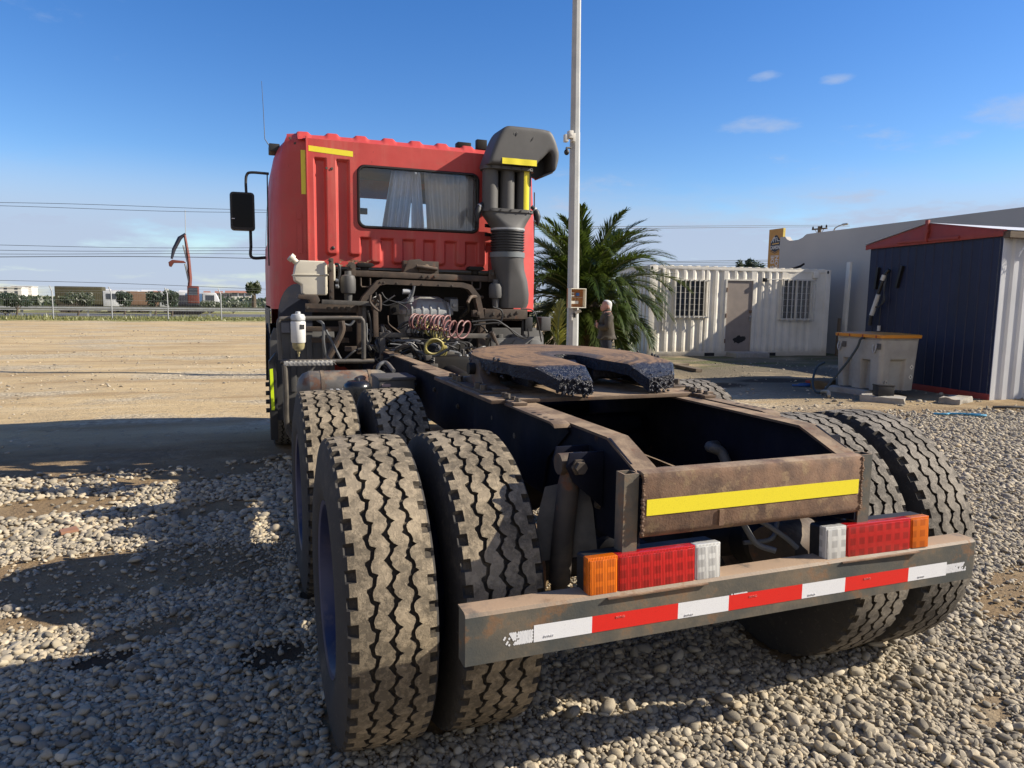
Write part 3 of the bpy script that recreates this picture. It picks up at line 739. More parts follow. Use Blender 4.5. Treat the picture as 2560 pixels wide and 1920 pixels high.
flakes(0.823, 0.945, False, 0.577, 0.612, 8).obj('flaked_tape', m_tape_flake, bpo, smooth=0)
flakes(-0.14, -0.04, True, 0.6235, 0.630, 5).obj('flaked_tape', m_tape_flake, bpo, smooth=0)

# tail lights
for cx, order, lab in ((-0.365, (m_lens_a, m_lens_r, m_lens_w), 'left tail light, amber red and clear'), (0.505, (m_lens_w, m_lens_r, m_lens_a), 'right tail light, clear red and amber')):
    h = link('tail_light', None, truck, (cx, -0.662, 0.7325), (R(-3), 0, R(-1.2) if cx > 0 else 0)); h['label'] = lab; h.empty_display_size = .05
    hb = G(); hb.prism(rrect(0, 0, 0.452, 0.114, 0.009), 1, 0.004, 0.046); hb.obj('housing', m_black_plastic, h)
    xs_ = (-0.2265, -0.130, 0.134, 0.2265) if cx < 0 else (-0.2265, -0.140, 0.142, 0.2265)
    for k in range(3):
        a, b = xs_[k], xs_[k+1]; pol = []
        nm = {id(m_lens_a): 'amber_lens', id(m_lens_r): 'red_lens', id(m_lens_w): 'clear_lens'}[id(order[k])]
        q = G(); q.box((a+0.0004, -0.026, -0.0575), (b-0.0004, 0.004, 0.0575)); lo_ = q.obj(nm, order[k], h, bevel=0.0035, seg=3); q = G(); q.box((a+0.006, -0.030, -0.050), (b-0.006, -0.0255, 0.050)); q.obj('lens_face', order[k], lo_, bevel=0.003, seg=2)
    br = G(); br.box((-0.17, 0.006, -0.0625), (0.17, 0.05, -0.0585)); br.box((-0.17, -0.045, -0.0625), (0.17, 0.006, -0.0588)); br.obj('bracket', m_rust, h)
# cables and hose hanging between the lamps
for pts_, r in (([(-0.1, -0.45, 0.86), (-0.02, -0.5, 0.83), (0.05, -0.53, 0.80), (0.10, -0.56, 0.72), (0.15, -0.6, 0.70)], 0.010), ([(-0.12, -0.4, 0.80), (0.0, -0.5, 0.79), (0.14, -0.5, 0.78), (0.22, -0.55, 0.73), (0.26, -0.58, 0.69)], 0.009), ([(-0.35, -0.5, 0.79), (-0.2, -0.5, 0.80), (-0.05, -0.5, 0.79), (0.08, -0.48, 0.80)], 0.007), ([(0.1, -0.5, 0.70), (0.2, -0.52, 0.71), (0.24, -0.5, 0.76)], 0.008)):
    G().tube(spline(pts_), r, 8).obj('cable', m_hose_grey, truck)
ex = G(); ex.lathe([(0, 0.085), (0.05, 0.09), (0.22, 0.09), (0.26, 0.06)], (0.22, -0.50, 0.66), (0.9, 0.4, 0.0), 20); ex.obj('brake_chamber', m_brown_steel, truck)
hp = G().tube(spline([(0.573, 0.185, 0.880), (0.33, 0.02, 0.92), (0.36, -0.02, 0.9), (0.37, -0.06, 0.82), (0.34, -0.08, 0.74)]), 0.022, 12); hp.obj('hose_elbow', m_hose_grey, truck)
dp = G(); dp.lathe([(0, 0.05), (0.02, 0.075), (0.06, 0.078), (0.09, 0.055), (0.18, 0.045)], (-0.14, -0.30, 0.86), (0.6, -0.1, 0.0), 16)
dp.obj('axle_torque_rod', m_brown_steel, truck)

# fifth wheel
fw = link('fifth_wheel', None, truck, (0, 0.78, 1.0)); fw['label'] = 'greasy horseshoe-shaped fifth wheel coupling plate'
ROT = R(2.5)                                        # tipped slightly back
def contour(pts_, n):
    """n points evenly along a polyline"""
    P = [Vector((x, y, 0)) for x, y in pts_]; d = [0.0]
    for p, q in zip(P[:-1], P[1:]): d.append(d[-1]+(q-p).length)
    out = []
    for k in range(n):
        t_ = d[-1]*k/(n-1); i = max(j for j in range(len(d)-1) if d[j] <= t_+1e-9); u = (t_-d[i])/max(1e-9, d[i+1]-d[i]); p = P[i].lerp(P[i+1], min(1, u)); out.append((p.x, p.y))
    return out
def plate_z(x, y):
    return 0.258 - (0.45*max(0, -0.37-y) if y < -0.37 else 0.0)
def plate_mesh():
    """horseshoe seen from above: round front, two horns at the back, a V-shaped mouth and round throat between them"""
    n = 120
    right = [(0.305, -0.47), (0.375, -0.37), (0.42, -0.26)]
    arc = [(0.463*math.cos(R(a)), 0.50*math.sin(R(a))) for a in range(-24, 205, 4)]
    outer = contour(right + arc + [(-x, y) for x, y in right[::-1]], n)
    rin = [(0.150, -0.49), (0.115, -0.36), (0.085, -0.17), (0.075, -0.06)]
    thr = [(0.072*math.cos(R(a)), -0.03+0.072*math.sin(R(a))) for a in range(0, 181, 12)]
    inner = contour(rin + thr + [(-x, y) for x, y in rin[::-1]], n)
    m_ = 14; g = G(); top = []; bot = []
    for k in range(n):
        r1 = []; r2 = []
        for j in range(m_):
            u = j/(m_-1); x = inner[k][0]*(1-u)+outer[k][0]*u; y = inner[k][1]*(1-u)+outer[k][1]*u
            z = plate_z(x, y)+0.002*mnoise.noise((x*8, y*8, 5)); e = min(u, 1-u)*(m_-1)
            r1.append((x, y, z-(0.007 if e < 0.5 else 0.0))); r2.append((x, y, z-0.058-0.012*mnoise.noise((x*9, y*9, 0))))
        top.append(r1); bot.append(r2)
    g.sheet(top); g.sheet([r[::-1] for r in bot])
    wall = lambda j: [[top[k][j], tuple(Vector(top[k][j]).lerp(Vector(bot[k][j]), 0.5)+Vector((random.uniform(-.003, .003), random.uniform(-.003, .003), 0))), bot[k][j]] for k in range(n)]
    g.sheet(wall(m_-1)); g.sheet(wall(0)); g.sheet([top[0], bot[0]]); g.sheet([top[-1], bot[-1]])
    me = bpy.data.meshes.new('top_plate'); me.from_pydata(g.v, [], g.f)
    bm = bmesh.new(); bm.from_mesh(me); bmesh.ops.remove_doubles(bm, verts=bm.verts, dist=0.0004); bmesh.ops.recalc_face_normals(bm, faces=bm.faces); bm.to_mesh(me); bm.free()
    me.shade_smooth(); me.set_sharp_from_angle(angle=R(45)); return me
def plate_mat():
    m, n, l, b = nmat('greased_coupling_plate'); t = NT(m)
    p = t.coord(); sx = n.new('ShaderNodeSeparateXYZ'); l.new(p, sx.inputs[0])
    wv = n.new('ShaderNodeVectorMath'); wv.operation = 'LENGTH'
    cb = n.new('ShaderNodeCombineXYZ'); l.new(sx.outputs[0], cb.inputs[0]); l.new(t.math('ADD', sx.outputs[1], 0.04), cb.inputs[1]); l.new(cb.outputs[0], wv.inputs[0])
    r_ = wv.outputs['Value']
    rr2 = t.math('ADD', r_, t.math('MULTIPLY', t.noise(5, 6, 0.65), 0.14))
    rings = t.noise(1.0, 3, 0.6)
    wn_ = n.new('ShaderNodeTexNoise'); wn_.noise_dimensions = '1D'; l.new(t.math('MULTIPLY', rr2, 34), wn_.inputs['W']); wn_.inputs['Scale'].default_value = 1; wn_.inputs['Detail'].default_value = 4
    top = t.mix(t.math('MULTIPLY', t.step(wn_.outputs['Fac'], 0.40, 0.62), t.step(t.noise(3.5, 5, 0.6), 0.32, 0.62)), (0.21, 0.125, 0.062), (0.055, 0.034, 0.022))
    top = t.mix(t.math('MULTIPLY', t.step(t.noise(7, 9, 0.75), 0.50, 0.66), 0.7), top, (0.045, 0.034, 0.028))
    dark = t.step(t.math('ADD', rr2, t.math('MULTIPLY', t.noise(7, 6), 0.08)), 0.285, 0.23)
    top = t.mix(t.math('MULTIPLY', dark, 0.85), top, (0.03, 0.028, 0.034))
    isup = t.math('MULTIPLY', t.step(t.up(), 0.80, 0.95), t.step(t.math('ADD', sx.outputs[1], t.math('MULTIPLY', t.noise(14, 6, 0.7), 0.06)), -0.36, -0.33))
    col = t.mix(isup, t.mix(t.noise(6, 5), (0.005, 0.005, 0.009), (0.010, 0.011, 0.022)), top)
    l.new(col, b.inputs['Base Color'])
    rg = t.math('ADD', 0.30, t.math('MULTIPLY', isup, 0.42)); l.new(rg, b.inputs['Roughness'])
    h = t.math('ADD', t.math('MULTIPLY', t.noise(42, 7, 0.7), 1.0), t.math('MULTIPLY', t.noise(14, 5), 0.8))
    bp_ = n.new('ShaderNodeBump'); bp_.inputs['Distance'].default_value = 0.02; l.new(h, bp_.inputs['Height'])
    l.new(t.math('SUBTRACT', 0.95, t.math('MULTIPLY', isup, 0.75)), bp_.inputs['Strength']); l.new(bp_.outputs[0], b.inputs['Normal'])
    return m
pm = plate_mesh(); pm.materials.append(plate_mat())
YAW = R(6)
link('top_plate', pm, fw, (0, 0, 0), (ROT, 0, YAW))
# grease lumps round the rim
gl_ = G()
for k in range(170):
    a = R(random.uniform(150, 390)); rr_ = 0.460+random.uniform(-.006, .004)
    x, y = rr_*math.cos(a), 0.50/0.463*rr_*math.sin(a)
    if y < -0.25: continue
    gl_.ball((x, y, 0.24+random.uniform(-0.06, 0.02)), random.uniform(0.004, 0.010), 7, 5, (1, 1, random.uniform(0.6, 1.6)))
for sx_ in (-1, 1):
    for k in range(130):
        u_ = random.random(); x = sx_*(0.155+0.15*u_); y = -0.49+0.02*u_+random.uniform(-0.006, 0.03)
        gl_.ball((x, y, plate_z(x, y)-random.uniform(0.0, 0.07)), random.uniform(0.004, 0.009), 7, 5, (1, 1, random.uniform(0.6, 1.5)))
go_ = gl_.obj('grease', m_grease, fw); go_.rotation_euler = (ROT, 0, YAW); go_['kind'] = 'stuff'
# ribs under the plate, pivot brackets, base plate
rb = G()
for x in (-0.30, -0.13, 0.13, 0.30): rb.box((x-0.012, -0.30 if abs(x) > 0.2 else -0.1, 0.135), (x+0.012, 0.38, 0.20))
rb.box((-0.4, -0.02, 0.13), (0.4, 0.02, 0.2)); rb.box((-0.33, 0.30, 0.14), (0.33, 0.325, 0.2))
rb.obj('under_rib', m_grease, fw, bevel=0.004)
for s in (-1, 1):
    b = G()
    prof = [(-0.26, 0.122), (-0.26, 0.138), (-0.13, 0.145), (-0.075, 0.185), (-0.05, 0.235), (-0.02, 0.25), (0.03, 0.25), (0.065, 0.225), (0.085, 0.16), (0.20, 0.142), (0.22, 0.138), (0.22, 0.122)]
    b.prism([(y-0.02, z-0.008) for y, z in prof], 0, s*0.385, s*0.47)
    bo = b.obj('pivot_bracket', m_brown_steel, fw, bevel=0.006)
    G().cyl((s*0.35, -0.01, 0.195), (s*0.50, -0.01, 0.195), 0.028, n=16).obj('pivot_pin', m_black_steel, fw)
    for y in (-0.24, -0.16, 0.13, 0.21): G().bolt((s*0.50, y, 0.1095), (0, 0, 1), 0.017, 0.036).obj('bolt', m_bolt, fw)
    ft = G(); ft.box((min(s*0.34, s*0.52), -0.30, 0.1095), (max(s*0.34, s*0.52), 0.25, 0.119)); ft.obj('bracket_foot', m_brown_steel, fw, bevel=0.002)
base = G(); base.box((-0.545, -0.48, 0.0925), (0.545, 0.46, 0.1090)); base.obj('base_plate', m_frame_top, fw, bevel=0.003)
for s in (-1, 1):
    for y in (-0.44, -0.40, 0.35, 0.42): G().bolt((s*0.46, y, 0.109), (0, 0, 1), 0.013, 0.02).obj('bolt', m_bolt, fw)
lk = G(); lk.lathe([(0, 0.03), (0.05, 0.06), (0.12, 0.06), (0.14, 0.03)], (-0.07, -0.02, 0.17), (1, 0, 0), 14); lk.bar((0.1, -0.12, 0.17), (0.5, -0.14, 0.165), 0.02, 0.03); lk.obj('locking_jaw', m_grease, fw)

# ------------------------------------------------------------------ the truck: cab
cab = link('cab', None, truck, (0, 0, 0)); cab['label'] = 'faded red cab with ribbed back panel and wide rear window'
YB = 4.0
# pressed back panel
def sd_box(x, z, x0, x1, z0, z1, r):
    qx = np.abs(x-(x0+x1)/2)-(x1-x0)/2+r; qz = np.abs(z-(z0+z1)/2)-(z1-z0)/2+r
    return np.sqrt(np.maximum(qx, 0)**2+np.maximum(qz, 0)**2)+np.minimum(np.maximum(qx, qz), 0)-r
def panel_y(x, z):
    sd = np.minimum(sd_box(x, z, -2, -0.885, 1.0, 4, 0.02), sd_box(x, z, -2, 2, 2.70, 4, 0.03))
    sd = np.minimum(sd, sd_box(x, z, -0.800, -0.702, 1.90, 2.8, 0.03))
    sd = np.minimum(sd, sd_box(x, z, -0.607, 2, 2.05, 2.8, 0.03))
    for a, b, zb_ in ((-0.607, -0.505, 1.90), (-0.420, -0.325, 1.84), (-0.220, -0.128, 1.84), (-0.022, 0.064, 1.84), (0.165, 0.262, 1.84), (0.368, 0.462, 1.84), (0.572, 0.655, 1.84), (0.77, 0.95, 1.84)):
        sd = np.minimum(sd, sd_box(x, z, a, b, zb_, 2.2, 0.028))
    t_ = np.clip((0.011-sd)/0.022, 0, 1); s_ = t_*t_*(3-2*t_)
    # soft swage line round the window
    return YB - 0.034*s_ + 0.008
NX, NZ = 280, 156; xg = np.linspace(-0.95, 0.95, NX); zg = np.linspace(1.80, 2.862, NZ)
XX, ZZ = np.meshgrid(xg, zg); YY = panel_y(XX, ZZ)
WX, WZ, WW, WH = 0.026, 2.408, 1.118, 0.545
hole = sd_box(XX, ZZ, WX-WW/2, WX+WW/2, WZ-WH/2, WZ+WH/2, 0.07) < -0.012
idx = -np.ones(XX.shape, int); vs_ = []; fs_ = []
for j in range(NZ):
    for i in range(NX):
        if not hole[j, i]: idx[j, i] = len(vs_); vs_.append((XX[j, i], YY[j, i], ZZ[j, i]))
for j in range(NZ-1):
    for i in range(NX-1):
        q = (idx[j, i], idx[j, i+1], idx[j+1, i+1], idx[j+1, i])
        if min(q) >= 0: fs_.append(q)
pn = G(); pn.add(vs_, fs_); pn.obj('back_panel', m_red, cab, smooth=180)
# rim flange along the panel's left and right seams
for s in (-1, 1):
    f = G(); f.box((s*0.953-0.006, 3.955, 1.82), (s*0.953+0.006, 4.0, 2.875)); f.obj('panel_seam', m_red, cab, bevel=0.002)
# shell
def ring(z):
    hw = np.interp(z, [0.95, 1.85, 2.3, 2.6, 2.76, 2.86, 2.905, 2.925], [1.262, 1.262, 1.25, 1.228, 1.20, 1.14, 1.08, 1.02])
    yr = np.interp(z, [0.95, 2.80, 2.86, 2.905, 2.925], [4.0, 4.0, 4.01, 4.05, 4.10])
    yf = np.interp(z, [0.95, 1.9, 2.0, 2.70, 2.86, 2.905, 2.925], [6.16, 6.14, 6.12, 5.88, 5.72, 5.62, 5.54])
    c = np.interp(z, [2.6, 2.8, 2.9], [0.0, 0.02, 0.06])
    half = [(-0.95, yr), (-1.0, yr+0.006), (-1.08+c, yr+0.03), (-1.16+c, yr+0.085), (-hw+0.035, yr+0.17), (-hw+0.006, yr+0.26), (-hw, yr+0.36), (-hw, 4.6), (-hw, 5.0), (-hw, 5.4), (-hw, yf-0.5), (-hw+0.01, yf-0.25), (-hw+0.05, yf-0.1), (-hw+0.16, yf-0.02), (-hw+0.4, yf), (-0.4, yf), (0, yf)]
    return [(x, y, z) for x, y in half] + [(-x, y, z) for x, y in half[-2::-1]]
levels = [1.42, 1.62, 1.80, 1.95, 2.03, 2.2, 2.4, 2.55, 2.66, 2.74, 2.80, 2.84, 2.87, 2.895, 2.912, 2.925]
sh = G(); rings_ = [ring(z) for z in levels]; n = len(rings_[0])
sh.v = [p for r in rings_ for p in r]
for i in range(len(levels)-1):
    for k in range(n-1):
        zc_ = (levels[i]+levels[i+1])/2; mid = (rings_[i][k][1]+rings_[i][k+1][1])/2
        front = 13 <= k <= n-15; 
        side_win = (8 <= k <= 10 or n-12 <= k <= n-10)
        if front and 2.03 < zc_ < 2.66: continue        # windscreen opening
        if side_win and 2.03 < zc_ < 2.55: continue     # door windows
        sh.f.append((i*n+k, i*n+k+1, (i+1)*n+k+1, (i+1)*n+k)); sh.mi.append(0)
sh.obj('shell', m_red, cab, smooth=50)
ws = G()
for i in range(len(levels)-1):
    if 2.03 <= levels[i] < 2.66: ws.sheet([[Vector(rings_[i][k])*0.998 for k in range(13, n-13)], [Vector(rings_[i+1][k])*0.998 for k in range(13, n-13)]])
ws.obj('windscreen', m_glass, cab, smooth=60)
for a, b in ((8, 12), (n-12, n-8)):
    dw = G(); dw.sheet([[Vector((rings_[i][k][0]*0.994, rings_[i][k][1], rings_[i][k][2])) for k in range(a, b)] for i in range(len(levels)) if 2.03 <= levels[i] <= 2.56]); dw.obj('door_window', m_glass, cab)
# roof with its raised ribs
xr_ = np.linspace(-1.02, 1.02, 205); ribs = [-0.97+0.2455*k for k in range(9)]
yprof = [(3.985, 2.862), (3.995, 2.872), (4.03, 2.885), (4.055, 2.905), (4.085, 2.921), (4.12, 2.928), (4.5, 2.935), (5.0, 2.935), (5.4, 2.93), (5.55, 2.922)]
rows = []
for y, z in yprof:
    amp = 0.024*min(1, max(0, (y-4.02)/0.06))*min(1, max(0, (5.5-y)/0.2))
    row = []
    for x in xr_:
        d = min(abs(x-r_) for r_ in ribs); t_ = min(1, max(0, (0.070-d)/0.035)); row.append((x, y, z+amp*t_*t_*(3-2*t_) - 0.012*(abs(x)/1.02)**4))
    rows.append(row)
rf = G(); rf.sheet(rows); rf.obj('ribbed_roof', m_red, cab, smooth=60)
lin = G(); lin.box((-1.0, 4.1, 2.80), (1.0, 5.5, 2.83)); lin.obj('roof_lining', m_interior, cab)
fl_ = G(); fl_.box((-0.94, 4.02, 1.78), (0.94, 6.0, 1.84)); fl_.box((-1.2, 4.4, 1.775), (1.2, 6.0, 1.835)); fl_.obj('cab_floor', m_interior, cab)
ds = G(); ds.prism([(5.6, 1.84), (5.6, 2.02), (5.75, 2.12), (6.02, 2.06), (6.05, 1.84)], 0, -1.15, 1.15); ds.obj('dashboard', m_interior, cab, bevel=0.02)
for x in (-0.62, 0.62):
    st = G(); st.box((x-0.25, 4.35, 1.84), (x+0.25, 4.9, 2.0)); st.box((x-0.24, 4.3, 1.98), (x+0.24, 4.42, 2.16)); st.obj('seat', m_interior, cab, bevel=0.04)
sw = G(); sw.tube([(-0.62+0.22*math.cos(a), 5.42-0.06*math.sin(a), 2.08+0.19*math.sin(a)) for a in np.linspace(0, 2*math.pi, 25)[:-1]], 0.014, 8, close=True); sw.obj('steering_wheel', m_black_plastic, cab)
im = G(); im.box((-0.34, 5.72, 2.46), (-0.16, 5.74, 2.53)); im.obj('interior_mirror', m_black_plastic, cab, bevel=0.008)
ch = G(); ch.tube([(-0.42, 5.72, 2.55), (-0.42, 5.71, 2.47)], 0.004, 6); ch.ball((-0.42, 5.71, 2.44), 0.02, 8, 6, (1, 0.5, 1.8)); ch.obj('hanging_charm', m_black_plastic, cab)
vis = G(); vis.box((0.1, 5.6, 2.6), (0.7, 5.63, 2.76)); vis.box((-0.9, 5.6, 2.62), (-0.3, 5.63, 2.76)); vis.obj('sun_visor', m_interior, cab, bevel=0.01)
# rear window: rubber seal, pane, curtains
op = rrect(WX, WZ, WW+0.012, WH+0.012, 0.075, 8); ip_ = rrect(WX, WZ, WW-0.05, WH-0.05, 0.055, 8); mp_ = rrect(WX, WZ, WW-0.02, WH-0.02, 0.065, 8)
rw = link('rear_window', None, cab, (0, 0, 0))
se = G(); se.sheet([[(x, 3.980, z) for x, z in op], [(x, 3.957, z) for x, z in mp_], [(x, 3.957, z) for x, z in rrect(WX, WZ, WW-0.035, WH-0.035, 0.06, 8)], [(x, 3.972, z) for x, z in ip_], [(x, 4.01, z) for x, z in ip_]], True)
se.obj('rubber_seal', m_seal, rw, smooth=50)
pg = G(); pg.add([(x, 3.974, z) for x, z in rrect(WX, WZ, WW-0.045, WH-0.045, 0.055, 8)], [tuple(range(36))]); pg.obj('pane', m_glass, rw, smooth=0)
def curtain(x0, x1, xb0, xb1, z0, z1, y, folds, mm, seed):
    rr = random.Random(seed); rows = []; ph = rr.uniform(0, 6)
    for j in range(25):
        v = j/24; z = z1+(z0-z1)*v; row = []
        for i in range(60):
            u = i/59; x = (x0+(xb0-x0)*v)*(1-u)+(x1+(xb1-x1)*v)*u
            amp = 0.012+0.022*v
            row.append((x, y+amp*math.sin(u*folds*6.283+ph+0.7*math.sin(v*3+u*5))+0.01*mnoise.noise((u*3, v*2, seed)), z))
        rows.append(row)
    return G().sheet(rows).obj('curtain', mm, rw, smooth=180)
curtain(-0.20, 0.0, -0.31, -0.06, 2.09, 2.72, 4.07, 4, m_cloth, 1)
curtain(-0.02, 0.05, -0.03, 0.10, 2.09, 2.72, 4.09, 2, m_cloth, 2)
curtain(0.10, 0.40, 0.14, 0.42, 2.05, 2.72, 4.12, 4, m_cloth2, 3)
curtain(0.40, 0.64, 0.36, 0.64, 2.05, 2.72, 4.09, 4, m_cloth2, 4)
rod = G().tube([(-0.58, 4.08, 2.73), (0.65, 4.08, 2.73)], 0.008, 8); rod.obj('curtain_rod', m_grey_steel, rw)
# tape, bolts, rubber plug
tp = G(); tp.add([(-0.936, 3.9725, 2.757), (-0.565, 3.9725, 2.738), (-0.565, 3.9725, 2.790-0.006), (-0.936, 3.9725, 2.803)], [(0, 1, 2, 3)]); tp.obj('reflective_tape', m_tape_y, cab, smooth=0)
tp = G(); tp.sheet([[(-0.998, 4.002, 2.40), (-0.961, 3.9965, 2.40)], [(-0.998, 4.002, 2.765), (-0.961, 3.9965, 2.765)]]); tp.obj('reflective_tape', m_tape_y, cab, smooth=0)
for x, z, y in ((-0.79, 2.625, 3.972), (-0.745, 2.625, 3.972), (-1.08, 2.86, 4.03), (-1.04, 2.82, 4.03)): G().bolt((x, y, z), (0, -1, 0), 0.009, 0.006).obj('screw', m_bolt, cab)
G().ball((-0.745, 3.972, 1.955), 0.016, 10, 6, (1, 0.4, 1)).obj('rubber_plug', m_black_plastic, cab)
# dents and torn edge at the panel's lower left
tr_ = G()
for k in range(34):
    x = -0.70+random.uniform(0, 0.28); z = 1.83+random.uniform(-0.025, 0.03); tr_.add([(x, 3.968-random.uniform(0, .02), z), (x+random.uniform(.02, .05), 3.972, z+random.uniform(-.012, .012)), (x+random.uniform(0, .03), 3.966, z-random.uniform(.008, .024))], [(0, 1, 2)])
tr_.obj('torn_edge', m_rust, cab, smooth=0)
# corner pressings on the left rear corner
for z0, z1 in ((1.90, 2.16), (2.19, 2.26)):
    q = G(); q.sheet([[(-1.04, 4.006, z0), (-1.0, 3.998, z0)], [(-1.04, 4.006, z1), (-1.0, 3.998, z1)]]); q.obj('corner_pressing', m_red, cab)
# lower edge of the shell and the wheel-arch skirts
for s in (-1, 1):
    sk = G()
    rows = []
    for z in (1.40, 1.15, 0.95, 0.7):
        rows.append([(s*(1.262), 4.36, z), (s*1.262, 4.60, z)])
    sk.sheet(rows); sk.sheet([[(s*1.262, 4.36, 1.44), (s*1.262, 6.1, 1.44)], [(s*1.262, 4.36, 1.18), (s*1.262, 6.1, 1.18)]])
    sk.obj('lower_skirt', m_black_plastic, cab)
    dr = G(); dr.tube(spline([(s*1.262, 4.28, 2.6), (s*1.266, 4.28, 2.2), (s*1.266, 4.3, 1.8)]), 0.006, 6); dr.obj('door_gap', m_black_plastic, cab)
    mk = G(); mk.box((s*1.195-0.045, 4.30, 2.79), (s*1.195+0.045, 4.50, 2.86)); mk.obj('marker_lamp', m_black_plastic, cab, bevel=0.008)
bk2 = G(); bk2.box((-0.93, 4.42, 0.95), (0.93, 4.46, 1.775)); bk2.obj('dark_backing_sheet', m_black_steel, truck)  # black sheet added to stand for the shaded interior seen through the arch
fr_ = G(); fr_.box((-1.2, 6.02, 0.5), (1.2, 6.14, 1.95)); fr_.obj('front_panel', m_red, cab, bevel=0.03)
bmp = G(); bmp.box((-1.24, 6.0, 0.32), (1.24, 6.25, 0.62)); bmp.obj('front_bumper', m_black_plastic, truck, bevel=0.04)
rad = G(); rad.box((-0.5, 5.75, 0.75), (0.5, 5.9, 1.7)); rad.obj('radiator', m_black_steel, truck, bevel=0.01)
rb_ = G(); rb_.box((0.42, 4.12, 2.93), (0.55, 4.22, 2.985)); rb_.box((0.60, 4.10, 2.93), (0.70, 4.16, 3.02)); rb_.obj('roof_bracket', m_black_steel, cab, bevel=0.006)
# aerial
G().tube([(-1.10, 5.2, 2.85), (-1.246, 5.200, 3.075), (-1.252, 5.200, 3.339), (-1.262, 5.200, 3.621)], [0.008, 0.004, 0.003, 0.002], 6).obj('aerial', m_black_plastic, cab)

# mirror on its hoop
mi = link('wing_mirror', None, cab, (0, 0, 0)); mi['label'] = 'left wing mirror on a black tube hoop'
mh = G(); rr_ = []
for y, k in ((5.36, 1.0), (5.40, 1.04), (5.47, 0.95), (5.50, 0.7)):
    rr_.append([(x, y-0.06*(x+1.47), z) for x, z in rrect(-1.472, 2.382, 0.226*k, 0.372*k, 0.035)])
mh.loft(rr_); mh.obj('housing', m_black_plastic, mi, smooth=40)
mg = G(); mg.add([(x, 5.3585-0.06*(x+1.47), z) for x, z in rrect(-1.472, 2.388, 0.19, 0.33, 0.025)], [tuple(range(24))]); mg.obj('glass', m_mirror, mi, smooth=0)
G().tube(spline([(-1.43, 5.43, 2.55), (-1.432, 5.44, 2.68), (-1.42, 5.44, 2.755), (-1.375, 5.43, 2.78), (-1.21, 5.40, 2.775)]), 0.014, 10).obj('upper_arm', m_black_plastic, mi)
G().tube(spline([(-1.40, 5.43, 2.20), (-1.40, 5.43, 2.05), (-1.395, 5.43, 1.93), (-1.25, 5.42, 1.93)]), 0.016, 10).obj('lower_arm', m_black_plastic, mi)
wl_ = G(); wl_.box((-1.575, 5.352, 2.30), (-1.545, 5.357, 2.308)); wl_.obj('marking', m_tape_w, mi)

# ------------------------------------------------------------------ air intake stack behind the cab
ai = link('air_intake', None, truck, (0, 0, 0)); ai['label'] = 'grey plastic air intake stack with yellow tape'
def rsec(c, d, w, dep, r=0.45, n=6, yc=3.76):
    """rounded section across direction d (x,z), width w across in the xz plane, depth dep in y"""
    d = Vector((d[0], 0, d[1])).normalized(); a = Vector((d.z, 0, -d.x))
    return [Vector((c[0], yc, c[1])) + a*u + Vector((0, v, 0)) for u, v in rrect(0, 0, w, dep, min(w, dep)*r, n)]
def lp(x, y): return (0.4795+x*0.0006024, 3.1545-y*0.0006024+(x-600)*0.00003)
sil = [(112, 722), (135, 640), (180, 520), (250, 350), (300, 255), (350, 195), (410, 165), (540, 168), (800, 180), (1075, 205), (1130, 255), (1180, 350), (1235, 500), (1245, 570), (1225, 690), (1195, 785), (1150, 815), (1128, 745), (1125, 600), (1095, 500), (1030, 560), (960, 630), (895, 670), (885, 722)]
hd = G(); hd.prism([lp(*p) for p in sil], 1, 3.598, 3.895); ho = hd.obj('hood', m_grey_plastic, ai, smooth=180)
md = ho.modifiers.new('remesh', 'REMESH'); md.mode = 'VOXEL'; md.voxel_size = 0.011; md.use_smooth_shade = True
md = ho.modifiers.new('soften', 'SMOOTH'); md.factor = 0.5; md.iterations = 26
cl_ = G(); cl_.prism([lp(*p) for p in ((880, 690), (1000, 560), (1110, 480), (1140, 600), (1140, 800), (1000, 870), (905, 830))], 1, 3.80, 3.83); cl_.obj('hood_inside', m_black_plastic, ai)
lip = G(); lip.bar((*lp(1000, 868)[:1], 3.75, lp(1000, 868)[1]), (*lp(1170, 798)[:1], 3.75, lp(1170, 798)[1]), 0.20, 0.018); lip.obj('hood_lip', m_grey_plastic, ai, bevel=0.006)
for (x0, y0), (x1, y1) in (((510, 345), (580, 185)), ((735, 420), (860, 255))):                          # pressed grooves
    a_, b_ = lp(x0, y0), lp(x1, y1); mid = ((a_[0]+b_[0])/2, (a_[1]+b_[1])/2)
    G().tube(spline([(a_[0], 3.612, a_[1]), (mid[0], 3.607, mid[1]), (b_[0], 3.622+0.03*(y1 < 200), b_[1])], 4), [0.004]+[0.012]*7+[0.006], 8).obj('groove', m_black_plastic, ai)
    G().tube(spline([(a_[0]-0.020, 3.612, a_[1]), (mid[0]-0.022, 3.605, mid[1]), (b_[0]-0.020, 3.622+0.03*(y1 < 200), b_[1])], 4), [0.004]+[0.008]*7+[0.005], 8).obj('groove_lip', m_grey_plastic, ai)
for x in (0.617, 0.778, 0.94):
    p = G(); p.cyl((x, 3.755, 2.32), (x, 3.755, 2.715), 0.072 if x < 0.7 else 0.068, n=28); p.obj('intake_pipe', m_grey_plastic, ai)
bk = G(); bk.box((0.58, 3.80, 2.32), (0.98, 3.83, 2.71)); bk.obj('back_plate', m_black_plastic, ai)
for z in (2.695, 2.325):
    c = G(); c.loft([rsec((0.778, z+dz), (0, 1), 0.482+w, 0.222+w, 0.42) for dz, w in ((-0.014, 0), (-0.013, 0.012), (0.013, 0.012), (0.014, 0))]); co = c.obj('flange', m_grey_plastic, ai, smooth=40)
    for k in range(5): G().bolt((0.585+k*0.096, 3.640, z), (0, -1, 0), 0.006, 0.006).obj('screw', m_black_plastic, co)
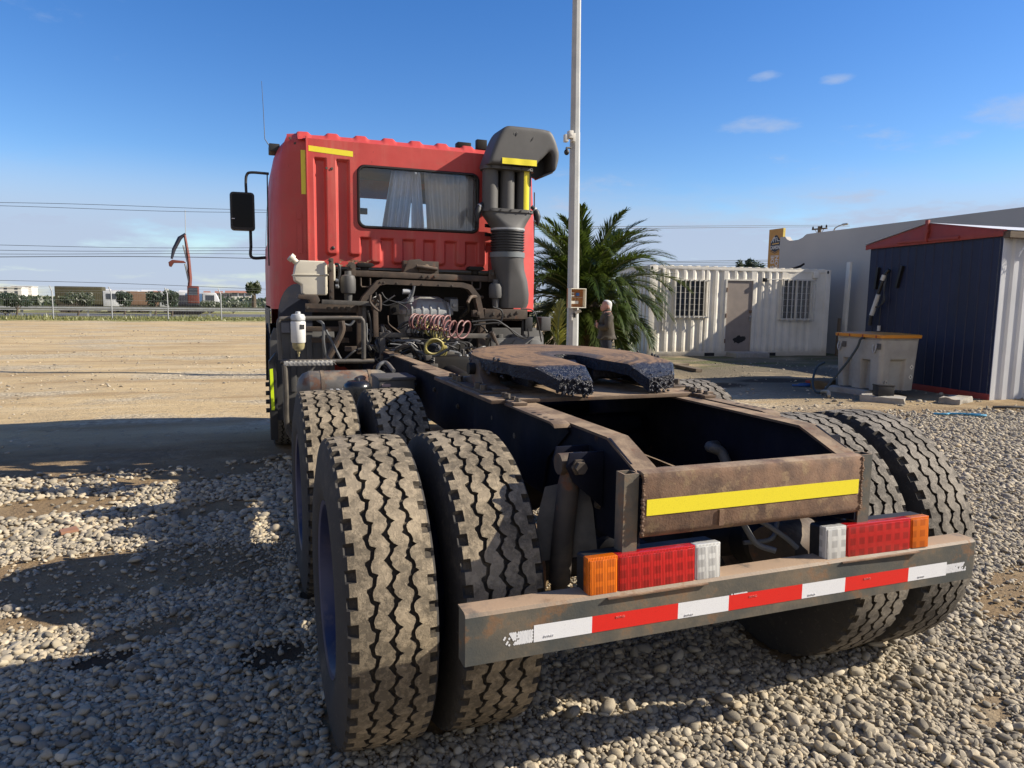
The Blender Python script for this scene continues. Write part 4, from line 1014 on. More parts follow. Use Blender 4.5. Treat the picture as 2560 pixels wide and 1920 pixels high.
fn = G(); fn.loft([rsec((0.778, 2.33), (0, 1), 0.47, 0.21, 0.42), rsec((0.778, 2.29), (0, 1), 0.455, 0.215, 0.42), rsec((0.782, 2.23), (0, 1), 0.37, 0.25, 0.46), rsec((0.788, 2.185), (0, 1), 0.315, 0.285, 0.49), rsec((0.79, 2.165), (0, 1), 0.306, 0.300, 0.495)])
fn.obj('funnel', m_grey_plastic, ai, smooth=60)
def vlathe(prof, x, y, n=32): return G()._lathe(prof, Vector((x, y, 0)), Vector((0, 0, 1)), n)
pr = [(2.165, 0.148)]
for k in range(8):
    z = 2.150-0.0235*k; pr += [(z, 0.156), (z-0.010, 0.156), (z-0.0125, 0.144), (z-0.021, 0.144)]
pr += [(1.955, 0.150)]
vlathe(pr, 0.79, 3.76).obj('bellows', m_black_plastic, ai, smooth=30)
vlathe([(2.172, 0.150), (2.172, 0.158), (2.155, 0.158), (2.155, 0.150)], 0.79, 3.76).obj('clamp_band', m_alu, ai, smooth=30)
vlathe([(1.958, 0.150), (1.958, 0.160), (1.912, 0.160), (1.912, 0.150)], 0.79, 3.76).obj('clamp_band', M('pale_rubber_collar', (0.15, 0.17, 0.18), (0.12, 0.135, 0.14), 4, 0.6), ai, smooth=30)
ld = G(); ld.loft([rsec(c, (0, 1), w, d_, r_, 8, yc) for c, w, d_, r_, yc in (((0.79, 1.93), 0.305, 0.305, 0.495, 3.76), ((0.79, 1.88), 0.30, 0.30, 0.48, 3.76), ((0.805, 1.80), 0.285, 0.285, 0.42, 3.77), ((0.832, 1.70), 0.288, 0.28, 0.34, 3.78), ((0.847, 1.58), 0.292, 0.28, 0.30, 3.79), ((0.85, 1.50), 0.285, 0.275, 0.28, 3.80), ((0.845, 1.455), 0.262, 0.25, 0.28, 3.80))])
ld.obj('lower_duct', m_grey_plastic, ai, smooth=60)
tp = G()
def wavy(x): return 3.593 - 0.002*math.cos((x-0.617)/0.161*6.283)
tp.sheet([[(x, wavy(x), z) for x in np.linspace(0.672, 1.0, 24)] for z in (2.716, 2.768)]); tp.obj('reflective_tape', m_tape_y, ai, smooth=60)
tp = G(); tp.sheet([[(0.94+0.0688*math.sin(a), 3.755-0.0688*math.cos(a), z) for a in np.linspace(-0.35, 0.45, 8)] for z in (2.342, 2.682)]); tp.obj('reflective_tape', m_tape_y, ai, smooth=60)
for s, x in ((-1, 0.545), (1, 1.015)):
    d_ = G(); d_.tube([(x, 3.75, 2.385), (x+s*0.03, 3.74, 2.36), (x+s*0.045, 3.735, 2.335), (x+s*0.055, 3.73, 2.29), (x+s*0.06, 3.72, 2.21)], [0.018, 0.020, 0.030, 0.034, 0.006], 12); d_.obj('drain_valve', m_black_plastic, ai)
    c_ = G(); c_.tube([(x+s*0.026, 3.741, 2.362), (x+s*0.036, 3.738, 2.352)], 0.024, 12); c_.obj('clip', m_alu, ai)
for z in (2.2, 2.12): G().bar((0.60, 3.83, z), (0.98, 3.99, z), 0.02, 0.03).obj('mounting_bracket', m_black_steel, ai)

# ------------------------------------------------------------------ behind the cab: mounts, tanks, hoses
def polybar(pts, w, h, name, mat, parent, bevel=0.003, up=(0, 1, 0)):
    g = G()
    for a, b in zip(pts[:-1], pts[1:]): g.bar(a, b, w, h, up, ext=0.0)
    return g.obj(name, mat, parent, bevel=bevel)
# rear cab mount beam
cmb = link('cab_mount_beam', None, truck, (0, 0, 0))
b = G(); b.bar((-0.645, 3.80, 1.735), (0.665, 3.80, 1.715), 0.07, 0.052, (0, 0, 1)); b.obj('beam', m_brown_steel, cmb, bevel=0.008)
for x, z in ((-0.62, 1.775), (0.645, 1.75)):
    q = G(); q.prism([(x-0.035, z-0.06), (x+0.035, z-0.06), (x+0.035, z+0.03), (x+0.02, z+0.05), (x-0.02, z+0.05), (x-0.035, z+0.03)], 1, 3.752, 3.764); qo = q.obj('end_plate', m_brown_steel, cmb, bevel=0.002)
    G().bolt((x, 3.752, z+0.012), (0, -1, 0), 0.014, 0.014).obj('bolt', m_bolt, qo)
for k in range(3): G().bolt((0.0+k*0.055, 3.7645, 1.724), (0, -1, 0), 0.009, 0.010).obj('bolt', m_bolt, cmb)
lt = G(); lt.box((-0.16, 3.82, 1.745), (0.16, 3.90, 1.86)); lt.prism([(-0.17, 1.75), (-0.12, 1.865), (-0.02, 1.875), (0.02, 1.85), (0.12, 1.85), (0.15, 1.75)], 1, 3.79, 3.80)
lt.ball((0.04, 3.79, 1.80), 0.035, 12, 8); lt.box((-0.03, 3.77, 1.76), (0.12, 3.80, 1.83)); lt.cyl((-0.06, 3.76, 1.81), (0.13, 3.76, 1.79), 0.018, n=10)
lt.obj('cab_latch', m_brown_steel, cmb, bevel=0.004)
for x in (-0.50, 0.50):
    q = G(); q.cyl((x, 3.82, 1.755), (x, 3.82, 1.80), 0.035, n=14); q.prism([(x-0.08, 1.80), (x-0.05, 1.79), (x+0.05, 1.79), (x+0.08, 1.80), (x+0.06, 1.825), (x-0.06, 1.825)], 1, 3.77, 3.87); q.obj('rubber_mount', m_black_steel, cmb, bevel=0.003)
    st_ = G(); st_.tube([(x-0.04, 3.78, 1.70), (x-0.04, 3.78, 1.635), (x-0.03, 3.78, 1.62), (x+0.03, 3.78, 1.62), (x+0.04, 3.78, 1.635), (x+0.04, 3.78, 1.70)], 0.008, 8); st_.obj('u_bolt', m_brown_steel, cmb)
# arch over the gearbox
outer = [(-0.585, 1.44), (-0.545, 1.535), (-0.42, 1.675), (-0.36, 1.69), (0.34, 1.675), (0.42, 1.655), (0.50, 1.56), (0.53, 1.44), (0.545, 1.36)]
inner = [(-0.54, 1.43), (-0.505, 1.51), (-0.395, 1.635), (-0.34, 1.645), (0.33, 1.632), (0.39, 1.615), (0.455, 1.54), (0.483, 1.43), (0.50, 1.36)]
ar = G(); rows = [[(x, 3.66, z) for x, z in outer], [(x, 3.66, z) for x, z in inner], [(x, 3.75, z) for x, z in inner], [(x, 3.75, z) for x, z in outer], [(x, 3.66, z) for x, z in outer]]
ar.sheet(rows); aro = ar.obj('arch_beam', m_brown_steel, truck, smooth=30)
for k, x in enumerate((-0.39, -0.36, -0.25, -0.12, -0.03, 0.12, 0.24)): G().bolt((x, 3.659, 1.663-0.003*k), (0, -1, 0), 0.007, 0.006).obj('bolt', m_bolt, aro)
for s, x in ((-1, -0.555), (1, 0.525)):
    q = G(); q.bar((x, 3.70, 1.45), (x, 3.70, 1.05), 0.07, 0.05, (0, 1, 0)); q.obj('arch_leg', m_brown_steel, truck, bevel=0.003)
# cab air springs
for (x, z0, z1) in ((-0.655, 1.56, 1.72), (0.668, 1.54, 1.68)):
    s_ = G(); s_._lathe([(z0-0.08, 0.03), (z0, 0.035), (z0+0.005, 0.058), (z0+0.03, 0.064), (z1-0.04, 0.064), (z1-0.01, 0.055), (z1, 0.03), (z1+0.03, 0.028)], Vector((x, 3.72, 0)), Vector((0, 0, 1)), 24)
    s_.obj('cab_air_spring', m_grey_plastic, truck, smooth=40)
# coolant header tank
ct = link('coolant_tank', None, truck, (0, 0, 0)); ct['label'] = 'aged white coolant tank behind the left cab corner'
pol = [(-1.085, 1.785), (-1.055, 1.822), (-0.862, 1.820), (-0.838, 1.80), (-0.835, 1.56), (-0.85, 1.542), (-1.02, 1.542), (-1.036, 1.56), (-1.04, 1.625), (-1.092, 1.655), (-1.10, 1.70)]
q = G(); q.prism(pol, 1, 3.60, 3.78); q.obj('body', m_white_plastic, ct, bevel=0.018, seg=3)
q = G(); q.prism([(-1.106, 1.700), (-0.828, 1.706), (-0.828, 1.716), (-1.106, 1.710)], 1, 3.592, 3.788); q.obj('seam', m_white_plastic, ct, bevel=0.003)
q = G(); q.cyl((-1.07, 3.66, 1.80), (-1.105, 3.655, 1.835), 0.024, n=14); q.cyl((-1.10, 3.655, 1.83), (-1.125, 3.652, 1.852), 0.034, n=14); q.obj('cap', m_white_plastic, ct)
q = G(); q.box((-0.822, 3.62, 1.66), (-0.768, 3.76, 1.805)); q.obj('outlet_neck', m_white_plastic, ct, bevel=0.02)
sb = G(); sb.box((-0.828, 3.565, 1.505), (-0.790, 3.577, 1.845)); sb.box((-0.828, 3.577, 1.825), (-0.79, 3.66, 1.835)); so_ = sb.obj('support_strap', m_brown_steel, truck, bevel=0.003)
for z in (1.825, 1.75, 1.58, 1.53): G().bolt((-0.809, 3.565, z), (0, -1, 0), 0.008, 0.008).obj('bolt', m_bolt, so_)
G().tube(spline([(-0.775, 3.60, 1.80), (-0.745, 3.59, 1.79), (-0.74, 3.59, 1.72), (-0.755, 3.59, 1.66), (-0.76, 3.60, 1.60)]), 0.012, 10).obj('coolant_hose', m_hose, truck)
for z in (1.665, 1.62): G().cyl((-0.77, 3.598, z), (-0.748, 3.592, z+0.002), 0.018, n=10).obj('hose_clamp', m_alu, truck)
q = G(); q.prism([(-1.07, 1.545), (-0.92, 1.545), (-0.90, 1.50), (-0.93, 1.455), (-0.975, 1.47), (-0.985, 1.505), (-1.075, 1.515)], 1, 3.58, 3.72); q.obj('tank_bracket', m_brown_steel, truck, bevel=0.004)
# dark arch panel in the lower left cab corner
q = G(); rows = []
for u in np.linspace(0, 1, 12):
    a = u*math.pi/2; rows.append([(-1.215+0.16*(1-math.cos(a)), 3.985, 1.34+0.30*math.sin(a)), (-0.93, 3.985, 1.34+0.30*math.sin(a))])
q.sheet(rows); q.box((-1.215, 3.984, 1.22), (-0.93, 3.988, 1.342)); q.obj('wheel_arch_liner', M('dark_blue_liner', (0.014, 0.018, 0.034), None, 5, 0.6, dust=(DUST, 0.15)), cab)
# left support brackets
q = G(); q.box((-1.02, 3.555, 1.405), (-0.60, 3.575, 1.475)); q.box((-0.60, 3.52, 1.385), (-0.565, 3.62, 1.48)); bo = q.obj('outrigger_plate', m_brown_steel, truck, bevel=0.003)
for x, r_ in ((-1.0, 0.012), (-0.83, 0.012), (-0.775, 0.014), (-0.725, 0.014), (-0.675, 0.018)): G().bolt((x, 3.555, 1.44-0.02*(x+1.0)*0.5), (0, -1, 0), r_, 0.014).obj('bolt', m_bolt, bo)
polybar([(-0.895, 3.50, 1.490), (-0.455, 3.50, 1.478)], 0.036, 0.036, 'square_tube', m_grey_steel, truck)
polybar([(-0.466, 3.50, 1.462), (-0.462, 3.50, 1.205)], 0.04, 0.036, 'square_tube', m_brown_steel, truck)
polybar([(-0.445, 3.42, 1.225), (0.56, 3.42, 1.213)], 0.04, 0.04, 'square_tube', m_grey_steel, truck)
polybar([(-0.425, 3.42, 1.204), (-0.42, 3.42, 0.98)], 0.045, 0.036, 'square_tube', m_grey_steel, truck)
polybar([(0.54, 3.42, 1.192), (0.545, 3.42, 0.95)], 0.045, 0.04, 'square_tube', m_grey_steel, truck)
G().tube([(0.52, 3.40, 1.25), (0.66, 3.45, 0.98)], 0.02, 10).obj('stay_rod', m_brown_steel, truck)
q = G(); q.box((-0.575, 3.52, 0.98), (-0.535, 3.56, 1.47)); q.obj('upright', m_grey_steel, truck, bevel=0.004)
# bent tube guard and tread-plate step
gd = link('step_guard', None, truck, (0, 0, 0)); gd['label'] = 'bent tube guard with tread-plate step behind the left front wheel'
G().tube(spline([(-1.235, 3.20, 1.05), (-1.240, 3.20, 1.20), (-1.243, 3.20, 1.315), (-1.235, 3.20, 1.352), (-1.20, 3.20, 1.362), (-0.95, 3.20, 1.366), (-0.66, 3.20, 1.368), (-0.628, 3.20, 1.36), (-0.612, 3.20, 1.33), (-0.610, 3.20, 1.20), (-0.612, 3.20, 1.05)], 4), 0.017, 12).obj('hoop_tube', m_grey_steel, gd)
G().tube([(-1.235, 3.20, 1.035), (-0.53, 3.20, 1.030)], 0.018, 12).obj('lower_tube', m_grey_steel, gd)
G().tube(spline([(-1.215, 3.12, 1.02), (-1.21, 3.12, 0.99), (-1.205, 3.14, 0.8), (-1.20, 3.18, 0.55), (-1.15, 3.2, 0.42)]), 0.02, 10).obj('drop_tube', m_grey_steel, gd)
tp = G(); tp.box((-1.215, 3.10, 1.010), (-0.86, 3.30, 1.040)); tpo = tp.obj('tread_plate', m_treadplate, gd, bevel=0.004)
tb = G()
for k in range(11):
    x = -1.20+k*0.033
    tb.bar((x, 3.0985, 1.016), (x+0.014, 3.0985, 1.036), 0.004, 0.004, (0, 1, 0)); tb.bar((x+0.018, 3.0985, 1.036), (x+0.032, 3.0985, 1.016), 0.004, 0.004, (0, 1, 0))
    for j in range(4): tb.bar((x, 3.12+j*0.045, 1.0415), (x+0.014, 3.14+j*0.045, 1.0415), 0.004, 0.003); tb.bar((x+0.018, 3.14+j*0.045, 1.0415), (x+0.032, 3.12+j*0.045, 1.0415), 0.004, 0.003)
tb.obj('raised_bars', m_treadplate, tpo)
# fuel filter
ff = link('fuel_filter', None, truck, (-1.105, 3.16, 0)); ff['label'] = 'white fuel filter with amber bowl'
def vl(prof, name, mm, par, x=0, y=0, n=24): return G()._lathe(prof, Vector((x, y, 0)), Vector((0, 0, 1)), n).obj(name, mm, par, smooth=40)
vl([(1.345, 0.03), (1.35, 0.052), (1.375, 0.055), (1.395, 0.045), (1.40, 0.02), (1.415, 0.018), (1.418, 0.001)], 'filter_head', m_alu, ff)
vl([(1.345, 0.001), (1.343, 0.052), (1.335, 0.055), (1.19, 0.053), (1.182, 0.05), (1.182, 0.001)], 'canister', M('white_filter_paint', (0.62, 0.61, 0.58), (0.55, 0.54, 0.51), 5, 0.35), ff)
vl([(1.184, 0.045), (1.165, 0.046), (1.14, 0.042), (1.125, 0.03), (1.12, 0.012), (1.10, 0.011), (1.095, 0.006), (1.075, 0.005)], 'amber_bowl', M('amber_bowl_plastic', (0.30, 0.26, 0.14), (0.2, 0.17, 0.09), 6, 0.15), ff)
q = G(); q.sheet([[(0.0565*math.sin(a), -0.0565*math.cos(a), z) for a in np.linspace(0.15, 0.85, 8)] for z in (1.285, 1.32)]); q.obj('label_print', m_seal, ff)
# mudguards behind both front wheels
def mud(s, name_label):
    mgo = link('front_mudguard', None, truck, (0, 0, 0)); mgo['label'] = name_label
    q = G(); q.prism([(s*1.285, 0.45), (s*1.285, 1.16), (s*1.25, 1.26), (s*0.74, 1.26), (s*0.74, 0.60), (s*1.05, 0.45)], 1, 4.02, 4.05)
    for x in (1.12, 0.98, 0.85): q.box((min(s*x, s*(x-0.05)), 4.0, 0.7), (max(s*x, s*(x-0.05)), 4.02, 1.2))
    q.obj('panel', m_grey_plastic, mgo, bevel=0.012)
    rows = []
    for u in np.linspace(0, math.pi, 17): rows.append([(s*0.93, 5.25-0.66*math.cos(u)*1.0, 0.60+0.66*math.sin(u)), (s*1.275, 5.25-0.66*math.cos(u), 0.60+0.66*math.sin(u))])
    G().sheet(rows).obj('arch', m_black_plastic, mgo, smooth=60)
    q = G(); q.prism([(s*1.30, 0.30), (s*1.30, 0.98), (s*1.24, 1.06), (s*1.235, 0.30)], 1, 3.90, 4.0); q.obj('rear_lip', m_black_plastic, mgo, bevel=0.01)
    for k in range(4): G().cyl((s*1.33, 3.95, 0.78-0.075*k), (s*1.24, 3.95, 0.78-0.075*k), 0.02, n=10).obj('rubber_stud', m_black_plastic, mgo)
    return mgo
mgl = mud(-1, 'dark mudguard with lime tape behind the left front wheel')
q = G(); q.sheet([[(-1.295, 3.893, 0.916), (-1.269, 3.893, 0.920)], [(-1.288, 3.893, 0.563), (-1.262, 3.893, 0.563)]]); q.obj('reflective_tape', m_tape_lime, mgl, smooth=0)
mgr = mud(1, 'grey mudguard behind the right front wheel')
q = G()
for x in (0.80, 0.98, 1.16):
    q.prism([(x-0.07, 0.95), (x-0.06, 1.12), (x-0.03, 1.15), (x+0.03, 1.15), (x+0.06, 1.12), (x+0.07, 0.95)], 1, 3.94, 3.96)
q.prism([(0.64, 0.9), (0.70, 1.16), (1.24, 1.18), (1.29, 0.9)], 1, 3.955, 3.985); q.obj('ribbed_cover', M('scuffed_grey_cover', (0.15, 0.15, 0.148), (0.11, 0.11, 0.108), 6, 0.6, dust=(DUST, 0.2)), mgr, bevel=0.012)
q = G(); q.box((1.16, 3.80, 1.24), (1.26, 3.93, 1.37)); q.obj('fuse_box', m_grey_plastic, truck, bevel=0.01)
q = G(); q.box((0.955, 3.70, 1.24), (1.03, 3.76, 1.37)); q.box((0.93, 3.72, 1.20), (0.955, 3.75, 1.40)); q.obj('relay_box', m_black_plastic, truck, bevel=0.006)
q = G(); q.box((0.545, 3.66, 1.355), (0.96, 3.68, 1.445)); q.box((0.60, 3.68, 1.34), (0.92, 3.78, 1.36)); bo = q.obj('outrigger_plate', m_brown_steel, truck, bevel=0.003)
for x in (0.63, 0.70, 0.74, 0.80, 0.86): G().bolt((x, 3.66, 1.40+random.uniform(-.015, .015)), (0, -1, 0), 0.012, 0.012).obj('bolt', m_bolt, bo)
# engine and gearbox seen through the arch
en = link('gearbox', None, truck, (0, 0, 0)); en['label'] = 'grey cast gearbox housing under the arch'
def octr(x, y, z, w, d, c=0.3):
    a, b_ = w/2, d/2; k = c
    return [(x+a, y-b_*k, z), (x+a, y+b_*k, z), (x+a*k, y+b_, z), (x-a*k, y+b_, z), (x-a, y+b_*k, z), (x-a, y-b_*k, z), (x-a*k, y-b_, z), (x+a*k, y-b_, z)]
q = G(); q.loft([octr(0.07, 4.02, z, w, d, 0.6) for z, w, d in ((1.20, 0.40, 0.5), (1.38, 0.43, 0.52), (1.385, 0.47, 0.56), (1.43, 0.47, 0.56), (1.44, 0.44, 0.52), (1.50, 0.38, 0.46), (1.545, 0.24, 0.34), (1.55, 0.2, 0.3))]); q.obj('bell_housing', m_alu, en, bevel=0.006)
q = G()
for x in (-0.10, 0.0, 0.07, 0.14, 0.24): q.prism([(3.735, 1.36), (3.735, 1.44), (3.80, 1.50), (3.80, 1.36)], 0, x-0.008, x+0.008)
q.obj('casting_rib', m_alu, en, bevel=0.003)
q = G(); q.box((-0.22, 3.3, 0.78), (0.26, 4.6, 1.18)); q.box((-0.15, 2.9, 0.82), (0.18, 3.3, 1.08)); q.cyl((0.0, 2.5, 0.92), (0.0, 2.9, 0.94), 0.08, n=16); q.obj('gear_case', m_black_steel, en, bevel=0.03)
q = G(); q.box((-0.45, 4.5, 0.75), (0.45, 5.7, 1.66)); q.obj('engine_block', m_black_steel, truck, bevel=0.03)
q = G(); q.cyl((-0.02, 0.2, 0.72), (0, 2.5, 0.92), 0.05, n=16); q.obj('prop_shaft', m_black_steel, truck)
q = G(); q.cyl((-0.21, 3.62, 1.585), (-0.15, 3.62, 1.585), 0.022, n=14); q.cyl((-0.145, 3.62, 1.60), (-0.145, 3.62, 1.48), 0.014, n=10); q.box((-0.17, 3.60, 1.50), (-0.12, 3.64, 1.54)); q.obj('sensor_valve', m_alu, truck)
q = G(); q.cyl((0.29, 4.1, 1.33), (0.29, 4.1, 1.52), 0.03, n=14); q.cyl((0.29, 4.1, 1.52), (0.40, 4.05, 1.52), 0.026, n=12); q.obj('breather_pipe', m_grey_steel, truck)
# small valves and fittings over the gearbox
vb = G()
for k in range(26):
    x = random.uniform(-0.38, 0.30); y = random.uniform(2.9, 3.4); z = random.uniform(0.98, 1.10)
    w_ = random.uniform(0.015, 0.04); vb.box((x-w_, y-w_, z-w_*0.8), (x+w_, y+w_, z+w_*0.8))
    if k % 2: vb.cyl((x, y, z), (x, y, z+0.07), 0.012, n=8)
vb.obj('valve_block', m_grey_steel, truck, bevel=0.003)
vb = G()
for x, z in ((0.11, 1.03), (0.165, 1.03), (0.14, 0.985)): vb.cyl((x, 2.95, z), (x, 3.02, z+0.01), 0.022, n=12); vb.cyl((x, 2.96, z), (x, 2.96, z+0.06), 0.011, n=8)
vb.obj('pressure_valve', m_alu, truck)
rr = random.Random(5)
for k in range(44):                                            # tangle of hoses and looms
    x = rr.uniform(-0.42, 0.36); y = rr.uniform(3.0, 3.65); z = rr.uniform(0.95, 1.15)
    pts_ = [(x, y, z)]
    for j in range(rr.randint(3, 5)): pts_.append((max(-0.45, min(0.42, pts_[-1][0]+rr.uniform(-0.16, 0.16))), max(2.9, min(3.7, pts_[-1][1]+rr.uniform(-0.15, 0.12))), max(0.93, min(1.18, pts_[-1][2]+rr.uniform(-0.11, 0.10)))))
    G().tube(spline(pts_, 5), rr.choice((0.005, 0.006, 0.008, 0.010, 0.013)), 7).obj('hose', rr.choice((m_hose, m_hose, m_hose, m_hose, m_hose, m_hose, m_hose_grey)), truck)
rr = random.Random(17)
for k in range(46):                                            # pipes, unions and brackets packed round the gearbox
    x = rr.uniform(-0.50, 0.52); y = rr.uniform(3.45, 4.1); z = rr.uniform(1.0, 1.52)
    if -0.18 < x < 0.32 and z > 1.22: z = rr.uniform(0.98, 1.2)
    if k % 3 == 0:
        w_ = rr.uniform(0.02, 0.05); h_ = rr.uniform(0.02, 0.06); q = G(); q.box((x-w_, y-0.03, z-h_), (x+w_, y+0.03, z+h_)); q.cyl((x, y-0.06, z), (x, y-0.02, z), min(w_, h_)*0.6, n=10)
        q.obj('bracket_fitting', rr.choice((m_grey_steel, m_brown_steel, m_alu, m_black_steel)), truck, bevel=0.004)
    else:
        pts_ = [(x, y, z)]
        for j in range(4): pts_.append((max(-0.52, min(0.55, pts_[-1][0]+rr.uniform(-0.14, 0.14))), max(3.4, min(4.2, pts_[-1][1]+rr.uniform(-0.12, 0.12))), max(0.95, min(1.55, pts_[-1][2]+rr.uniform(-0.16, 0.10)))))
        G().tube(spline(pts_, 5), rr.choice((0.006, 0.008, 0.011, 0.015)), 7).obj('pipe', rr.choice((m_hose, m_hose, m_hose_grey, m_grey_steel, m_brown_steel)), truck)
for x0_, x1_, y_, z_ in ((-1.0, -0.62, 3.75, 1.26), (-0.95, -0.64, 3.82, 1.16), (-0.7, -0.6, 3.6, 1.1)):
    G().box((x0_, y_, z_-0.02), (x1_, y_+0.05, z_+0.02)).obj('stay_bracket', m_brown_steel, truck, bevel=0.004)
for pts_, r_, mm in (
    ([(-0.949, 3.300, 1.348), (-0.911, 3.250, 1.311), (-0.913, 3.250, 1.184), (-0.891, 3.300, 1.078), (-0.835, 3.300, 0.999)], 0.012, m_hose_grey),
    ([(-0.888, 3.300, 1.271), (-0.839, 3.300, 1.168), (-0.771, 3.300, 1.030)], 0.010, m_hose_grey),
    ([(-0.755, 3.400, 1.339), (-0.749, 3.400, 1.267), (-0.789, 3.400, 1.175), (-0.855, 3.400, 1.057), (-0.894, 3.400, 1.018)], 0.026, m_brown_steel),
    ([(-0.651, 3.400, 1.346), (-0.690, 3.400, 1.306), (-0.742, 3.400, 1.319)], 0.010, m_hose_grey),
    ([(0.083, 3.200, 1.099), (0.181, 3.200, 1.078), (0.217, 3.200, 1.029), (0.217, 3.200, 0.947), (0.250, 3.100, 0.916)], 0.014, m_hose_grey),
    ([(-0.765, 3.200, 1.039), (-0.688, 3.200, 1.108), (-0.609, 3.300, 1.127)], 0.009, m_hose),
    ([(0.404, 3.600, 1.330), (0.619, 3.600, 1.345), (0.714, 3.600, 1.301), (0.875, 3.600, 1.197), (0.923, 3.600, 1.197)], 0.009, m_hose),
    ([(0.419, 3.600, 1.301), (0.682, 3.600, 1.316), (0.826, 3.600, 1.212), (0.939, 3.600, 1.182), (0.946, 3.600, 1.272)], 0.008, m_hose),
    ([(0.602, 3.600, 1.462), (0.681, 3.600, 1.433), (0.690, 3.600, 1.360), (0.651, 3.600, 1.301)], 0.008, m_hose),
    ([(0.871, 3.600, 1.450), (0.984, 3.600, 1.436), (1.034, 3.600, 1.347), (1.121, 3.700, 1.145)], 0.006, m_hose),
    ([(-0.113, 3.600, 1.636), (-0.135, 3.600, 1.552), (-0.185, 3.600, 1.489), (-0.259, 3.650, 1.494)], 0.011, m_hose_grey),
    ([(-0.442, 3.600, 1.575), (-0.429, 3.600, 1.506), (-0.353, 3.600, 1.466), (-0.255, 3.600, 1.495)], 0.006, m_hose),
    ([(-0.394, 3.600, 1.575), (-0.353, 3.600, 1.521), (-0.255, 3.600, 1.488), (-0.178, 3.600, 1.440), (-0.185, 3.600, 1.370)], 0.006, m_hose),
    ([(-0.528, 3.500, 1.425), (-0.503, 3.500, 1.317), (-0.504, 3.500, 1.208), (-0.524, 3.500, 1.140)], 0.010, m_hose),
    ([(-0.551, 2.300, 1.037), (-0.581, 2.400, 1.084), (-0.626, 2.400, 1.074), (-0.643, 2.400, 1.041)], 0.014, m_hose_grey),
    ([(-0.278, 3.500, 1.271), (-0.235, 3.500, 1.313), (-0.170, 3.450, 1.347), (-0.139, 3.400, 1.401)], 0.010, m_hose)):
    G().tube(spline(pts_, 6), r_, 10).obj('hose', mm, truck)
# coiled air lines
def coil(a, b, r0, r1, turns, rad, mm, wob, lab, seed):
    rr_ = random.Random(seed); a, b = Vector(a), Vector(b); u = Vector((0.80, 0.55, 0.15)).normalized(); v = Vector((0.12, 0.0, 1.0)).normalized(); pts_ = []
    n_ = int(turns*16)
    for k in range(n_+1):
        t_ = k/n_; an = 6.283*turns*t_; r_ = r0+(r1-r0)*t_; sag = -wob*math.sin(t_*math.pi)
        j = 0.35*math.sin(an*0.37+seed)*0.03
        pts_.append(a+(b-a)*t_+u*(r_*math.cos(an)+j)+v*(r_*math.sin(an))+Vector((0, 0, sag)))
    o = G().tube(pts_, rad, 7).obj('air_hose_coil', mm, truck); o['label'] = lab; return o
coil((-0.200, 3.340, 1.343), (0.104, 3.280, 1.325), 0.056, 0.062, 9, 0.0075, m_coil_red, 0.0, 'dusty red coiled air hose', 1)
coil((0.076, 3.280, 1.284), (0.248, 3.240, 1.272), 0.066, 0.074, 3.4, 0.0075, m_coil_red, 0.0, 'open loops of red air hose', 2)
coil((-0.124, 3.370, 1.322), (0.082, 3.300, 1.215), 0.046, 0.05, 8, 0.0072, m_coil_yellow, 0.0, 'dusty yellow coiled air hose', 3)
coil((-0.210, 3.360, 1.268), (0.062, 3.330, 1.241), 0.050, 0.055, 10, 0.007, m_hose, 0.0, 'black coiled electric lead', 4)
for k in range(4):
    c = Vector((-0.104, 2.960, 1.157)); pts_ = []
    rr2_ = random.Random(k+40)
    for j in range(40):
        an = 6.283*j/40; pts_.append(c+Vector((0.080*math.cos(an)*(0.85+0.08*k)+rr2_.uniform(-.001, .001)+0.01*k, 0.018*k-0.02*math.sin(an), 0.066*math.sin(an)*(0.9+0.07*k)-0.012*k)))
    o = G().tube(pts_, 0.008, 7, close=True).obj('air_hose_coil', m_coil_yellow, truck); o['label'] = 'hanging loops of yellow air hose'
# air tank, dryer and control box ahead of the left drive wheels
at_ = link('air_tank', None, truck, (0, 0, 0)); at_['label'] = 'scuffed steel air tank ahead of the left drive wheels'
q = G(); q.lathe([(0, 0.02), (0.015, 0.07), (0.04, 0.102), (0.075, 0.117), (0.08, 0.120), (0.56, 0.120), (0.565, 0.117), (0.60, 0.1), (0.62, 0.05), (0.625, 0.02)], (-1.165, 2.55, 0.905), (1, 0, 0), 28); q.obj('shell', M('scuffed_tank_steel', (0.13, 0.125, 0.11), (0.08, 0.075, 0.07), 7, 0.6, rust=((0.16, 0.07, 0.04), 0.53, 5), dust=(DUST, 0.35), bump=0.15), at_, smooth=40)
for x in (-1.0, -0.68):
    q = G(); q._lathe([(-0.012, 0.120), (-0.012, 0.1235), (0.012, 0.1235), (0.012, 0.120)], Vector((x, 2.55, 0.905)), Vector((1, 0, 0)), 28); q.obj('strap', m_brown_steel, at_)
q = G()
for k in range(7): q.box((-0.985+0.02*k, 2.30, 0.86+0.01*(k % 3)), (-0.965+0.02*k, 2.38, 0.90+0.02*(k % 2)))
q.cyl((-0.99, 2.34, 0.89), (-0.83, 2.34, 0.88), 0.02, n=10); q.obj('drain_valve', m_alu, at_, bevel=0.003)
q = G()._lathe([(0.80, 0.085), (0.965, 0.088), (0.985, 0.083), (1.005, 0.06), (1.01, 0.02), (1.025, 0.016), (1.027, 0.001)], Vector((-0.83, 2.05, 0)), Vector((0, 0, 1)), 28); q.obj('air_dryer', M('black_dryer_paint', (0.012, 0.013, 0.015), None, 6, 0.28, dust=(DUST, 0.18)), truck, smooth=40)
cbx = link('control_box', None, truck, (0, 0, 0))
q = G(); q.box((-0.70, 2.02, 0.78), (-0.47, 2.30, 1.015)); q.obj('case', m_grey_plastic, cbx, bevel=0.012)
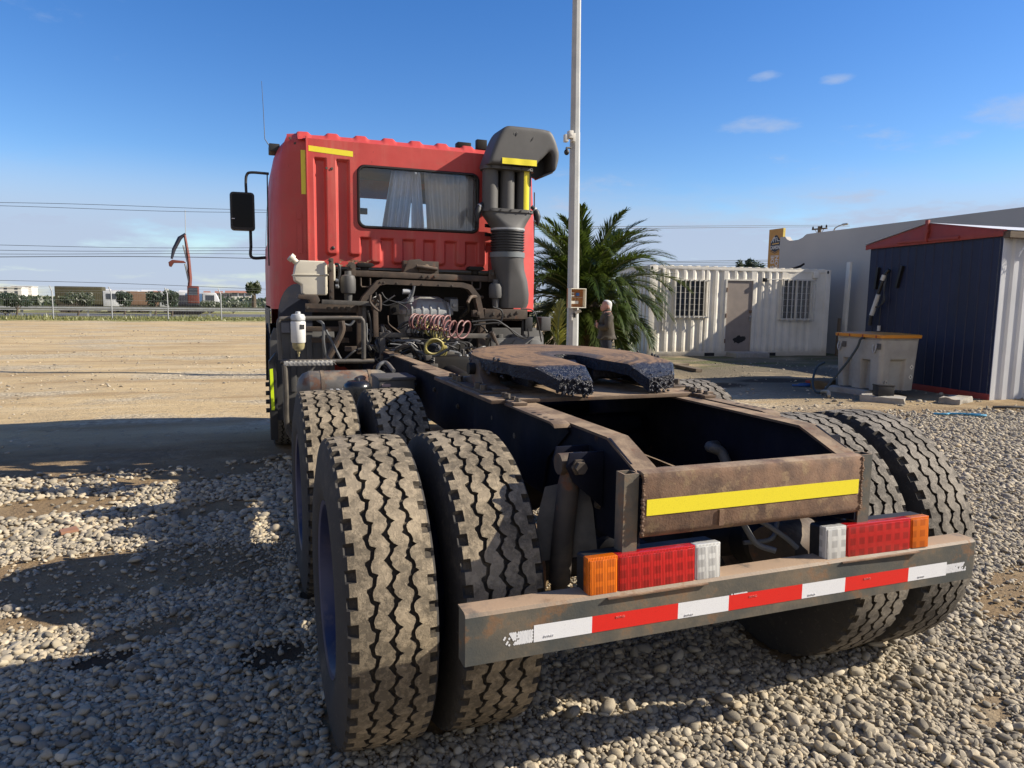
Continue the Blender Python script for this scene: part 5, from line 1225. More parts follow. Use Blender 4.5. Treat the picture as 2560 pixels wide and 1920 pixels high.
q = G(); q.box((-0.708, 2.012, 1.005), (-0.462, 2.308, 1.025)); q.obj('lid', m_grey_plastic, cbx, bevel=0.006)
q = G(); q.add([(x, 2.0185, z) for x, z in rrect(-0.655, 0.975, 0.055, 0.018, 0.006)], [tuple(range(24))]); q.obj('sticker', M('faded_pink_sticker', (0.5, 0.36, 0.33), None, 5, 0.6), cbx, smooth=0)
for z in (0.86, 0.89, 0.93): G().tube([(-0.72, 2.1, z), (-0.60, 2.12, z-0.005), (-0.45, 2.25, z)], 0.010, 8).obj('pipe', m_hose, truck)
for y0, y1, z in ((1.75, 1.98, 1.094), (1.2, 1.7, 1.094)):
    q = G(); q.box((-0.50, y0, z), (-0.40, y1, z+0.008)); q.obj('cover_plate', m_frame_top, truck, bevel=0.002)

# ================================================================== the yard
m_conc_pole = M('weathered_concrete_pole', (0.42, 0.43, 0.42), (0.34, 0.35, 0.345), 3, 0.8, bump=0.1, bscale=60)
m_white_box = M('ivory_box_enamel', (0.66, 0.64, 0.54), (0.6, 0.57, 0.47), 4, 0.5)
m_orange_in = M('primer_box_interior', (0.36, 0.15, 0.05), (0.27, 0.11, 0.04), 7, 0.7)
m_camera = M('off_white_camera_plastic', (0.6, 0.58, 0.52), None, 4, 0.5)
def cont_paint():
    m, n, l, b = nmat('stained_white_container_paint'); t = NT(m)
    col = t.mix(t.step(t.noise(1.3, 6, 0.6), 0.3, 0.7), (0.74, 0.70, 0.61), (0.64, 0.60, 0.51))
    run = t.math('MULTIPLY', t.step(t.noise(7, 8, 0.7, stretch=(1, 1, 0.07)), 0.56, 0.74), 0.55)
    col = t.mix(run, col, (0.36, 0.29, 0.20))
    col = t.mix(t.step(t.noise(4.5, 9, 0.72), 0.66, 0.72), col, t.mix(t.noise(20, 5), (0.24, 0.12, 0.06), (0.14, 0.08, 0.05)))
    sx = n.new('ShaderNodeSeparateXYZ'); l.new(t.coord(), sx.inputs[0])
    col = t.mix(t.math('MULTIPLY', t.step(t.math('ADD', sx.outputs[2], t.math('MULTIPLY', t.noise(5, 6, 0.7), 0.35)), 0.50, 0.22), 0.55), col, (0.33, 0.27, 0.18))
    l.new(col, b.inputs['Base Color']); b.inputs['Roughness'].default_value = 0.62
    l.new(t.bump(t.noise(2.5, 4), 0.5, 0.03), b.inputs['Normal']); return m
m_cont = cont_paint()
m_cont_door = M('worn_grey_door', (0.30, 0.25, 0.21), (0.25, 0.21, 0.18), 3, 0.75, rust=((0.16, 0.12, 0.09), 0.66, 5), bump=0.1)
m_dark = M('dark_room_behind_glass', (0.02, 0.02, 0.02), None, 3, 0.9)
m_bars = M('white_window_bar', (0.62, 0.60, 0.54), (0.5, 0.47, 0.4), 8, 0.6)
m_wall = M('painted_block_wall', (0.42, 0.395, 0.36), (0.39, 0.365, 0.335), 0.7, 0.85, bump=0.06, bscale=14)
m_blue = M('dark_blue_shed_paint', (0.009, 0.014, 0.046), (0.006, 0.010, 0.032), 2.2, 0.6, dust=((0.06, 0.06, 0.07), 0.12), stretch=(1, 1, 0.2), bump=0.05)
m_shed_red = M('shed_red_paint', (0.30, 0.040, 0.026), (0.24, 0.034, 0.024), 3, 0.6, dust=((0.3, 0.16, 0.12), 0.2))
m_shed_white = M('white_corrugated_sheet', (0.62, 0.63, 0.64), (0.52, 0.53, 0.54), 2.5, 0.5, dust=((0.42, 0.38, 0.32), 0.2), stretch=(1, 1, 0.3))
m_tank = M('grey_moulded_plastic', (0.36, 0.345, 0.30), (0.29, 0.275, 0.24), 3.5, 0.6, dust=((0.10, 0.09, 0.08), 0.30), bump=0.06, bscale=40)
m_orange = M('orange_plastic_lid', (0.62, 0.25, 0.025), (0.54, 0.21, 0.022), 4, 0.5, dust=(DUST, 0.15))
m_concrete = M('rough_concrete', (0.34, 0.32, 0.28), (0.25, 0.235, 0.205), 7, 0.9, dust=(DUST, 0.35), bump=0.5, bscale=40)
m_wood = M('weathered_timber', (0.16, 0.12, 0.08), (0.10, 0.075, 0.052), 6, 0.85, stretch=(1, 8, 8), bump=0.2)

# lamp pole with its gear
POLE = (4.600, 10.30)
pole = thing('utility_pole', 'tall grey octagonal concrete pole standing in front of the palm', 'pole', (POLE[0], POLE[1], 0))
def octo(z, r, c=(0, 0)): return [(c[0]+r*math.cos(R(22.5+45*k)), c[1]+r*math.sin(R(22.5+45*k)), z) for k in range(8)]
lean = -0.012
G().loft([octo(z, 0.122-0.0052*z, (lean*max(z-1, 0)-0.0, 0)) for z in (-0.05, 1, 2, 3, 4, 4.76)]).obj('lower_shaft', m_conc_pole, pole, smooth=20)
G().loft([octo(z, 0.118-0.0052*z, (lean*(z-1), 0)) for z in (4.76, 6, 8, 9.5)]).obj('upper_shaft', m_conc_pole, pole, smooth=20)
bx = thing('fuse_box', 'open ivory fuse box with orange interior on the grey pole', 'fuse box', (4.565, 10.02, 1.60))
q = G(); w_, h_, d_ = 0.335, 0.375, 0.14
q.box((-w_/2, -0.01, -h_/2), (w_/2, 0.0, h_/2)); 
bk_ = G(); bk_.box((-w_/2, 0.10, -h_/2), (w_/2, 0.15, h_/2)); bk_.obj('back', m_orange_in, bx)
fr = G()
for a, b in (((-w_/2, -0.02, -h_/2), (-w_/2+0.014, 0.10, h_/2)), ((w_/2-0.014, -0.02, -h_/2), (w_/2, 0.10, h_/2)), ((-w_/2+0.014, -0.02, h_/2-0.014), (w_/2-0.014, 0.10, h_/2)), ((-w_/2+0.014, -0.02, -h_/2), (w_/2-0.014, 0.10, -h_/2+0.014))): fr.box(a, b)
fr.obj('case', m_white_box, bx)
dr = G(); dr.add([(-w_/2-0.005, -0.02, -h_/2-0.005), (-w_/2-0.085, -0.24, -h_/2-0.005), (-w_/2-0.095, -0.238, -h_/2-0.005), (-w_/2-0.015, -0.018, -h_/2-0.005), (-w_/2-0.005, -0.02, h_/2), (-w_/2-0.085, -0.24, h_/2), (-w_/2-0.095, -0.238, h_/2), (-w_/2-0.015, -0.018, h_/2)], [(0, 3, 2, 1), (4, 5, 6, 7), (0, 1, 5, 4), (1, 2, 6, 5), (2, 3, 7, 6), (3, 0, 4, 7)]); dr.obj('open_door', m_white_box, bx)
for (x0, x1, z0, z1), mm in (((-0.14, -0.06, 0.09, 0.105), m_camera), ((-0.14, -0.055, 0.035, 0.06), m_camera), ((0.0, 0.05, 0.045, 0.10), M('blue_breaker', (0.02, 0.10, 0.32), None, 3, 0.5)), ((-0.14, 0.035, -0.11, -0.055), m_camera)):
    q = G(); q.box((x0, 0.05, z0), (x1, 0.10, z1)); q.obj('breaker', mm, bx)
for k in range(6): G().tube([(-0.12+k*0.032, 0.08, 0.015), (-0.115+k*0.032, 0.075, -0.02), (-0.12+k*0.03, 0.08, -0.055)], 0.003, 5).obj('wire', m_coil_yellow if k % 2 else m_coil_red, bx)
G().box((-0.145, 0.085, 0.012), (0.14, 0.095, 0.018)).obj('rail', m_camera, bx)
cm_ = thing('floodlight', 'small ivory floodlight pair high on the grey pole', 'light', (4.40, 10.18, 4.63))
q = G(); q.box((-0.13, -0.06, -0.10), (-0.06, 0.04, 0.04)); q.obj('lamp_head', m_camera, cm_, bevel=0.01)
q = G(); q.box((-0.055, -0.08, -0.03), (0.03, 0.04, 0.11)); q.cyl((-0.015, -0.085, 0.035), (-0.015, -0.07, 0.035), 0.028, n=12); q.obj('lamp_head', m_camera, cm_, bevel=0.01)
q = G(); q.box((0.03, -0.05, -0.08), (0.085, 0.06, 0.075)); q.obj('bracket', m_camera, cm_, bevel=0.006)
sc_ = thing('security_camera', 'black dome security camera hanging below the floodlights on the pole', 'camera', (4.33, 10.18, 4.37))
q = G(); q.ball((0, 0, -0.02), 0.05, 14, 10, (1, 1, 1.15)); q.obj('dome', m_black_plastic, sc_)
q = G(); q.tube(spline([(0.0, 0, 0.03), (0.0, 0.01, 0.06), (0.06, 0.03, 0.07), (0.11, 0.06, 0.08)]), 0.018, 8); q.obj('arm', m_black_plastic, sc_)
lc = thing('bullet_camera', 'small white bullet camera under the fuse box on the pole', 'camera', (4.60, 10.13, 1.33))
q = G(); q.cyl((-0.03, 0.0, -0.02), (0.06, -0.05, 0.035), 0.032, n=14); q.obj('barrel', m_camera, lc)
q = G(); q.box((-0.055, 0.0, -0.11), (-0.015, 0.06, -0.02)); q.obj('mount', m_black_plastic, lc, bevel=0.004)
q = G(); q.box((-0.11, -0.01, -0.16), (-0.08, 0.04, -0.05)); q.obj('tag', m_camera, lc)

# palm
def leaf_mat(name, c, c2, c3):
    m, n, l, b = nmat(name); t = NT(m)
    col = t.mix(t.step(t.noise(3.0, 4), 0.35, 0.65), c, c2); col = t.mix(t.math('MULTIPLY', t.rand(), 0.5), col, c3)
    l.new(col, b.inputs['Base Color']); b.inputs['Roughness'].default_value = 0.42; b.inputs['Specular IOR Level'].default_value = 0.5
    b.inputs['Subsurface Weight'].default_value = 0.0
    tr = n.new('ShaderNodeBsdfTranslucent'); l.new(t.mix(0.5, col, (0.16, 0.22, 0.03)), tr.inputs[0])
    mx = n.new('ShaderNodeMixShader'); mx.inputs[0].default_value = 0.30; l.new(b.outputs[0], mx.inputs[1]); l.new(tr.outputs[0], mx.inputs[2])
    l.new(mx.outputs[0], n['Material Output'].inputs[0]); return m
m_frond = leaf_mat('palm_leaflet_green', (0.026, 0.050, 0.010), (0.045, 0.075, 0.014), (0.080, 0.095, 0.018))
m_frond_y = leaf_mat('palm_leaflet_yellow', (0.24, 0.23, 0.035), (0.16, 0.18, 0.03), (0.30, 0.26, 0.05))
m_rachis = M('palm_rachis', (0.17, 0.19, 0.07), (0.12, 0.13, 0.05), 5, 0.55)
m_trunk = M('palm_trunk_bark', (0.10, 0.075, 0.05), (0.06, 0.045, 0.032), 8, 0.95, bump=0.6, bscale=30)
def frond_mesh(L, e0, bend, seed, leaf=0.42, n=78, yellow=False):
    rr = random.Random(seed); g = G(); pts_ = []; p = Vector((0, 0, 0)); a = R(e0); K = 26; side = rr.uniform(-0.06, 0.06)
    for k in range(K+1):
        pts_.append(p.copy()); t_ = k/K
        a_ = a - R(bend)*(t_**1.35); p = p + Vector((math.cos(a_), side*t_, math.sin(a_)))*(L/K)
    g.m = 1; g.tube(pts_, [0.026*(1-0.92*(k/K))+0.002 for k in range(K+1)], 6); g.m = 0
    for j in range(n):
        t_ = 0.10+0.90*j/(n-1); f = t_*K; i = min(K-1, int(f)); c = pts_[i].lerp(pts_[i+1], f-i); d = (pts_[i+1]-pts_[i]).normalized()
        up = Vector((0, 0, 1)); sd = d.cross(up).normalized(); nu = sd.cross(d)
        ln = leaf*(0.55+0.75*math.sin(math.pi*min(1, 0.16+t_*0.86))**0.8)*rr.uniform(0.85, 1.1)*(1 if t_ < 0.85 else 0.85)
        for s in (-1, 1):
            ang = R(48-22*t_+rr.uniform(-8, 8)); lift = R(rr.uniform(12, 40))
            ld = (d*math.sin(R(90)-ang) + sd*s*math.cos(R(90)-ang)*math.cos(lift) + nu*math.sin(lift)*0.55).normalized()
            wv = ld.cross(nu).normalized()*0.0145; droop = Vector((0, 0, -1))
            a0 = c; a1 = c+ld*ln*0.5+droop*ln*0.04; a2 = c+ld*ln*0.98+droop*ln*rr.uniform(0.12, 0.30)
            b0 = len(g.v); g.v += [tuple(a0-wv*.6), tuple(a0+wv*.6), tuple(a1+wv), tuple(a1-wv), tuple(a2)]
            g.f += [[b0, b0+1, b0+2, b0+3], [b0+3, b0+2, b0+4]]; g.mi += [0, 0]
    me = bpy.data.meshes.new('frond'); me.from_pydata(g.v, [], g.f); me.materials.append(m_frond_y if yellow else m_frond); me.materials.append(m_rachis); me.polygons.foreach_set('material_index', g.mi); me.update(); return me
palm = thing('palm_tree', 'low bushy palm with arching fronds behind the grey pole', 'palm tree', (6.15, 12.9, 0))
g_ = G(); rows = []
for k in range(15):
    z = k*0.11; r_ = 0.30+0.05*(k % 2)+0.02*math.sin(k); rows.append([((r_+0.02*math.cos(5*a))*math.cos(a), (r_+0.02*math.cos(5*a))*math.sin(a), z) for a in np.linspace(0, 6.283, 25)[:-1]])
g_.loft(rows).obj('trunk', m_trunk, palm)
crown = link('crown', None, palm, (0, 0, 0))
kinds = [(82, 60, 2.35), (73, 78, 2.5), (62, 92, 2.5), (48, 100, 2.42), (32, 96, 2.2), (12, 86, 1.95), (-14, 60, 1.7)]
FM = [[frond_mesh(L*s_, e_, b_, 100+i*7+v) for v, s_ in enumerate((1.0, 0.93))] for i, (e_, b_, L) in enumerate(kinds)]
rr = random.Random(21)
for i, cnt in enumerate((10, 15, 19, 20, 18, 15, 11)):
    for k in range(cnt):
        az = 6.283*(k+0.5*(i % 2))/cnt+rr.uniform(-0.2, 0.2)
        o = link('frond', FM[i][k % 2], crown, (0.16*math.cos(az), 0.16*math.sin(az), 1.44+0.06*(3-i)), (rr.uniform(-0.12, 0.12), rr.uniform(-0.08, 0.08), az)); sc__ = rr.uniform(0.9, 1.1); o.scale = (sc__,)*3
m_frond_d = leaf_mat('dead_palm_leaflet', (0.16, 0.10, 0.05), (0.11, 0.075, 0.04), (0.2, 0.14, 0.07))
fdm = FM[6][0].copy(); fdm.materials[0] = m_frond_d
for k in range(7):
    az = 0.4+0.9*k; o = link('dry_frond', fdm, crown, (0.2*math.cos(az), 0.2*math.sin(az), 1.35), (0, 0.55, az)); o.scale = (0.75,)*3
# dying yellow frond standing beside the pole
yf = frond_mesh(1.05, 100, 40, 77, 0.30, 34, True)
ypl = thing('palm_shoot', 'yellowing young palm shoot left of the grey pole', 'palm shoot', (4.72, 11.2, 0))
link('frond', yf, ypl, (0, 0, 0.50), (0, 0, 0.6)); link('frond', frond_mesh(0.8, 80, 70, 78, 0.28, 28, True), ypl, (0, 0, 0.5), (0, 0, 2.6))
G().tube([(0, 0, -0.02), (0.01, 0, 0.2), (0, 0, 0.55)], [0.09, 0.075, 0.03], 10).obj('stem', m_trunk, ypl)

# container office
CA = math.atan2(-0.8, 5.8)
co = thing('container_office', 'white corrugated container office with barred windows, half in shadow', 'container', (9.32, 15.2, 0), CA)
def corr_poly(x0, x1, pitch=0.278, d=0.036):
    pts_ = []; x = x0
    while x < x1-1e-6:
        for u, v in ((0, 0), (0.25, 0), (0.5, 1), (0.75, 1)):
            if x+u*pitch <= x1: pts_.append((x+u*pitch, v*d))
        x += pitch
    pts_.append((x1, 0)); return pts_
def corr(x0, x1, z0, z1, name='wall_panel', mm=None, par=None, pitch=0.278, d=0.036):
    f = corr_poly(x0, x1, pitch, d); g = G(); g.prism(f+[(x1, 0.06), (x0, 0.06)], 2, z0, z1); return g.obj(name, mm or m_cont, par or co, smooth=10)
CL, CH = 5.88, 2.60
W1, DR, W2 = (0.80, 1.775, 1.175, 2.187), (2.42, 3.318, 0.145, 2.22), (4.25, 5.27, 1.13, 2.265)
z0, z1 = 0.14, 2.50
corr(0.25, W1[0]-0.01, z0, z1); corr(W1[0]-0.01, W1[1]+0.01, z0, W1[2]-0.01); corr(W1[0]-0.01, W1[1]+0.01, W1[3]+0.01, z1)
corr(W1[1]+0.01, DR[0]-0.02, z0, z1); corr(DR[0]-0.02, DR[1]+0.02, DR[3]+0.04, z1); corr(DR[1]+0.02, W2[0]-0.01, z0, z1, pitch=0.23, d=0.03)
corr(W2[0]-0.01, W2[1]+0.01, z0, W2[2]-0.01, pitch=0.25, d=0.02); corr(W2[0]-0.01, W2[1]+0.01, W2[3]+0.01, z1, pitch=0.5, d=0.012); corr(W2[1]+0.01, CL-0.18, z0, z1, pitch=0.42, d=0.012)
for x0_, x1_ in ((0.0, 0.25), (CL-0.18, CL)):
    q = G(); q.box((x0_, -0.012, 0.0), (x1_, 0.16, CH)); q.obj('corner_post', m_cont, co, bevel=0.012)
for xx_ in (0.0, CL-0.18):
    q = G(); q.add([(xx_+0.07+0.035*math.cos(a), -0.0135, CH-0.075+0.05*math.sin(a)) for a in np.linspace(0, 6.283, 17)[:-1]], [tuple(range(16))]); q.obj('corner_casting_hole', m_dark, co, smooth=0)
q = G(); q.box((0.25, -0.004, z1), (CL-0.18, 0.1, CH-0.03)); q.obj('top_rail', m_cont, co, bevel=0.006)
q = G(); q.box((0.25, -0.008, -0.02), (CL-0.18, 0.1, z0)); q.obj('bottom_rail', m_cont, co, bevel=0.006)
for x0_, x1_ in ((1.81, 2.13), (3.82, 4.15)):
    q = G(); q.box((x0_, -0.0105, 0.01), (x1_, -0.0085, 0.105)); q.obj('forklift_slot', m_dark, co)
q = G(); q.box((0.02, 0.16, 0.05), (0.06, 2.38, CH-0.02)); q.obj('left_end_wall', m_cont, co); q = G(); q.box((CL-0.06, 0.16, 0.05), (CL-0.02, 2.38, CH-0.02)); q.obj('right_end_wall', m_cont, co)
for k in range(8): G().box((-0.012, 0.24+k*0.27, 0.15), (0.02, 0.36+k*0.27, CH-0.12)).obj('end_rib', m_cont, co, bevel=0.01)
q = G(); q.box((0.0, 0.0, CH-0.028), (CL, 2.4, CH+0.0)); q.obj('roof', m_cont, co)
q = G(); q.box((0.05, 2.36, 0.05), (CL-0.05, 2.40, CH-0.03)); q.obj('back_wall', m_cont, co)
for k in range(21):
    G().box((0.10+k*0.275, 0.05, CH+0.001), (0.22+k*0.275, 2.35, CH+0.022)).obj('roof_rib', m_cont, co, bevel=0.006)
def barred(x0, x1, zz0, zz1, nb):
    w = link('window', None, co, (0, 0, 0))
    q = G(); q.box((x0, 0.10, zz0), (x1, 0.12, zz1)); q.obj('dark_room', m_dark, w)
    q = G(); q.add([(x0, 0.04, zz0), (x1, 0.04, zz0), (x1, 0.04, zz1), (x0, 0.04, zz1)], [(0, 1, 2, 3)]); q.obj('pane', m_glass, w, smooth=0)
    fr = G(); t_ = 0.035
    for a, b in (((x0-t_, -0.03, zz0-t_), (x0, 0.08, zz1+t_)), ((x1, -0.03, zz0-t_), (x1+t_, 0.08, zz1+t_)), ((x0, -0.03, zz1), (x1, 0.08, zz1+t_)), ((x0, -0.03, zz0-t_), (x1, 0.08, zz0)), (((x0+x1)/2-0.02, 0.02, zz0), ((x0+x1)/2+0.02, 0.06, zz1))): fr.box(a, b)
    fr.obj('frame', m_cont, w, bevel=0.003)
    for k in range(nb):
        x = x0-0.03+(x1-x0+0.06)*k/(nb-1); G().box((x-0.012, -0.135, zz0-0.06), (x+0.012, -0.115, zz1+0.03)).obj('bar', m_bars, w)
    for z in (zz0-0.03, zz1+0.01): G().box((x0-0.06, -0.114, z-0.02), (x1+0.06, -0.098, z+0.02)).obj('cross_bar', m_bars, w)
    for x in (x0-0.05, x1+0.05):
        for z in (zz0-0.03, zz1+0.01): G().box((x-0.01, -0.097, z-0.01), (x+0.01, -0.005, z+0.01)).obj('bracket', m_bars, w)
    for k in range(1, 6): G().box((x0, 0.030, zz0+(zz1-zz0)*k/6-0.004), (x1, 0.036, zz0+(zz1-zz0)*k/6+0.004)).obj('glazing_bar', m_bars, w)
    return w
barred(*W1[:2], *W1[2:], 8); barred(*W2[:2], *W2[2:], 8)
dw_ = link('door', None, co, (0, 0, 0)); dw_['label'] = 'worn brown-grey door with a rusted hole at the bottom'
q = G(); q.box((DR[0]+0.03, 0.012, DR[2]), (DR[1]-0.03, 0.05, DR[3])); q.obj('leaf', m_cont_door, dw_)
q = G()
for a, b in (((DR[0]-0.02, -0.015, DR[2]-0.02), (DR[0]+0.03, 0.055, DR[3]+0.04)), ((DR[1]-0.03, -0.015, DR[2]-0.02), (DR[1]+0.02, 0.055, DR[3]+0.04)), ((DR[0]+0.03, -0.015, DR[3]), (DR[1]-0.03, 0.055, DR[3]+0.04))): q.box(a, b)
q.obj('frame', m_cont, dw_)
rr = random.Random(4); hp_ = []
for k in range(26):
    a = 6.283*k/26; hp_.append((2.95+(0.21+rr.uniform(-0.045, 0.05))*math.cos(a), 0.0105, 0.50+(0.10+rr.uniform(-0.03, 0.035))*math.sin(a)+0.03*math.cos(a)))
q = G(); q.add(hp_, [tuple(range(26))]); q.obj('rust_hole', m_dark, dw_, smooth=0)
q = G(); q.ball((3.23, -0.03, 1.17), 0.035, 10, 8); q.cyl((3.23, 0.01, 1.17), (3.23, -0.03, 1.17), 0.02, n=10); q.box((3.21, -0.02, 1.05), (3.25, 0.012, 1.14)); q.obj('handle', m_alu, dw_)
for z in (0.45, 1.2, 1.95): G().cyl((DR[0]+0.02, -0.022, z-0.06), (DR[0]+0.02, -0.022, z+0.06), 0.018, n=10).obj('hinge', m_rust, dw_)
G().box((3.20, -0.006, 1.28), (3.30, 0.0115, 1.36)).obj('hasp', m_rust, dw_, bevel=0.003)
q = G(); q.box((0.38, -0.05, 2.33), (0.47, 0.03, 2.52)); q.box((0.40, -0.06, 2.30), (0.46, -0.03, 2.40)); q.obj('wall_lamp', m_cont, co, bevel=0.015)
q = G(); q.tube([(0.44, -0.02, 2.30), (0.44, -0.02, 0.75)], 0.02, 8); q.obj('conduit', m_cont, co)
q = G(); q.box((3.57, -0.11, 2.20), (3.68, -0.02, 2.31)); q.obj('security_lamp', m_black_steel, co, bevel=0.01)
q = G(); q.tube([(3.66, -0.05, 2.265), (4.18, -0.05, 2.285)], 0.012, 8); q.obj('lamp_conduit', m_bars, co)
q = G(); q.box((5.25, -0.06, 2.34), (5.43, 0.0, 2.52)); q.obj('vent_box', m_cont, co, bevel=0.01)
q = G(); q.tube([(4.72, 0.6, 2.625), (4.95, 0.6, 2.64), (5.20, 0.55, 2.72), (5.30, 0.5, 2.80)], [0.02, 0.03, 0.035, 0.03], 10); o = q.obj('bent_roof_pipe', m_black_steel, co)
# concrete step at the door
q = G(); q.box((-0.52, -0.30, -0.02), (0.55, 0.26, 0.15)); st = tag(q.obj('concrete_step', m_concrete, bevel=0.015), 'grey concrete step in front of the container door', 'step'); st.location = (12.15, 14.35, 0); st.rotation_euler = (0, 0, CA)

# boundary wall and what stands behind it
wp = [(17.90, -0.05), (17.88, 3.892), (17.64, 3.897), (17.55, 3.80), (17.42, 3.74), (17.20, 3.735), (17.00, 3.745), (16.81, 3.795), (16.70, 3.87), (16.62, 3.90), (15.54, 3.914), (9.55, 3.957), (-14.0, 4.10), (-14.0, -0.05)]
g = G(); g.prism(wp, 0, 16.2, 16.42); bw = tag(g.obj('boundary_wall', m_wall), 'long white boundary wall in shade, its top dipping near the orange sign', 'wall')
q = G(); q.box((19.5, 14.5, 0), (27, 20.4, 4.10)); q.prism([(19.5, 4.10), (23.2, 4.30), (27, 4.10)], 1, 14.5, 20.4); tag(q.obj('warehouse', M('bright_white_cladding', (0.72, 0.72, 0.70), None, 2, 0.6)), 'bright white roof showing in the dip of the boundary wall', 'building')
sg = thing('pylon_sign', 'tall orange pylon sign with a dark shield and white lettering', 'sign', (17.5, 19.62, 0))
m_sign = M('orange_sign_face', (0.46, 0.22, 0.035), (0.42, 0.20, 0.03), 3, 0.5); m_sign_edge = M('yellow_sign_edge', (0.66, 0.48, 0.08), None, 3, 0.5)
m_navy = M('navy_shield', (0.012, 0.014, 0.028), None, 3, 0.5); m_lett = M('white_lettering', (0.62, 0.58, 0.54), None, 3, 0.5); m_lett2 = M('orange_ribbon', (0.62, 0.36, 0.10), None, 3, 0.5)
q = G(); q.box((0, -0.375, 0), (0.10, 0.375, 4.40)); q.obj('panel', m_sign, sg)
q = G(); q.box((0.0, -0.392, 0), (0.10, -0.3765, 4.40)); q.obj('edge_trim', m_sign_edge, sg)
def flat(pts_, name, mm, x=-0.003):
    """polygon on the sign's yard-side face, given as (across from left, height)"""
    q = G(); q.add([(x, -u, v) for u, v in pts_], [tuple(range(len(pts_)))]); return q.obj(name, mm, sg, smooth=0)
flat([(-0.26, 3.78), (-0.26, 3.93), (-0.10, 4.10), (-0.02, 4.16), (0.08, 4.16), (0.18, 4.05), (0.25, 3.98), (0.25, 3.62), (0.0, 3.53), (-0.26, 3.63)], 'shield', m_navy)
for pts_ in ([(-0.25, 3.90), (-0.21, 3.90), (-0.10, 4.06), (-0.09, 4.12)], [(-0.13, 3.91), (-0.10, 3.90), (-0.05, 4.10), (-0.08, 4.12)], [(-0.06, 4.07), (0.09, 4.09), (0.09, 4.065), (-0.06, 4.045)], [(0.06, 4.09), (0.09, 4.09), (0.12, 3.96), (0.09, 3.96)], [(-0.03, 4.0), (0.05, 4.01), (0.05, 3.985), (-0.03, 3.975)], [(0.0, 4.08), (0.025, 4.08), (0.025, 3.90), (0.0, 3.90)], [(0.08, 3.965), (0.23, 3.955), (0.23, 3.93), (0.08, 3.94)]): flat(pts_, 'emblem_stroke', m_lett, -0.006)
flat([(-0.18, 3.855), (0.20, 3.875), (0.20, 3.835), (-0.18, 3.815)], 'ribbon', m_lett2, -0.006)
flat([(-0.26, 3.60), (0.0, 3.50), (0.25, 3.59), (0.25, 3.57), (0.0, 3.475), (-0.26, 3.58)], 'shield_outline', m_navy, -0.004)
def text(s_, size, name, mm, par, loc, rot, bold=0.0, sx=1.0):
    cu = bpy.data.curves.new(name, 'FONT'); cu.body = s_; cu.size = size; cu.align_x = 'CENTER'; cu.align_y = 'CENTER'; cu.offset = bold; cu.extrude = 0.001; cu.resolution_u = 3
    tmp = bpy.data.objects.new('tmp', cu); COL.objects.link(tmp); dg = bpy.context.evaluated_depsgraph_get(); dg.update(); me = bpy.data.meshes.new_from_object(tmp.evaluated_get(dg)); bpy.data.objects.remove(tmp)
    me.materials.clear(); me.materials.append(mm); o = link(name, me, par, loc, rot); o.scale = (sx, 1, 1); return o
text('CAMION', 0.185, 'lettering', m_lett, sg, (-0.008, 0.005, 3.70), (R(90), 0, R(-90)), 0.006, 0.72)
text('S DE', 0.26, 'lettering', m_lett, sg, (-0.006, 0.10, 3.16), (R(90), R(-90), R(-90)), 0.007)
text('ION', 0.26, 'lettering', m_lett, sg, (-0.006, -0.13, 3.17), (R(90), R(-90), R(-90)), 0.007)
# white leaning post between container and wall
q = G(); q.bar((0, 0, 0), (0.05, 0.0, 2.85), 0.14, 0.09); p_ = tag(q.obj('leaning_post', m_cont, bevel=0.006), 'white timber post leaning against the boundary wall', 'post'); p_.location = (15.75, 14.35, 0)
q = G(); q.bar((0, 0, 0), (0.03, 0.0, 1.15), 0.09, 0.05); p_ = tag(q.obj('timber_plank', m_wood, bevel=0.004), 'short brown plank upright beside the white leaning post', 'plank'); p_.location = (15.45, 14.28, 0)

# shed
SA = -R(5.4)
sd = thing('storage_shed', 'dark blue shed with red gable trim and white corrugated side', 'shed', (9.9, 5.55, 0), SA)
SL, SD, SH = 2.84, 3.2, 2.66
g = G(); ys_ = np.arange(0.0, SL+0.001, 0.01); prof = []
for y in ys_:
    k = (y % 0.19)/0.19; prof.append((-(0.010 if k < 0.16 else 0.0), y))
g.prism([(x, y) for x, y in prof]+[(0.05, SL), (0.05, 0)], 2, 0.12, SH); g.obj('front_sheet', m_blue, sd, smooth=10)
g = G(); g.box((-0.03, -0.004, -0.02), (0.06, SL+0.03, 0.118)); g.obj('base_beam', m_shed_red, sd, bevel=0.006)
prof = []; x = 0.0
while x < SD:
    prof += [(x, 0.0), (x+0.10, 0.0), (x+0.125, 0.035), (x+0.225, 0.035)]; x += 0.25
g = G(); g.prism([(a, b+0.0) for a, b in prof]+[(x, 0.07), (0.0, 0.07)], 2, 0.0, SH-0.02); g.obj('side_sheet', m_shed_white, sd, smooth=10)
g = G(); g.box((-0.012, -0.012, 0.0), (0.05, 0.0-0.001, SH)); g.obj('corner_flashing', m_shed_white, sd)
g = G(); g.box((0.05, SL-0.05, 0), (SD, SL, SH)); g.obj('far_side_sheet', m_shed_white, sd); g = G(); g.box((SD-0.02, 0.07, 0), (SD+0.02, SL, SH)); g.obj('back_sheet', m_shed_white, sd)
gb = [(-0.06, SH+0.0), (-0.06, SH+0.10), (1.44, SH+0.345), (2.93, SH+0.06), (2.93, SH-0.03), (2.85, SH-0.02)]
g = G(); g.prism(gb, 0, -0.05, -0.02); g.obj('gable_fascia', m_shed_red, sd, bevel=0.004)
g = G(); g.bar((-0.065, 0.78, SH+0.045), (-0.065, 2.12, SH+0.06), 0.03, 0.05); g.obj('fascia_rail', m_shed_red, sd, bevel=0.004)
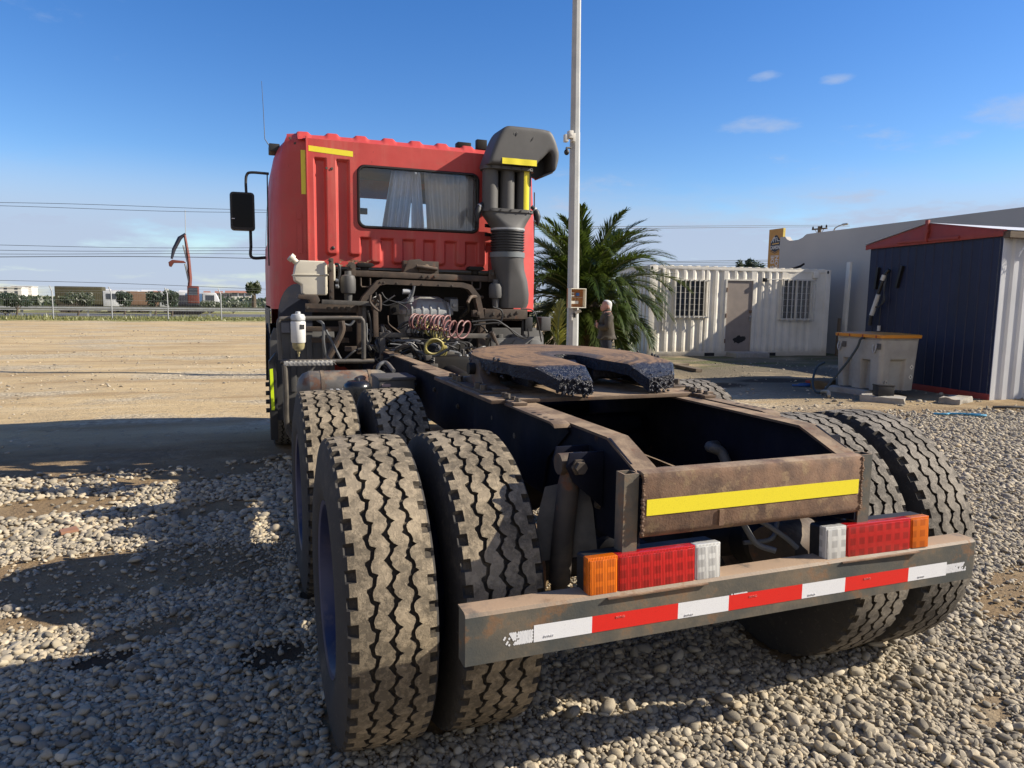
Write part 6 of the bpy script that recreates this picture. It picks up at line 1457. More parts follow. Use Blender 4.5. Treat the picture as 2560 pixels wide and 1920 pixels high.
g = G(); g.bar((-0.08, 1.45, SH+0.02), (-0.08, 1.44, SH+0.40), 0.05, 0.06); g.bar((-0.10, 1.45, SH+0.2), (-0.06, 1.45, SH+0.2), 0.10, 0.06); g.obj('ridge_post', m_shed_red, sd, bevel=0.005)
rf_ = G(); rf_.add([(-0.06, -0.10, SH+0.09), (SD+0.1, -0.10, SH+0.09), (SD+0.1, 1.44, SH+0.355), (-0.06, 1.44, SH+0.355), (SD+0.1, 2.95, SH+0.07), (-0.06, 2.95, SH+0.07)], [(0, 1, 2, 3), (3, 2, 4, 5)])
rf_.add([(-0.06, -0.10, SH+0.06), (SD+0.1, -0.10, SH+0.06), (SD+0.1, 1.44, SH+0.33), (-0.06, 1.44, SH+0.33), (SD+0.1, 2.95, SH+0.04), (-0.06, 2.95, SH+0.04)], [(3, 2, 1, 0), (5, 4, 2, 3)]); rf_.obj('roof_sheet', m_shed_white, sd, smooth=0)
g = G(); g.box((-0.05, -0.14, SH-0.03), (SD, -0.02, SH+0.07)); g.obj('eaves_board', m_wood, sd)
for (a, b) in (((2.57, 2.275), (2.61, 1.857)), ((1.98, 2.278), (2.085, 1.878))):
    g = G(); g.bar((-0.030, a[0], a[1]), (-0.030, b[0], b[1]), 0.05, 0.07, (1, 0, 0)); g.obj('vent_strip', m_seal, sd)
rr = random.Random(9)
for k in range(9):                                             # straw and torn film under the eaves
    y0_ = -0.10-rr.uniform(0, .05); x0_ = rr.uniform(0.25, 0.9); G().tube(spline([(x0_, y0_, SH-0.05), (x0_-0.05, y0_-0.02, SH-0.12), (x0_-rr.uniform(0.05, 0.15), y0_-0.03, SH-0.2), (x0_-0.15, y0_-0.02, SH-rr.uniform(0.25, 0.33))]), 0.006, 5).obj('torn_film', m_shed_white, sd)
# conduit and cables hanging on the shed front
cd = thing('hanging_cable', 'grey conduit and coiled cables hanging on the blue shed front', 'cable', (9.9, 5.55, 0), SA)
G().tube(spline([(-0.05, 2.28, 2.22), (-0.07, 2.36, 2.1), (-0.09, 2.46, 1.78), (-0.10, 2.58, 1.40), (-0.10, 2.62, 1.15)]), 0.035, 10).obj('conduit', m_hose, cd)
G().tube([(-0.11, 2.44, 1.75), (-0.12, 2.57, 1.35)], 0.042, 10).obj('white_sleeve', m_camera, cd); G().tube([(-0.10, 2.34, 2.12), (-0.11, 2.37, 2.02)], 0.04, 10).obj('white_sleeve', m_camera, cd)
for k in range(5):
    G().tube(spline([(-0.08, 2.30, 2.15-0.02*k), (-0.10, 2.30+0.01*k, 1.9), (-0.11, 2.33-0.05*k*0.3, 1.62), (-0.12, 2.42+0.02*k, 1.5), (-0.12, 2.50, 1.58+0.02*k), (-0.11, 2.44, 1.8), (-0.09, 2.32, 2.1)]), 0.009, 7).obj('cable_loop', m_hose, cd)
G().tube([(-0.06, 2.42, 1.5), (-0.06, 2.42, 1.15)], 0.008, 6).obj('drop_cable', m_hose, cd); G().cyl((-0.06, 2.42, 1.15), (-0.06, 2.42, 1.05), 0.03, n=10).obj('plug', m_camera, cd)

# moulded plastic bunded tank
tk = thing('plastic_storage_bin', 'grey moulded plastic fuel tank with orange lid beside the shed', 'tank', (8.45, 6.42, 0), -R(4))
TL, TW, Z0, Z1 = 1.06, 0.80, 0.10, 0.955
# long face (towards the truck) has two recessed pockets, short face one; built as panels set back between the ribs
def skin_face(ax, L, pockets, depth):
    g = G(); xs_ = [0.0]
    ny, nz_ = 64, 48; rows = []
    for j in range(nz_+1):
        v = j/nz_; z = Z0+(Z1-Z0)*v; row = []
        for i in range(ny+1):
            u = L*i/ny; inset = 0.035*(1-v)                     # walls draw in towards the foot
            for a, b, top in pockets:
                du = min(u-a, b-u); dz = top-z; e_ = min(du, dz); t_ = min(1, max(0, (e_+0.02)/0.045)); inset += depth*t_*t_*(3-2*t_)
            eu = min(u, L-u); rnd = 0.05*(1-min(1, eu/0.06))**2; inset += rnd
            uu = u+(0.035*(1-v))*(1 if u < L/2 else -1)*(abs(u-L/2)/(L/2))
            row.append((inset, uu, z) if ax == 0 else (uu, inset, z))
        rows.append(row)
    return g.sheet(rows)
skin_face(0, TL, ((0.26, 0.44, 0.60), (0.68, 0.87, 0.60)), 0.12).obj('long_side', m_tank, tk, smooth=50)
skin_face(1, TW, ((0.22, 0.54, 0.62),), 0.07).obj('short_side', m_tank, tk, smooth=50)
g = G(); g.box((0.13, 0.13, Z0+0.01), (TW-0.02, TL-0.02, Z1-0.02)); g.obj('inner_body', m_tank, tk)
g = G(); g.box((0.02, 0.02, Z1-0.005), (TW-0.01, TL-0.01, Z1+0.035)); g.obj('rim', m_tank, tk, bevel=0.012)
lid = G(); lid.loft([[(x, y, z) for x, y in rrect(TW/2, TL/2, TW+k, TL+k, 0.05)] for z, k in ((Z1+0.036, -0.03), (Z1+0.037, 0.05), (Z1+0.085, 0.06), (Z1+0.095, 0.04), (Z1+0.115, -0.35))]); lo = lid.obj('orange_lid', m_orange, tk, smooth=30)
for y in (0.10, 0.40, 0.70, 0.98): G().box((-0.034, y, Z1+0.036), (-0.028, y+0.02, Z1+0.082)).obj('lid_notch', m_shed_red, lo)
for y in (0.12, 0.93):
    g = G(); g.tube(spline([(-0.005, y, 0.86), (-0.02, y, 0.80), (-0.02, y+0.03, 0.74), (-0.02, y+0.06, 0.80), (-0.005, y+0.06, 0.88)]), 0.012, 8); g.obj('latch', m_alu, tk)
    g = G(); g.box((-0.012, y-0.10 if y < .5 else y-0.12, 0.80), (0.0, y-0.02 if y < .5 else y-0.03, 0.90)); g.obj('latch_plate', m_grey_steel, tk, bevel=0.003)
for z in (0.50, 0.33):
    g = G(); u = TW-0.13; yy_ = 0.036*(1-(z-Z0)/(Z1-Z0))-0.004
    g.add([(u, yy_, z-0.045), (u+0.045, yy_, z), (u, yy_, z+0.045), (u-0.045, yy_, z)], [(0, 1, 2, 3)]); g.obj('hazard_label', m_cont, tk, smooth=0)
    g = G(); g.add([(u, yy_-0.002, z-0.018), (u+0.018, yy_-0.002, z), (u, yy_-0.002, z+0.018), (u-0.018, yy_-0.002, z)], [(0, 1, 2, 3)]); g.obj('hazard_symbol', m_seal, tk, smooth=0)
hz_ = thing('fuel_hose', 'dark green hose draped from the orange lid to the ground', 'hose', (0, 0, 0))
m_ghose = M('green_black_hose', (0.025, 0.04, 0.045), (0.018, 0.03, 0.034), 6, 0.5, dust=(DUST, 0.15))
G().tube(spline([(8.58, 6.86, 0.99), (8.40, 6.82, 0.96), (8.38, 6.86, 0.82), (8.30, 6.98, 0.55), (8.16, 7.12, 0.25), (7.98, 7.12, 0.06), (7.82, 7.02, 0.03), (7.74, 7.10, 0.05), (7.85, 7.28, 0.2), (8.06, 7.42, 0.42), (8.30, 7.50, 0.5)], 7), 0.020, 10).obj('hose_line', m_ghose, hz_)
g = G(); g.tube(spline([(7.80, 7.00, 0.04), (7.66, 6.80, 0.08), (7.52, 6.58, 0.10), (7.42, 6.46, 0.05)]), [0.03]*18+[0.02]*1, 10); g.tube(spline([(7.62, 6.74, 0.09), (7.60, 6.66, 0.03), (7.48, 6.52, 0.02)]), 0.012, 8); g.obj('nozzle', M('tan_nozzle', (0.42, 0.34, 0.22), None, 5, 0.6), hz_)
def slab(name, label, cat, loc, size, rz, mm, seed, rough_=0.012):
    bm = bmesh.new(); bmesh.ops.create_cube(bm, size=1); bmesh.ops.scale(bm, vec=size, verts=bm.verts); bmesh.ops.subdivide_edges(bm, edges=bm.edges, cuts=5, use_grid_fill=True)
    for v in bm.verts: v.co += Vector((mnoise.noise(v.co*7+Vector((seed, 0, 0))), mnoise.noise(v.co*7+Vector((0, seed, 0))), mnoise.noise(v.co*7+Vector((0, 0, seed)))))*rough_*2
    me = bpy.data.meshes.new(name); bm.to_mesh(me); bm.free(); me.materials.append(mm); me.shade_smooth(); me.set_sharp_from_angle(angle=R(40))
    return tag(link(name, me, None, loc, (0, 0, rz)), label, cat)
slab('concrete_block', 'broken grey concrete block carrying the car battery', 'concrete block', (8.02, 5.95, 0.05), (0.34, 0.62, 0.11), R(38), m_concrete, 1)
slab('concrete_block', 'flat concrete block under the left end of the fuel tank', 'concrete block', (8.44, 7.02, 0.04), (0.28, 0.80, 0.10), R(6), m_concrete, 5)
slab('broken_stone', 'flat broken stone lying by the red base of the shed', 'stone', (9.22, 5.62, 0.035), (0.62, 0.30, 0.10), R(20), m_concrete, 9, 0.02)
bt = thing('car_battery', 'black car battery with wire handle on a concrete block', 'battery', (8.03, 5.96, 0.105), R(-18))
g = G(); g.box((-0.13, -0.085, 0), (0.13, 0.085, 0.155)); g.obj('case', m_black_plastic, bt, bevel=0.006)
g = G(); g.box((-0.136, -0.09, 0.156), (0.136, 0.09, 0.18)); g.obj('lid', m_black_plastic, bt, bevel=0.004)
g = G(); g.tube(spline([(0.0, 0, 0.18), (0.0, 0, 0.22), (0.02, 0, 0.235), (0.04, 0, 0.22), (0.045, 0, 0.2)]), 0.005, 6); g.obj('wire_handle', m_hose, bt)
rope = G().tube(spline([(7.55, 4.68, 0.03), (7.68, 4.58, 0.035), (7.78, 4.62, 0.03), (7.9, 4.5, 0.04), (8.02, 4.42, 0.03), (8.12, 4.34, 0.035), (8.0, 4.30, 0.045), (7.88, 4.42, 0.05), (7.95, 4.46, 0.04), (8.06, 4.36, 0.05)], 6), 0.014, 7)
tag(rope.obj('rope', M('light_blue_rope', (0.05, 0.30, 0.48), (0.04, 0.22, 0.38), 30, 0.7)), 'tangled light blue rope lying on the gravel', 'rope')
rope = G().tube(spline([(8.15, 8.1, 0.02), (8.35, 7.95, 0.025), (8.6, 8.0, 0.02), (8.55, 8.15, 0.03), (8.3, 8.1, 0.03), (8.4, 7.98, 0.045), (8.7, 7.9, 0.03)], 6), 0.018, 7)
tag(rope.obj('blue_hose', M('blue_water_hose', (0.02, 0.08, 0.26), None, 8, 0.5)), 'coil of dark blue hose on the ground left of the tank', 'hose')
slab('red_rag', 'crumpled red rag on the ground left of the tank', 'rag', (8.75, 8.15, 0.05), (0.30, 0.22, 0.10), 0.4, M('faded_red_cloth', (0.34, 0.06, 0.04), None, 9, 0.9), 15, 0.03)
slab('brown_sack', 'brown sack slumped on the ground beside the tank', 'sack', (8.5, 7.72, 0.07), (0.42, 0.30, 0.14), 0.5, M('brown_sacking', (0.14, 0.10, 0.055), None, 12, 0.95), 19, 0.03)
slab('timber_offcut', 'dark timber offcut lying on the sunlit dirt near the container', 'timber', (8.1, 11.4, 0.04), (0.14, 1.1, 0.07), R(-8), m_wood, 25, 0.008)
slab('timber_offcut', 'short dark timber piece beyond the long offcut', 'timber', (8.5, 12.3, 0.03), (0.5, 0.12, 0.06), R(10), m_wood, 29, 0.008)
hs = G().tube(spline([(9.0, 4.85, 0.04), (9.3, 4.70, 0.05), (9.8, 4.62, 0.04), (10.5, 4.75, 0.05), (11.5, 4.6, 0.05)]), 0.022, 8)
tag(hs.obj('black_hose', m_hose), 'black hose lying across the gravel at the right edge', 'hose')
slab('tile_shard', 'flat reddish tile shard on the gravel left of the truck', 'tile', (-2.56, 2.63, 0.035), (0.10, 0.075, 0.016), 0.4, M('terracotta_shard', (0.30, 0.15, 0.09), None, 12, 0.8), 33, 0.004)

# man with arms folded
def skinned(name, verts, edges, radii, root, mm, parent, sub=2):
    me = bpy.data.meshes.new(name); me.from_pydata(verts, edges, []); me.materials.append(mm); o = link(name, me, parent)
    md = o.modifiers.new('skin', 'SKIN'); md.use_smooth_shade = True
    sv = me.skin_vertices[0].data
    for i, r_ in enumerate(radii):
        sv[i].radius = r_ if isinstance(r_, tuple) else (r_, r_); sv[i].use_root = (i == root)
    s = o.modifiers.new('sub', 'SUBSURF'); s.levels = sub; s.render_levels = sub
    return o
pr_ = thing('person', 'white-haired man in dark olive jacket with folded arms beside the pole', 'person', (4.93, 9.5, 0), math.atan2(0.28, -0.96))
m_skin = M('skin', (0.42, 0.22, 0.16), (0.37, 0.18, 0.13), 9, 0.55); m_jacket = M('dark_olive_jacket', (0.046, 0.037, 0.023), (0.030, 0.024, 0.015), 6, 0.8, bump=0.25, bscale=14, bdist=0.02)
m_jeans = M('dark_jeans', (0.012, 0.014, 0.022), (0.018, 0.02, 0.03), 9, 0.9); m_hair = M('white_hair', (0.55, 0.54, 0.52), (0.42, 0.41, 0.40), 24, 0.7, bump=0.4, bscale=70); m_shoe = M('dark_shoe', (0.02, 0.016, 0.012), None, 6, 0.5)
# local axes: +x is where he faces, z up
V = [(0, 0, 0.84), (0, 0, 1.0), (0.0, 0, 1.18), (-0.01, 0, 1.30), (0.005, 0, 1.36), (0.015, 0, 1.42), (0.02, 0, 1.50),
     (0, 0.10, 0.80), (0.01, 0.10, 0.45), (-0.01, 0.10, 0.09), (0.12, 0.11, 0.05), (0, -0.10, 0.80), (0.01, -0.10, 0.45), (-0.01, -0.10, 0.09), (0.12, -0.11, 0.05),
     (0, 0.17, 1.27), (0.05, 0.23, 1.04), (0.20, 0.06, 1.07), (0, -0.17, 1.27), (0.06, -0.23, 1.05), (0.22, -0.05, 1.10)]
E_ = [(0, 1), (1, 2), (2, 3), (3, 4), (4, 5), (5, 6), (0, 7), (7, 8), (8, 9), (9, 10), (0, 11), (11, 12), (12, 13), (13, 14), (3, 15), (15, 16), (16, 17), (3, 18), (18, 19), (19, 20)]
RD = [(0.13, 0.11), (0.13, 0.10), (0.14, 0.11), (0.11, 0.09), 0.052, 0.05, (0.06, 0.06), 0.085, 0.058, 0.042, 0.04, 0.085, 0.058, 0.042, 0.04, 0.06, 0.045, 0.036, 0.06, 0.045, 0.036]
skinned('body', V, E_, RD, 0, m_skin, pr_)
hd_ = G(); rows = []
for z, rx, ry, cx in ((1.345, 0.040, 0.040, 0.005), (1.372, 0.062, 0.052, 0.035), (1.385, 0.078, 0.058, 0.032), (1.41, 0.086, 0.066, 0.026), (1.45, 0.091, 0.072, 0.018), (1.49, 0.093, 0.075, 0.010), (1.53, 0.088, 0.073, 0.004), (1.56, 0.068, 0.060, 0.0), (1.575, 0.035, 0.032, 0.0)):
    row = []
    for k in range(20):
        a = 6.283*k/20; x = cx+rx*math.cos(a); y = ry*math.sin(a)
        if abs(math.sin(a)) < 0.35 and math.cos(a) > 0: x += {1.41: 0.004, 1.45: 0.014, 1.385: 0.004}.get(z, 0)
        if z == 1.49 and 0.2 < abs(math.sin(a)) < 0.7 and math.cos(a) > 0: x -= 0.008
        row.append((x, y, z))
    rows.append(row)
hd_.loft(rows)
hd_.loft([[(0.098+dx, dy*s_, z) for dx, dy in ((0, 0.006), (0, -0.006), (ext, -w), (ext, w))] for z, ext, w, s_ in ((1.485, 0.006, 0.004, 1), (1.46, 0.020, 0.008, 1), (1.44, 0.030, 0.014, 1), (1.432, 0.010, 0.012, 1))])
for s in (-1, 1): hd_.ball((0.0, s*0.076, 1.455), 0.03, 10, 8, (0.8, 0.35, 1.15)); hd_.ball((0.088, s*0.030, 1.478), 0.010, 8, 6)
hdo = hd_.obj('head', m_skin, pr_, smooth=70)
hdo.rotation_euler = (0, R(-6), R(10)); hdo.location = (0.14, -0.0, 0.0)
hdo.location = (0.155, 0, -0.008)
hr = G(); rows = []
for z, rx, ry, cx in ((1.365, 0.060, 0.058, -0.020), (1.40, 0.078, 0.072, -0.016), (1.44, 0.086, 0.077, -0.006), (1.49, 0.095, 0.080, 0.0), (1.53, 0.093, 0.078, 0.0), (1.562, 0.076, 0.066, 0.0), (1.582, 0.046, 0.040, 0.004), (1.588, 0.01, 0.01, 0.004)):
    front = 0.0 if z > 1.55 else (2.0 if z > 1.52 else (1.55 if z > 1.46 else 1.2))
    row = []
    for k in range(25):
        a = (front if front else 3.14) ; an = math.pi - a + 2*a*k/24
        j = 0.004*mnoise.noise((k*0.9, z*60, 1)); row.append((cx+(rx+j)*math.cos(an), (ry+j)*math.sin(an), z))
    rows.append(row)
hr.sheet(rows); hr.obj('hair', m_hair, hdo, smooth=70)
JV = [(0, 0, 0.86), (0, 0, 1.0), (0.005, 0, 1.16), (-0.015, 0, 1.27), (0.0, 0, 1.345), (0, 0.175, 1.265), (0.04, 0.245, 1.05), (0.19, 0.07, 1.075), (0, -0.175, 1.265), (0.05, -0.245, 1.06), (0.21, -0.03, 1.11)]
JE = [(0, 1), (1, 2), (2, 3), (3, 4), (3, 5), (5, 6), (6, 7), (3, 8), (8, 9), (9, 10)]
JR = [(0.155, 0.145), (0.165, 0.15), (0.17, 0.145), (0.14, 0.12), (0.072, 0.072), 0.088, 0.072, 0.056, 0.088, 0.072, 0.056]
skinned('jacket', JV, JE, JR, 1, m_jacket, pr_)
g = G(); g.loft([[(0.002+0.150*k*math.cos(a), 0.178*k*math.sin(a), z) for a in np.linspace(0, 6.283, 25)[:-1]] for z, k in ((0.825, 0.93), (0.835, 0.97), (0.87, 0.97), (0.885, 0.92))]); g.obj('jacket_hem', m_jacket, pr_)
g = G(); g.loft([[(0.012+0.072*k*math.cos(a), 0.075*k*math.sin(a), z+0.02*math.cos(a)*-1) for a in np.linspace(0, 6.283, 21)[:-1]] for z, k in ((1.31, 1.15), (1.375, 1.06), (1.392, 0.96))]); g.obj('collar', m_jacket, pr_)
TV = [(0, 0, 0.84), (0, 0, 0.90), (0, 0.095, 0.78), (0.01, 0.10, 0.45), (-0.01, 0.10, 0.11), (0, -0.095, 0.78), (0.01, -0.10, 0.45), (-0.01, -0.10, 0.11)]
skinned('trousers', TV, [(0, 1), (0, 2), (2, 3), (3, 4), (0, 5), (5, 6), (6, 7)], [(0.15, 0.13), (0.145, 0.125), 0.098, 0.078, 0.07, 0.098, 0.078, 0.07], 0, m_jeans, pr_)
for s in (-1, 1):
    g = G(); g.loft([[(cx+rx*math.cos(a), s*0.105+ry*math.sin(a), z) for a in np.linspace(0, 6.283, 17)[:-1]] for z, cx, rx, ry in ((0.0, 0.05, 0.14, 0.05), (0.03, 0.05, 0.142, 0.052), (0.06, 0.035, 0.12, 0.048), (0.10, -0.005, 0.06, 0.045))]); g.obj('shoe', m_shoe, pr_)
    # hand tucked against the other sleeve: palm, four fingers, thumb
    hx, hy, hz2 = (0.185, 0.02, 1.085) if s > 0 else (0.20, 0.0, 1.12)
    g = G(); g.ball((hx, hy*0.5-s*0.03, hz2), 0.036, 10, 8, (0.5, 1.1, 0.95))
    for k in range(4): zz = hz2+0.024-0.016*k; g.tube([(hx+0.008, hy*0.5-s*0.055, zz), (hx+0.006, hy*0.5-s*(0.09+0.004*(k in (1, 2))), zz-0.003), (hx-0.012, hy*0.5-s*(0.112+0.005*(k in (1, 2))), zz-0.006)], [0.009, 0.0085, 0.007], 7)
    g.tube([(hx+0.005, hy*0.5-s*0.01, hz2+0.028), (hx+0.012, hy*0.5-s*0.035, hz2+0.055), (hx+0.006, hy*0.5-s*0.055, hz2+0.066)], [0.011, 0.010, 0.008], 7); g.obj('hand', m_skin, pr_, smooth=60)

# ================================================================== beyond the yard
m_galv = M('galvanised_steel', (0.36, 0.37, 0.37), (0.28, 0.29, 0.29), 5, 0.55, metal=0.3)
m_wire = M('fence_wire', (0.30, 0.31, 0.31), None, 5, 0.6, metal=0.3)
m_cable = M('power_cable', (0.03, 0.032, 0.036), None, 5, 0.6)
m_road = M('far_asphalt', (0.10, 0.10, 0.105), (0.075, 0.075, 0.078), 0.3, 0.9)
m_houses = M('white_render', (0.60, 0.58, 0.55), (0.52, 0.5, 0.47), 0.3, 0.8); m_tile = M('clay_roof', (0.34, 0.15, 0.09), (0.27, 0.12, 0.08), 0.6, 0.85); m_winfar = M('far_window', (0.05, 0.06, 0.08), None, 2, 0.3)
m_leaf_far = leaf_mat('far_tree_foliage', (0.045, 0.060, 0.028), (0.030, 0.044, 0.020), (0.075, 0.085, 0.04))
m_leaf_far2 = leaf_mat('dark_far_foliage', (0.022, 0.040, 0.018), (0.016, 0.03, 0.014), (0.04, 0.055, 0.022))
m_grass = leaf_mat('verge_grass', (0.12, 0.155, 0.035), (0.19, 0.20, 0.07), (0.27, 0.24, 0.11))
# fence
fe = thing('wire_fence', 'wire mesh fence on cranked grey posts across the far side of the yard', 'fence', (0, 49.8, 0))
for k in range(34):
    x = -62.0+k*3.28
    g = G(); g.tube([(x, 0, -0.05), (x, 0, 1.75), (x-0.14, 0.1, 2.12)], 0.035, 8); g.obj('post', m_galv, fe)
for k, z in enumerate((0.25, 0.75, 1.25, 1.72)): G().tube([(-62, 0, z), (46, 0, z)], 0.006, 4).obj('line_wire', m_wire, fe)
for z, dx in ((1.85, -0.05), (2.05, -0.11)): G().tube([(-62, 0.05, z), (46, 0.05, z)], 0.005, 4).obj('barbed_wire', m_wire, fe)
g = G()
for k in range(1080): x = -62+k*0.1; g.add([(x, 0.01, 0.05), (x+0.005, 0.01, 0.05), (x+0.005, 0.01, 1.72), (x, 0.01, 1.72)], [(0, 1, 2, 3)])
o = g.obj('wire_mesh', m_wire, fe, smooth=0); o['kind'] = 'stuff'
# verge grass
g = G(); rr = random.Random(3)
for k in range(15000):
    x = rr.uniform(-48, 10) if k % 5 else rr.uniform(10, 44); y = 47.0+rr.random()**0.8*7.5; h = rr.uniform(0.07, 0.22)*(1.6 if mnoise.noise((x*0.3, y*0.4, 0)) > 0.15 else 0.8)*min(1, 0.25+(y-47)/3); a = rr.uniform(0, 6.28); w = rr.uniform(0.03, 0.07); lx, ly = rr.uniform(-.1, .1), rr.uniform(-.1, .1)
    b = len(g.v); g.v += [(x-w*math.cos(a), y-w*math.sin(a), 0), (x+w*math.cos(a), y+w*math.sin(a), 0), (x+lx, y+ly, h)]; g.f.append([b, b+1, b+2]); g.mi.append(0)
tag(g.obj('verge_grass', m_grass, smooth=0), 'rough green grass and weeds along the far fence', 'grass', kind='stuff')
# road and its guard rail
g = G(); g.add([(-400, 58, 0.02), (400, 58, 0.02), (400, 68, 0.02), (-400, 68, 0.02)], [(0, 1, 2, 3)]); tag(g.obj('road', m_road, smooth=0), kind='structure')
gr_ = thing('guard_rail', 'long galvanised guard rail behind the wire fence', 'guard rail', (0, 55.5, 0))
g = G(); g.prism([(0, 0.50), (0.05, 0.55), (0.0, 0.62), (0.0, 0.66), (0.05, 0.73), (0, 0.80), (0.06, 0.80), (0.10, 0.73), (0.06, 0.65), (0.10, 0.55), (0.06, 0.50)], 0, -62, 46); g.obj('beam', m_galv, gr_)
for k in range(27): G().box((-60+k*4, 0.10, -0.05), (-59.88+k*4, 0.22, 0.72)).obj('post', m_galv, gr_)
# low bushy trees and hedge clumps
def bush_mesh(name, n, rx, ry, rz, leaf, seed, mm):
    rr = random.Random(seed); g = G()
    lobes = [(Vector((rr.uniform(-.55, .55)*rx, rr.uniform(-.5, .5)*ry, rr.uniform(-.45, .55)*rz)), rr.uniform(0.35, 0.62)) for _ in range(11)]
    for k in range(n):
        c, s = rr.choice(lobes); d = Vector((rr.gauss(0, 1), rr.gauss(0, 1), rr.gauss(0, 1))).normalized()*(rr.random()**0.4)*s
        p = c+Vector((d.x*rx, d.y*ry, d.z*rz)); u = Vector((rr.gauss(0, 1), rr.gauss(0, 1), rr.gauss(0, 1))).normalized(); v = u.orthogonal().normalized(); l_ = leaf*rr.uniform(0.6, 1.3)
        b = len(g.v); g.v += [tuple(p-u*l_), tuple(p+v*l_*0.45), tuple(p+u*l_), tuple(p-v*l_*0.45)]; g.f.append([b, b+1, b+2, b+3]); g.mi.append(0)
    return g.mesh(name, mm, smooth=0)
def tree(label, x, y, h, w, mm, seed, name='tree', trunk=0.3, leaf=0.16, n=1500):
    if y > 50: h *= 0.74; w *= 0.8; leaf *= 0.8
    t = thing(name, label, 'tree', (x, y, 0), group='trees beyond the fence')
    g = G(); th = h*trunk; g.tube([(0, 0, -0.1), (0.05*w, 0, th), (0.1*w, 0.02, th+h*0.3)], [0.045*h, 0.03*h, 0.012*h], 8)
    for a in (0.5, 2.6, 4.6): g.tube([(0.05*w, 0, th*0.9), (0.05*w+0.25*w*math.cos(a), 0.25*w*math.sin(a), th+h*0.25)], [0.02*h, 0.008*h], 6)
    g.obj('trunk', m_trunk, t)
    o = link('crown', bush_mesh('crown', n, w/2, w/2, h*(1-trunk)/2, leaf, seed, mm), t, (0, 0, h*(1+trunk)/2)); return t
tree('dark olive tree standing right at the far fence, leftmost of the big ones', -15.6, 53.0, 2.35, 2.4, m_leaf_far2, 1, trunk=0.35, leaf=0.12)
tree('broad olive-brown tree just right of the leftmost fence tree', -13.4, 60.0, 2.6, 3.0, m_leaf_far, 2)
tree('small dark tree in the middle of the far parked vehicles', -10.8, 64.0, 2.7, 1.9, m_leaf_far2, 3)
tree('narrow dark green tree left of the excavator', -8.5, 64.0, 2.7, 1.7, m_leaf_far2, 4)
tree('green bushy tree at the foot of the excavator', -6.9, 60.0, 2.8, 1.6, m_leaf_far2, 5)
tree('low pale green bush right of the excavator behind the fence', -4.6, 70.0, 1.7, 3.4, m_leaf_far, 6, trunk=0.1)
tree('low green bush behind the fence near the truck mirror', -2.6, 72.0, 1.6, 3.2, m_leaf_far, 7, trunk=0.1)
tree('rounded tree above the container roof', 36.1, 45.0, 5.2, 1.5, m_leaf_far, 8, trunk=0.55, leaf=0.14)
tree('dark tree left of the orange sign', 33.4, 40.0, 5.1, 2.2, m_leaf_far2, 9, trunk=0.5, leaf=0.14)
tree('low bush at the left edge behind the fence', -18.2, 60.0, 1.5, 4.0, m_leaf_far, 10, trunk=0.1)
hedge = bush_mesh('far_scrub', 9000, 60, 8, 1.1, 0.5, 12, m_leaf_far); tag(link('far_scrub', hedge, None, (-30, 120, 0.5)), 'distant scrub filling the land below the far houses', 'scrub', kind='stuff')
hedge2 = bush_mesh('far_scrub', 7000, 60, 8, 1.3, 0.5, 13, m_leaf_far2); tag(link('far_scrub', hedge2, None, (20, 150, 0.6)), 'darker distant scrub behind the first strip', 'scrub', kind='stuff')
fp = thing('far_palm', 'small round-headed palm far off beside the truck mirror', 'palm tree', (-0.15, 110, 0)); G().tube([(0, 0, 0), (0.05, 0, 1.8), (0, 0, 2.6)], [0.35, 0.3, 0.25], 8).obj('trunk', m_trunk, fp)
link('crown', bush_mesh('crown', 700, 1.0, 1.0, 0.95, 0.42, 14, m_leaf_far), fp, (0, 0, 2.9))
# far houses
def house(x, y, w, d, h, label, floors=2, red=True, flat=False, z0=0.0):
    t = thing('house', label, 'house', (x, y, z0), group='houses on the far rise')
    G().box((-w/2, 0, -1), (w/2, d, h)).obj('wall', m_houses, t)
    if flat: G().box((-w/2-0.2, -0.2, h), (w/2+0.2, d+0.2, h+0.25)).obj('roof', m_houses, t)
    else: G().prism([(-0.4, h), (d/2, h+0.26*d*0.5), (d+0.4, h)], 0, -w/2-0.3, w/2+0.3).obj('roof', m_tile if red else m_houses, t)
    n = max(2, int(w/3))
    for f in range(floors):
        for k in range(n):
            xx = -w/2+(k+0.5)*w/n; zz = 0.9+f*h/floors*0.95; q = link('window', None, t, (xx, -0.02, zz)); G().box((-0.45, -0.03, 0), (0.45, 0.0, 0.95)).obj('pane', m_winfar, q)
            if k == 0 and f > 0: G().box((-0.1, -0.9, -0.7), (w/n*0.8, -0.04, -0.6)).obj('balcony', m_houses, q)
ORD = ['first', 'second', 'third', 'fourth', 'fifth', 'sixth', 'seventh', 'eighth', 'ninth']
rr = random.Random(2)
house(-76, 280, 9, 8, 2.9, 'stepped white apartment block at the far left edge', 2, flat=True, z0=1.0); house(-73.5, 288, 6, 8, 3.4, 'taller white block behind the stepped one at far left', 2, flat=True, z0=1.0)
for k in range(9): house(-58+k*4.6, 285+rr.uniform(-10, 10), rr.uniform(3.2, 4.4), 6, rr.uniform(2.0, 2.7), ORD[k]+' far house from the left in the row left of the excavator', 1, red=k % 3 == 0, flat=k % 3 == 1, z0=0.9)
for k in range(7): house(-16+k*1.9, 280+rr.uniform(-6, 6), rr.uniform(1.6, 2.4), 6, rr.uniform(1.6, 2.2), ORD[k]+' tiny far house from the left, right of the excavator', 1, flat=k % 2 == 0, z0=1.2)
for k in range(3): house(-4.2+k*2.0, 240+k*3, 1.9, 5, 2.0, ORD[k]+' cream red-roofed far house from the left beside the far palm', 1, red=True, z0=1.2)
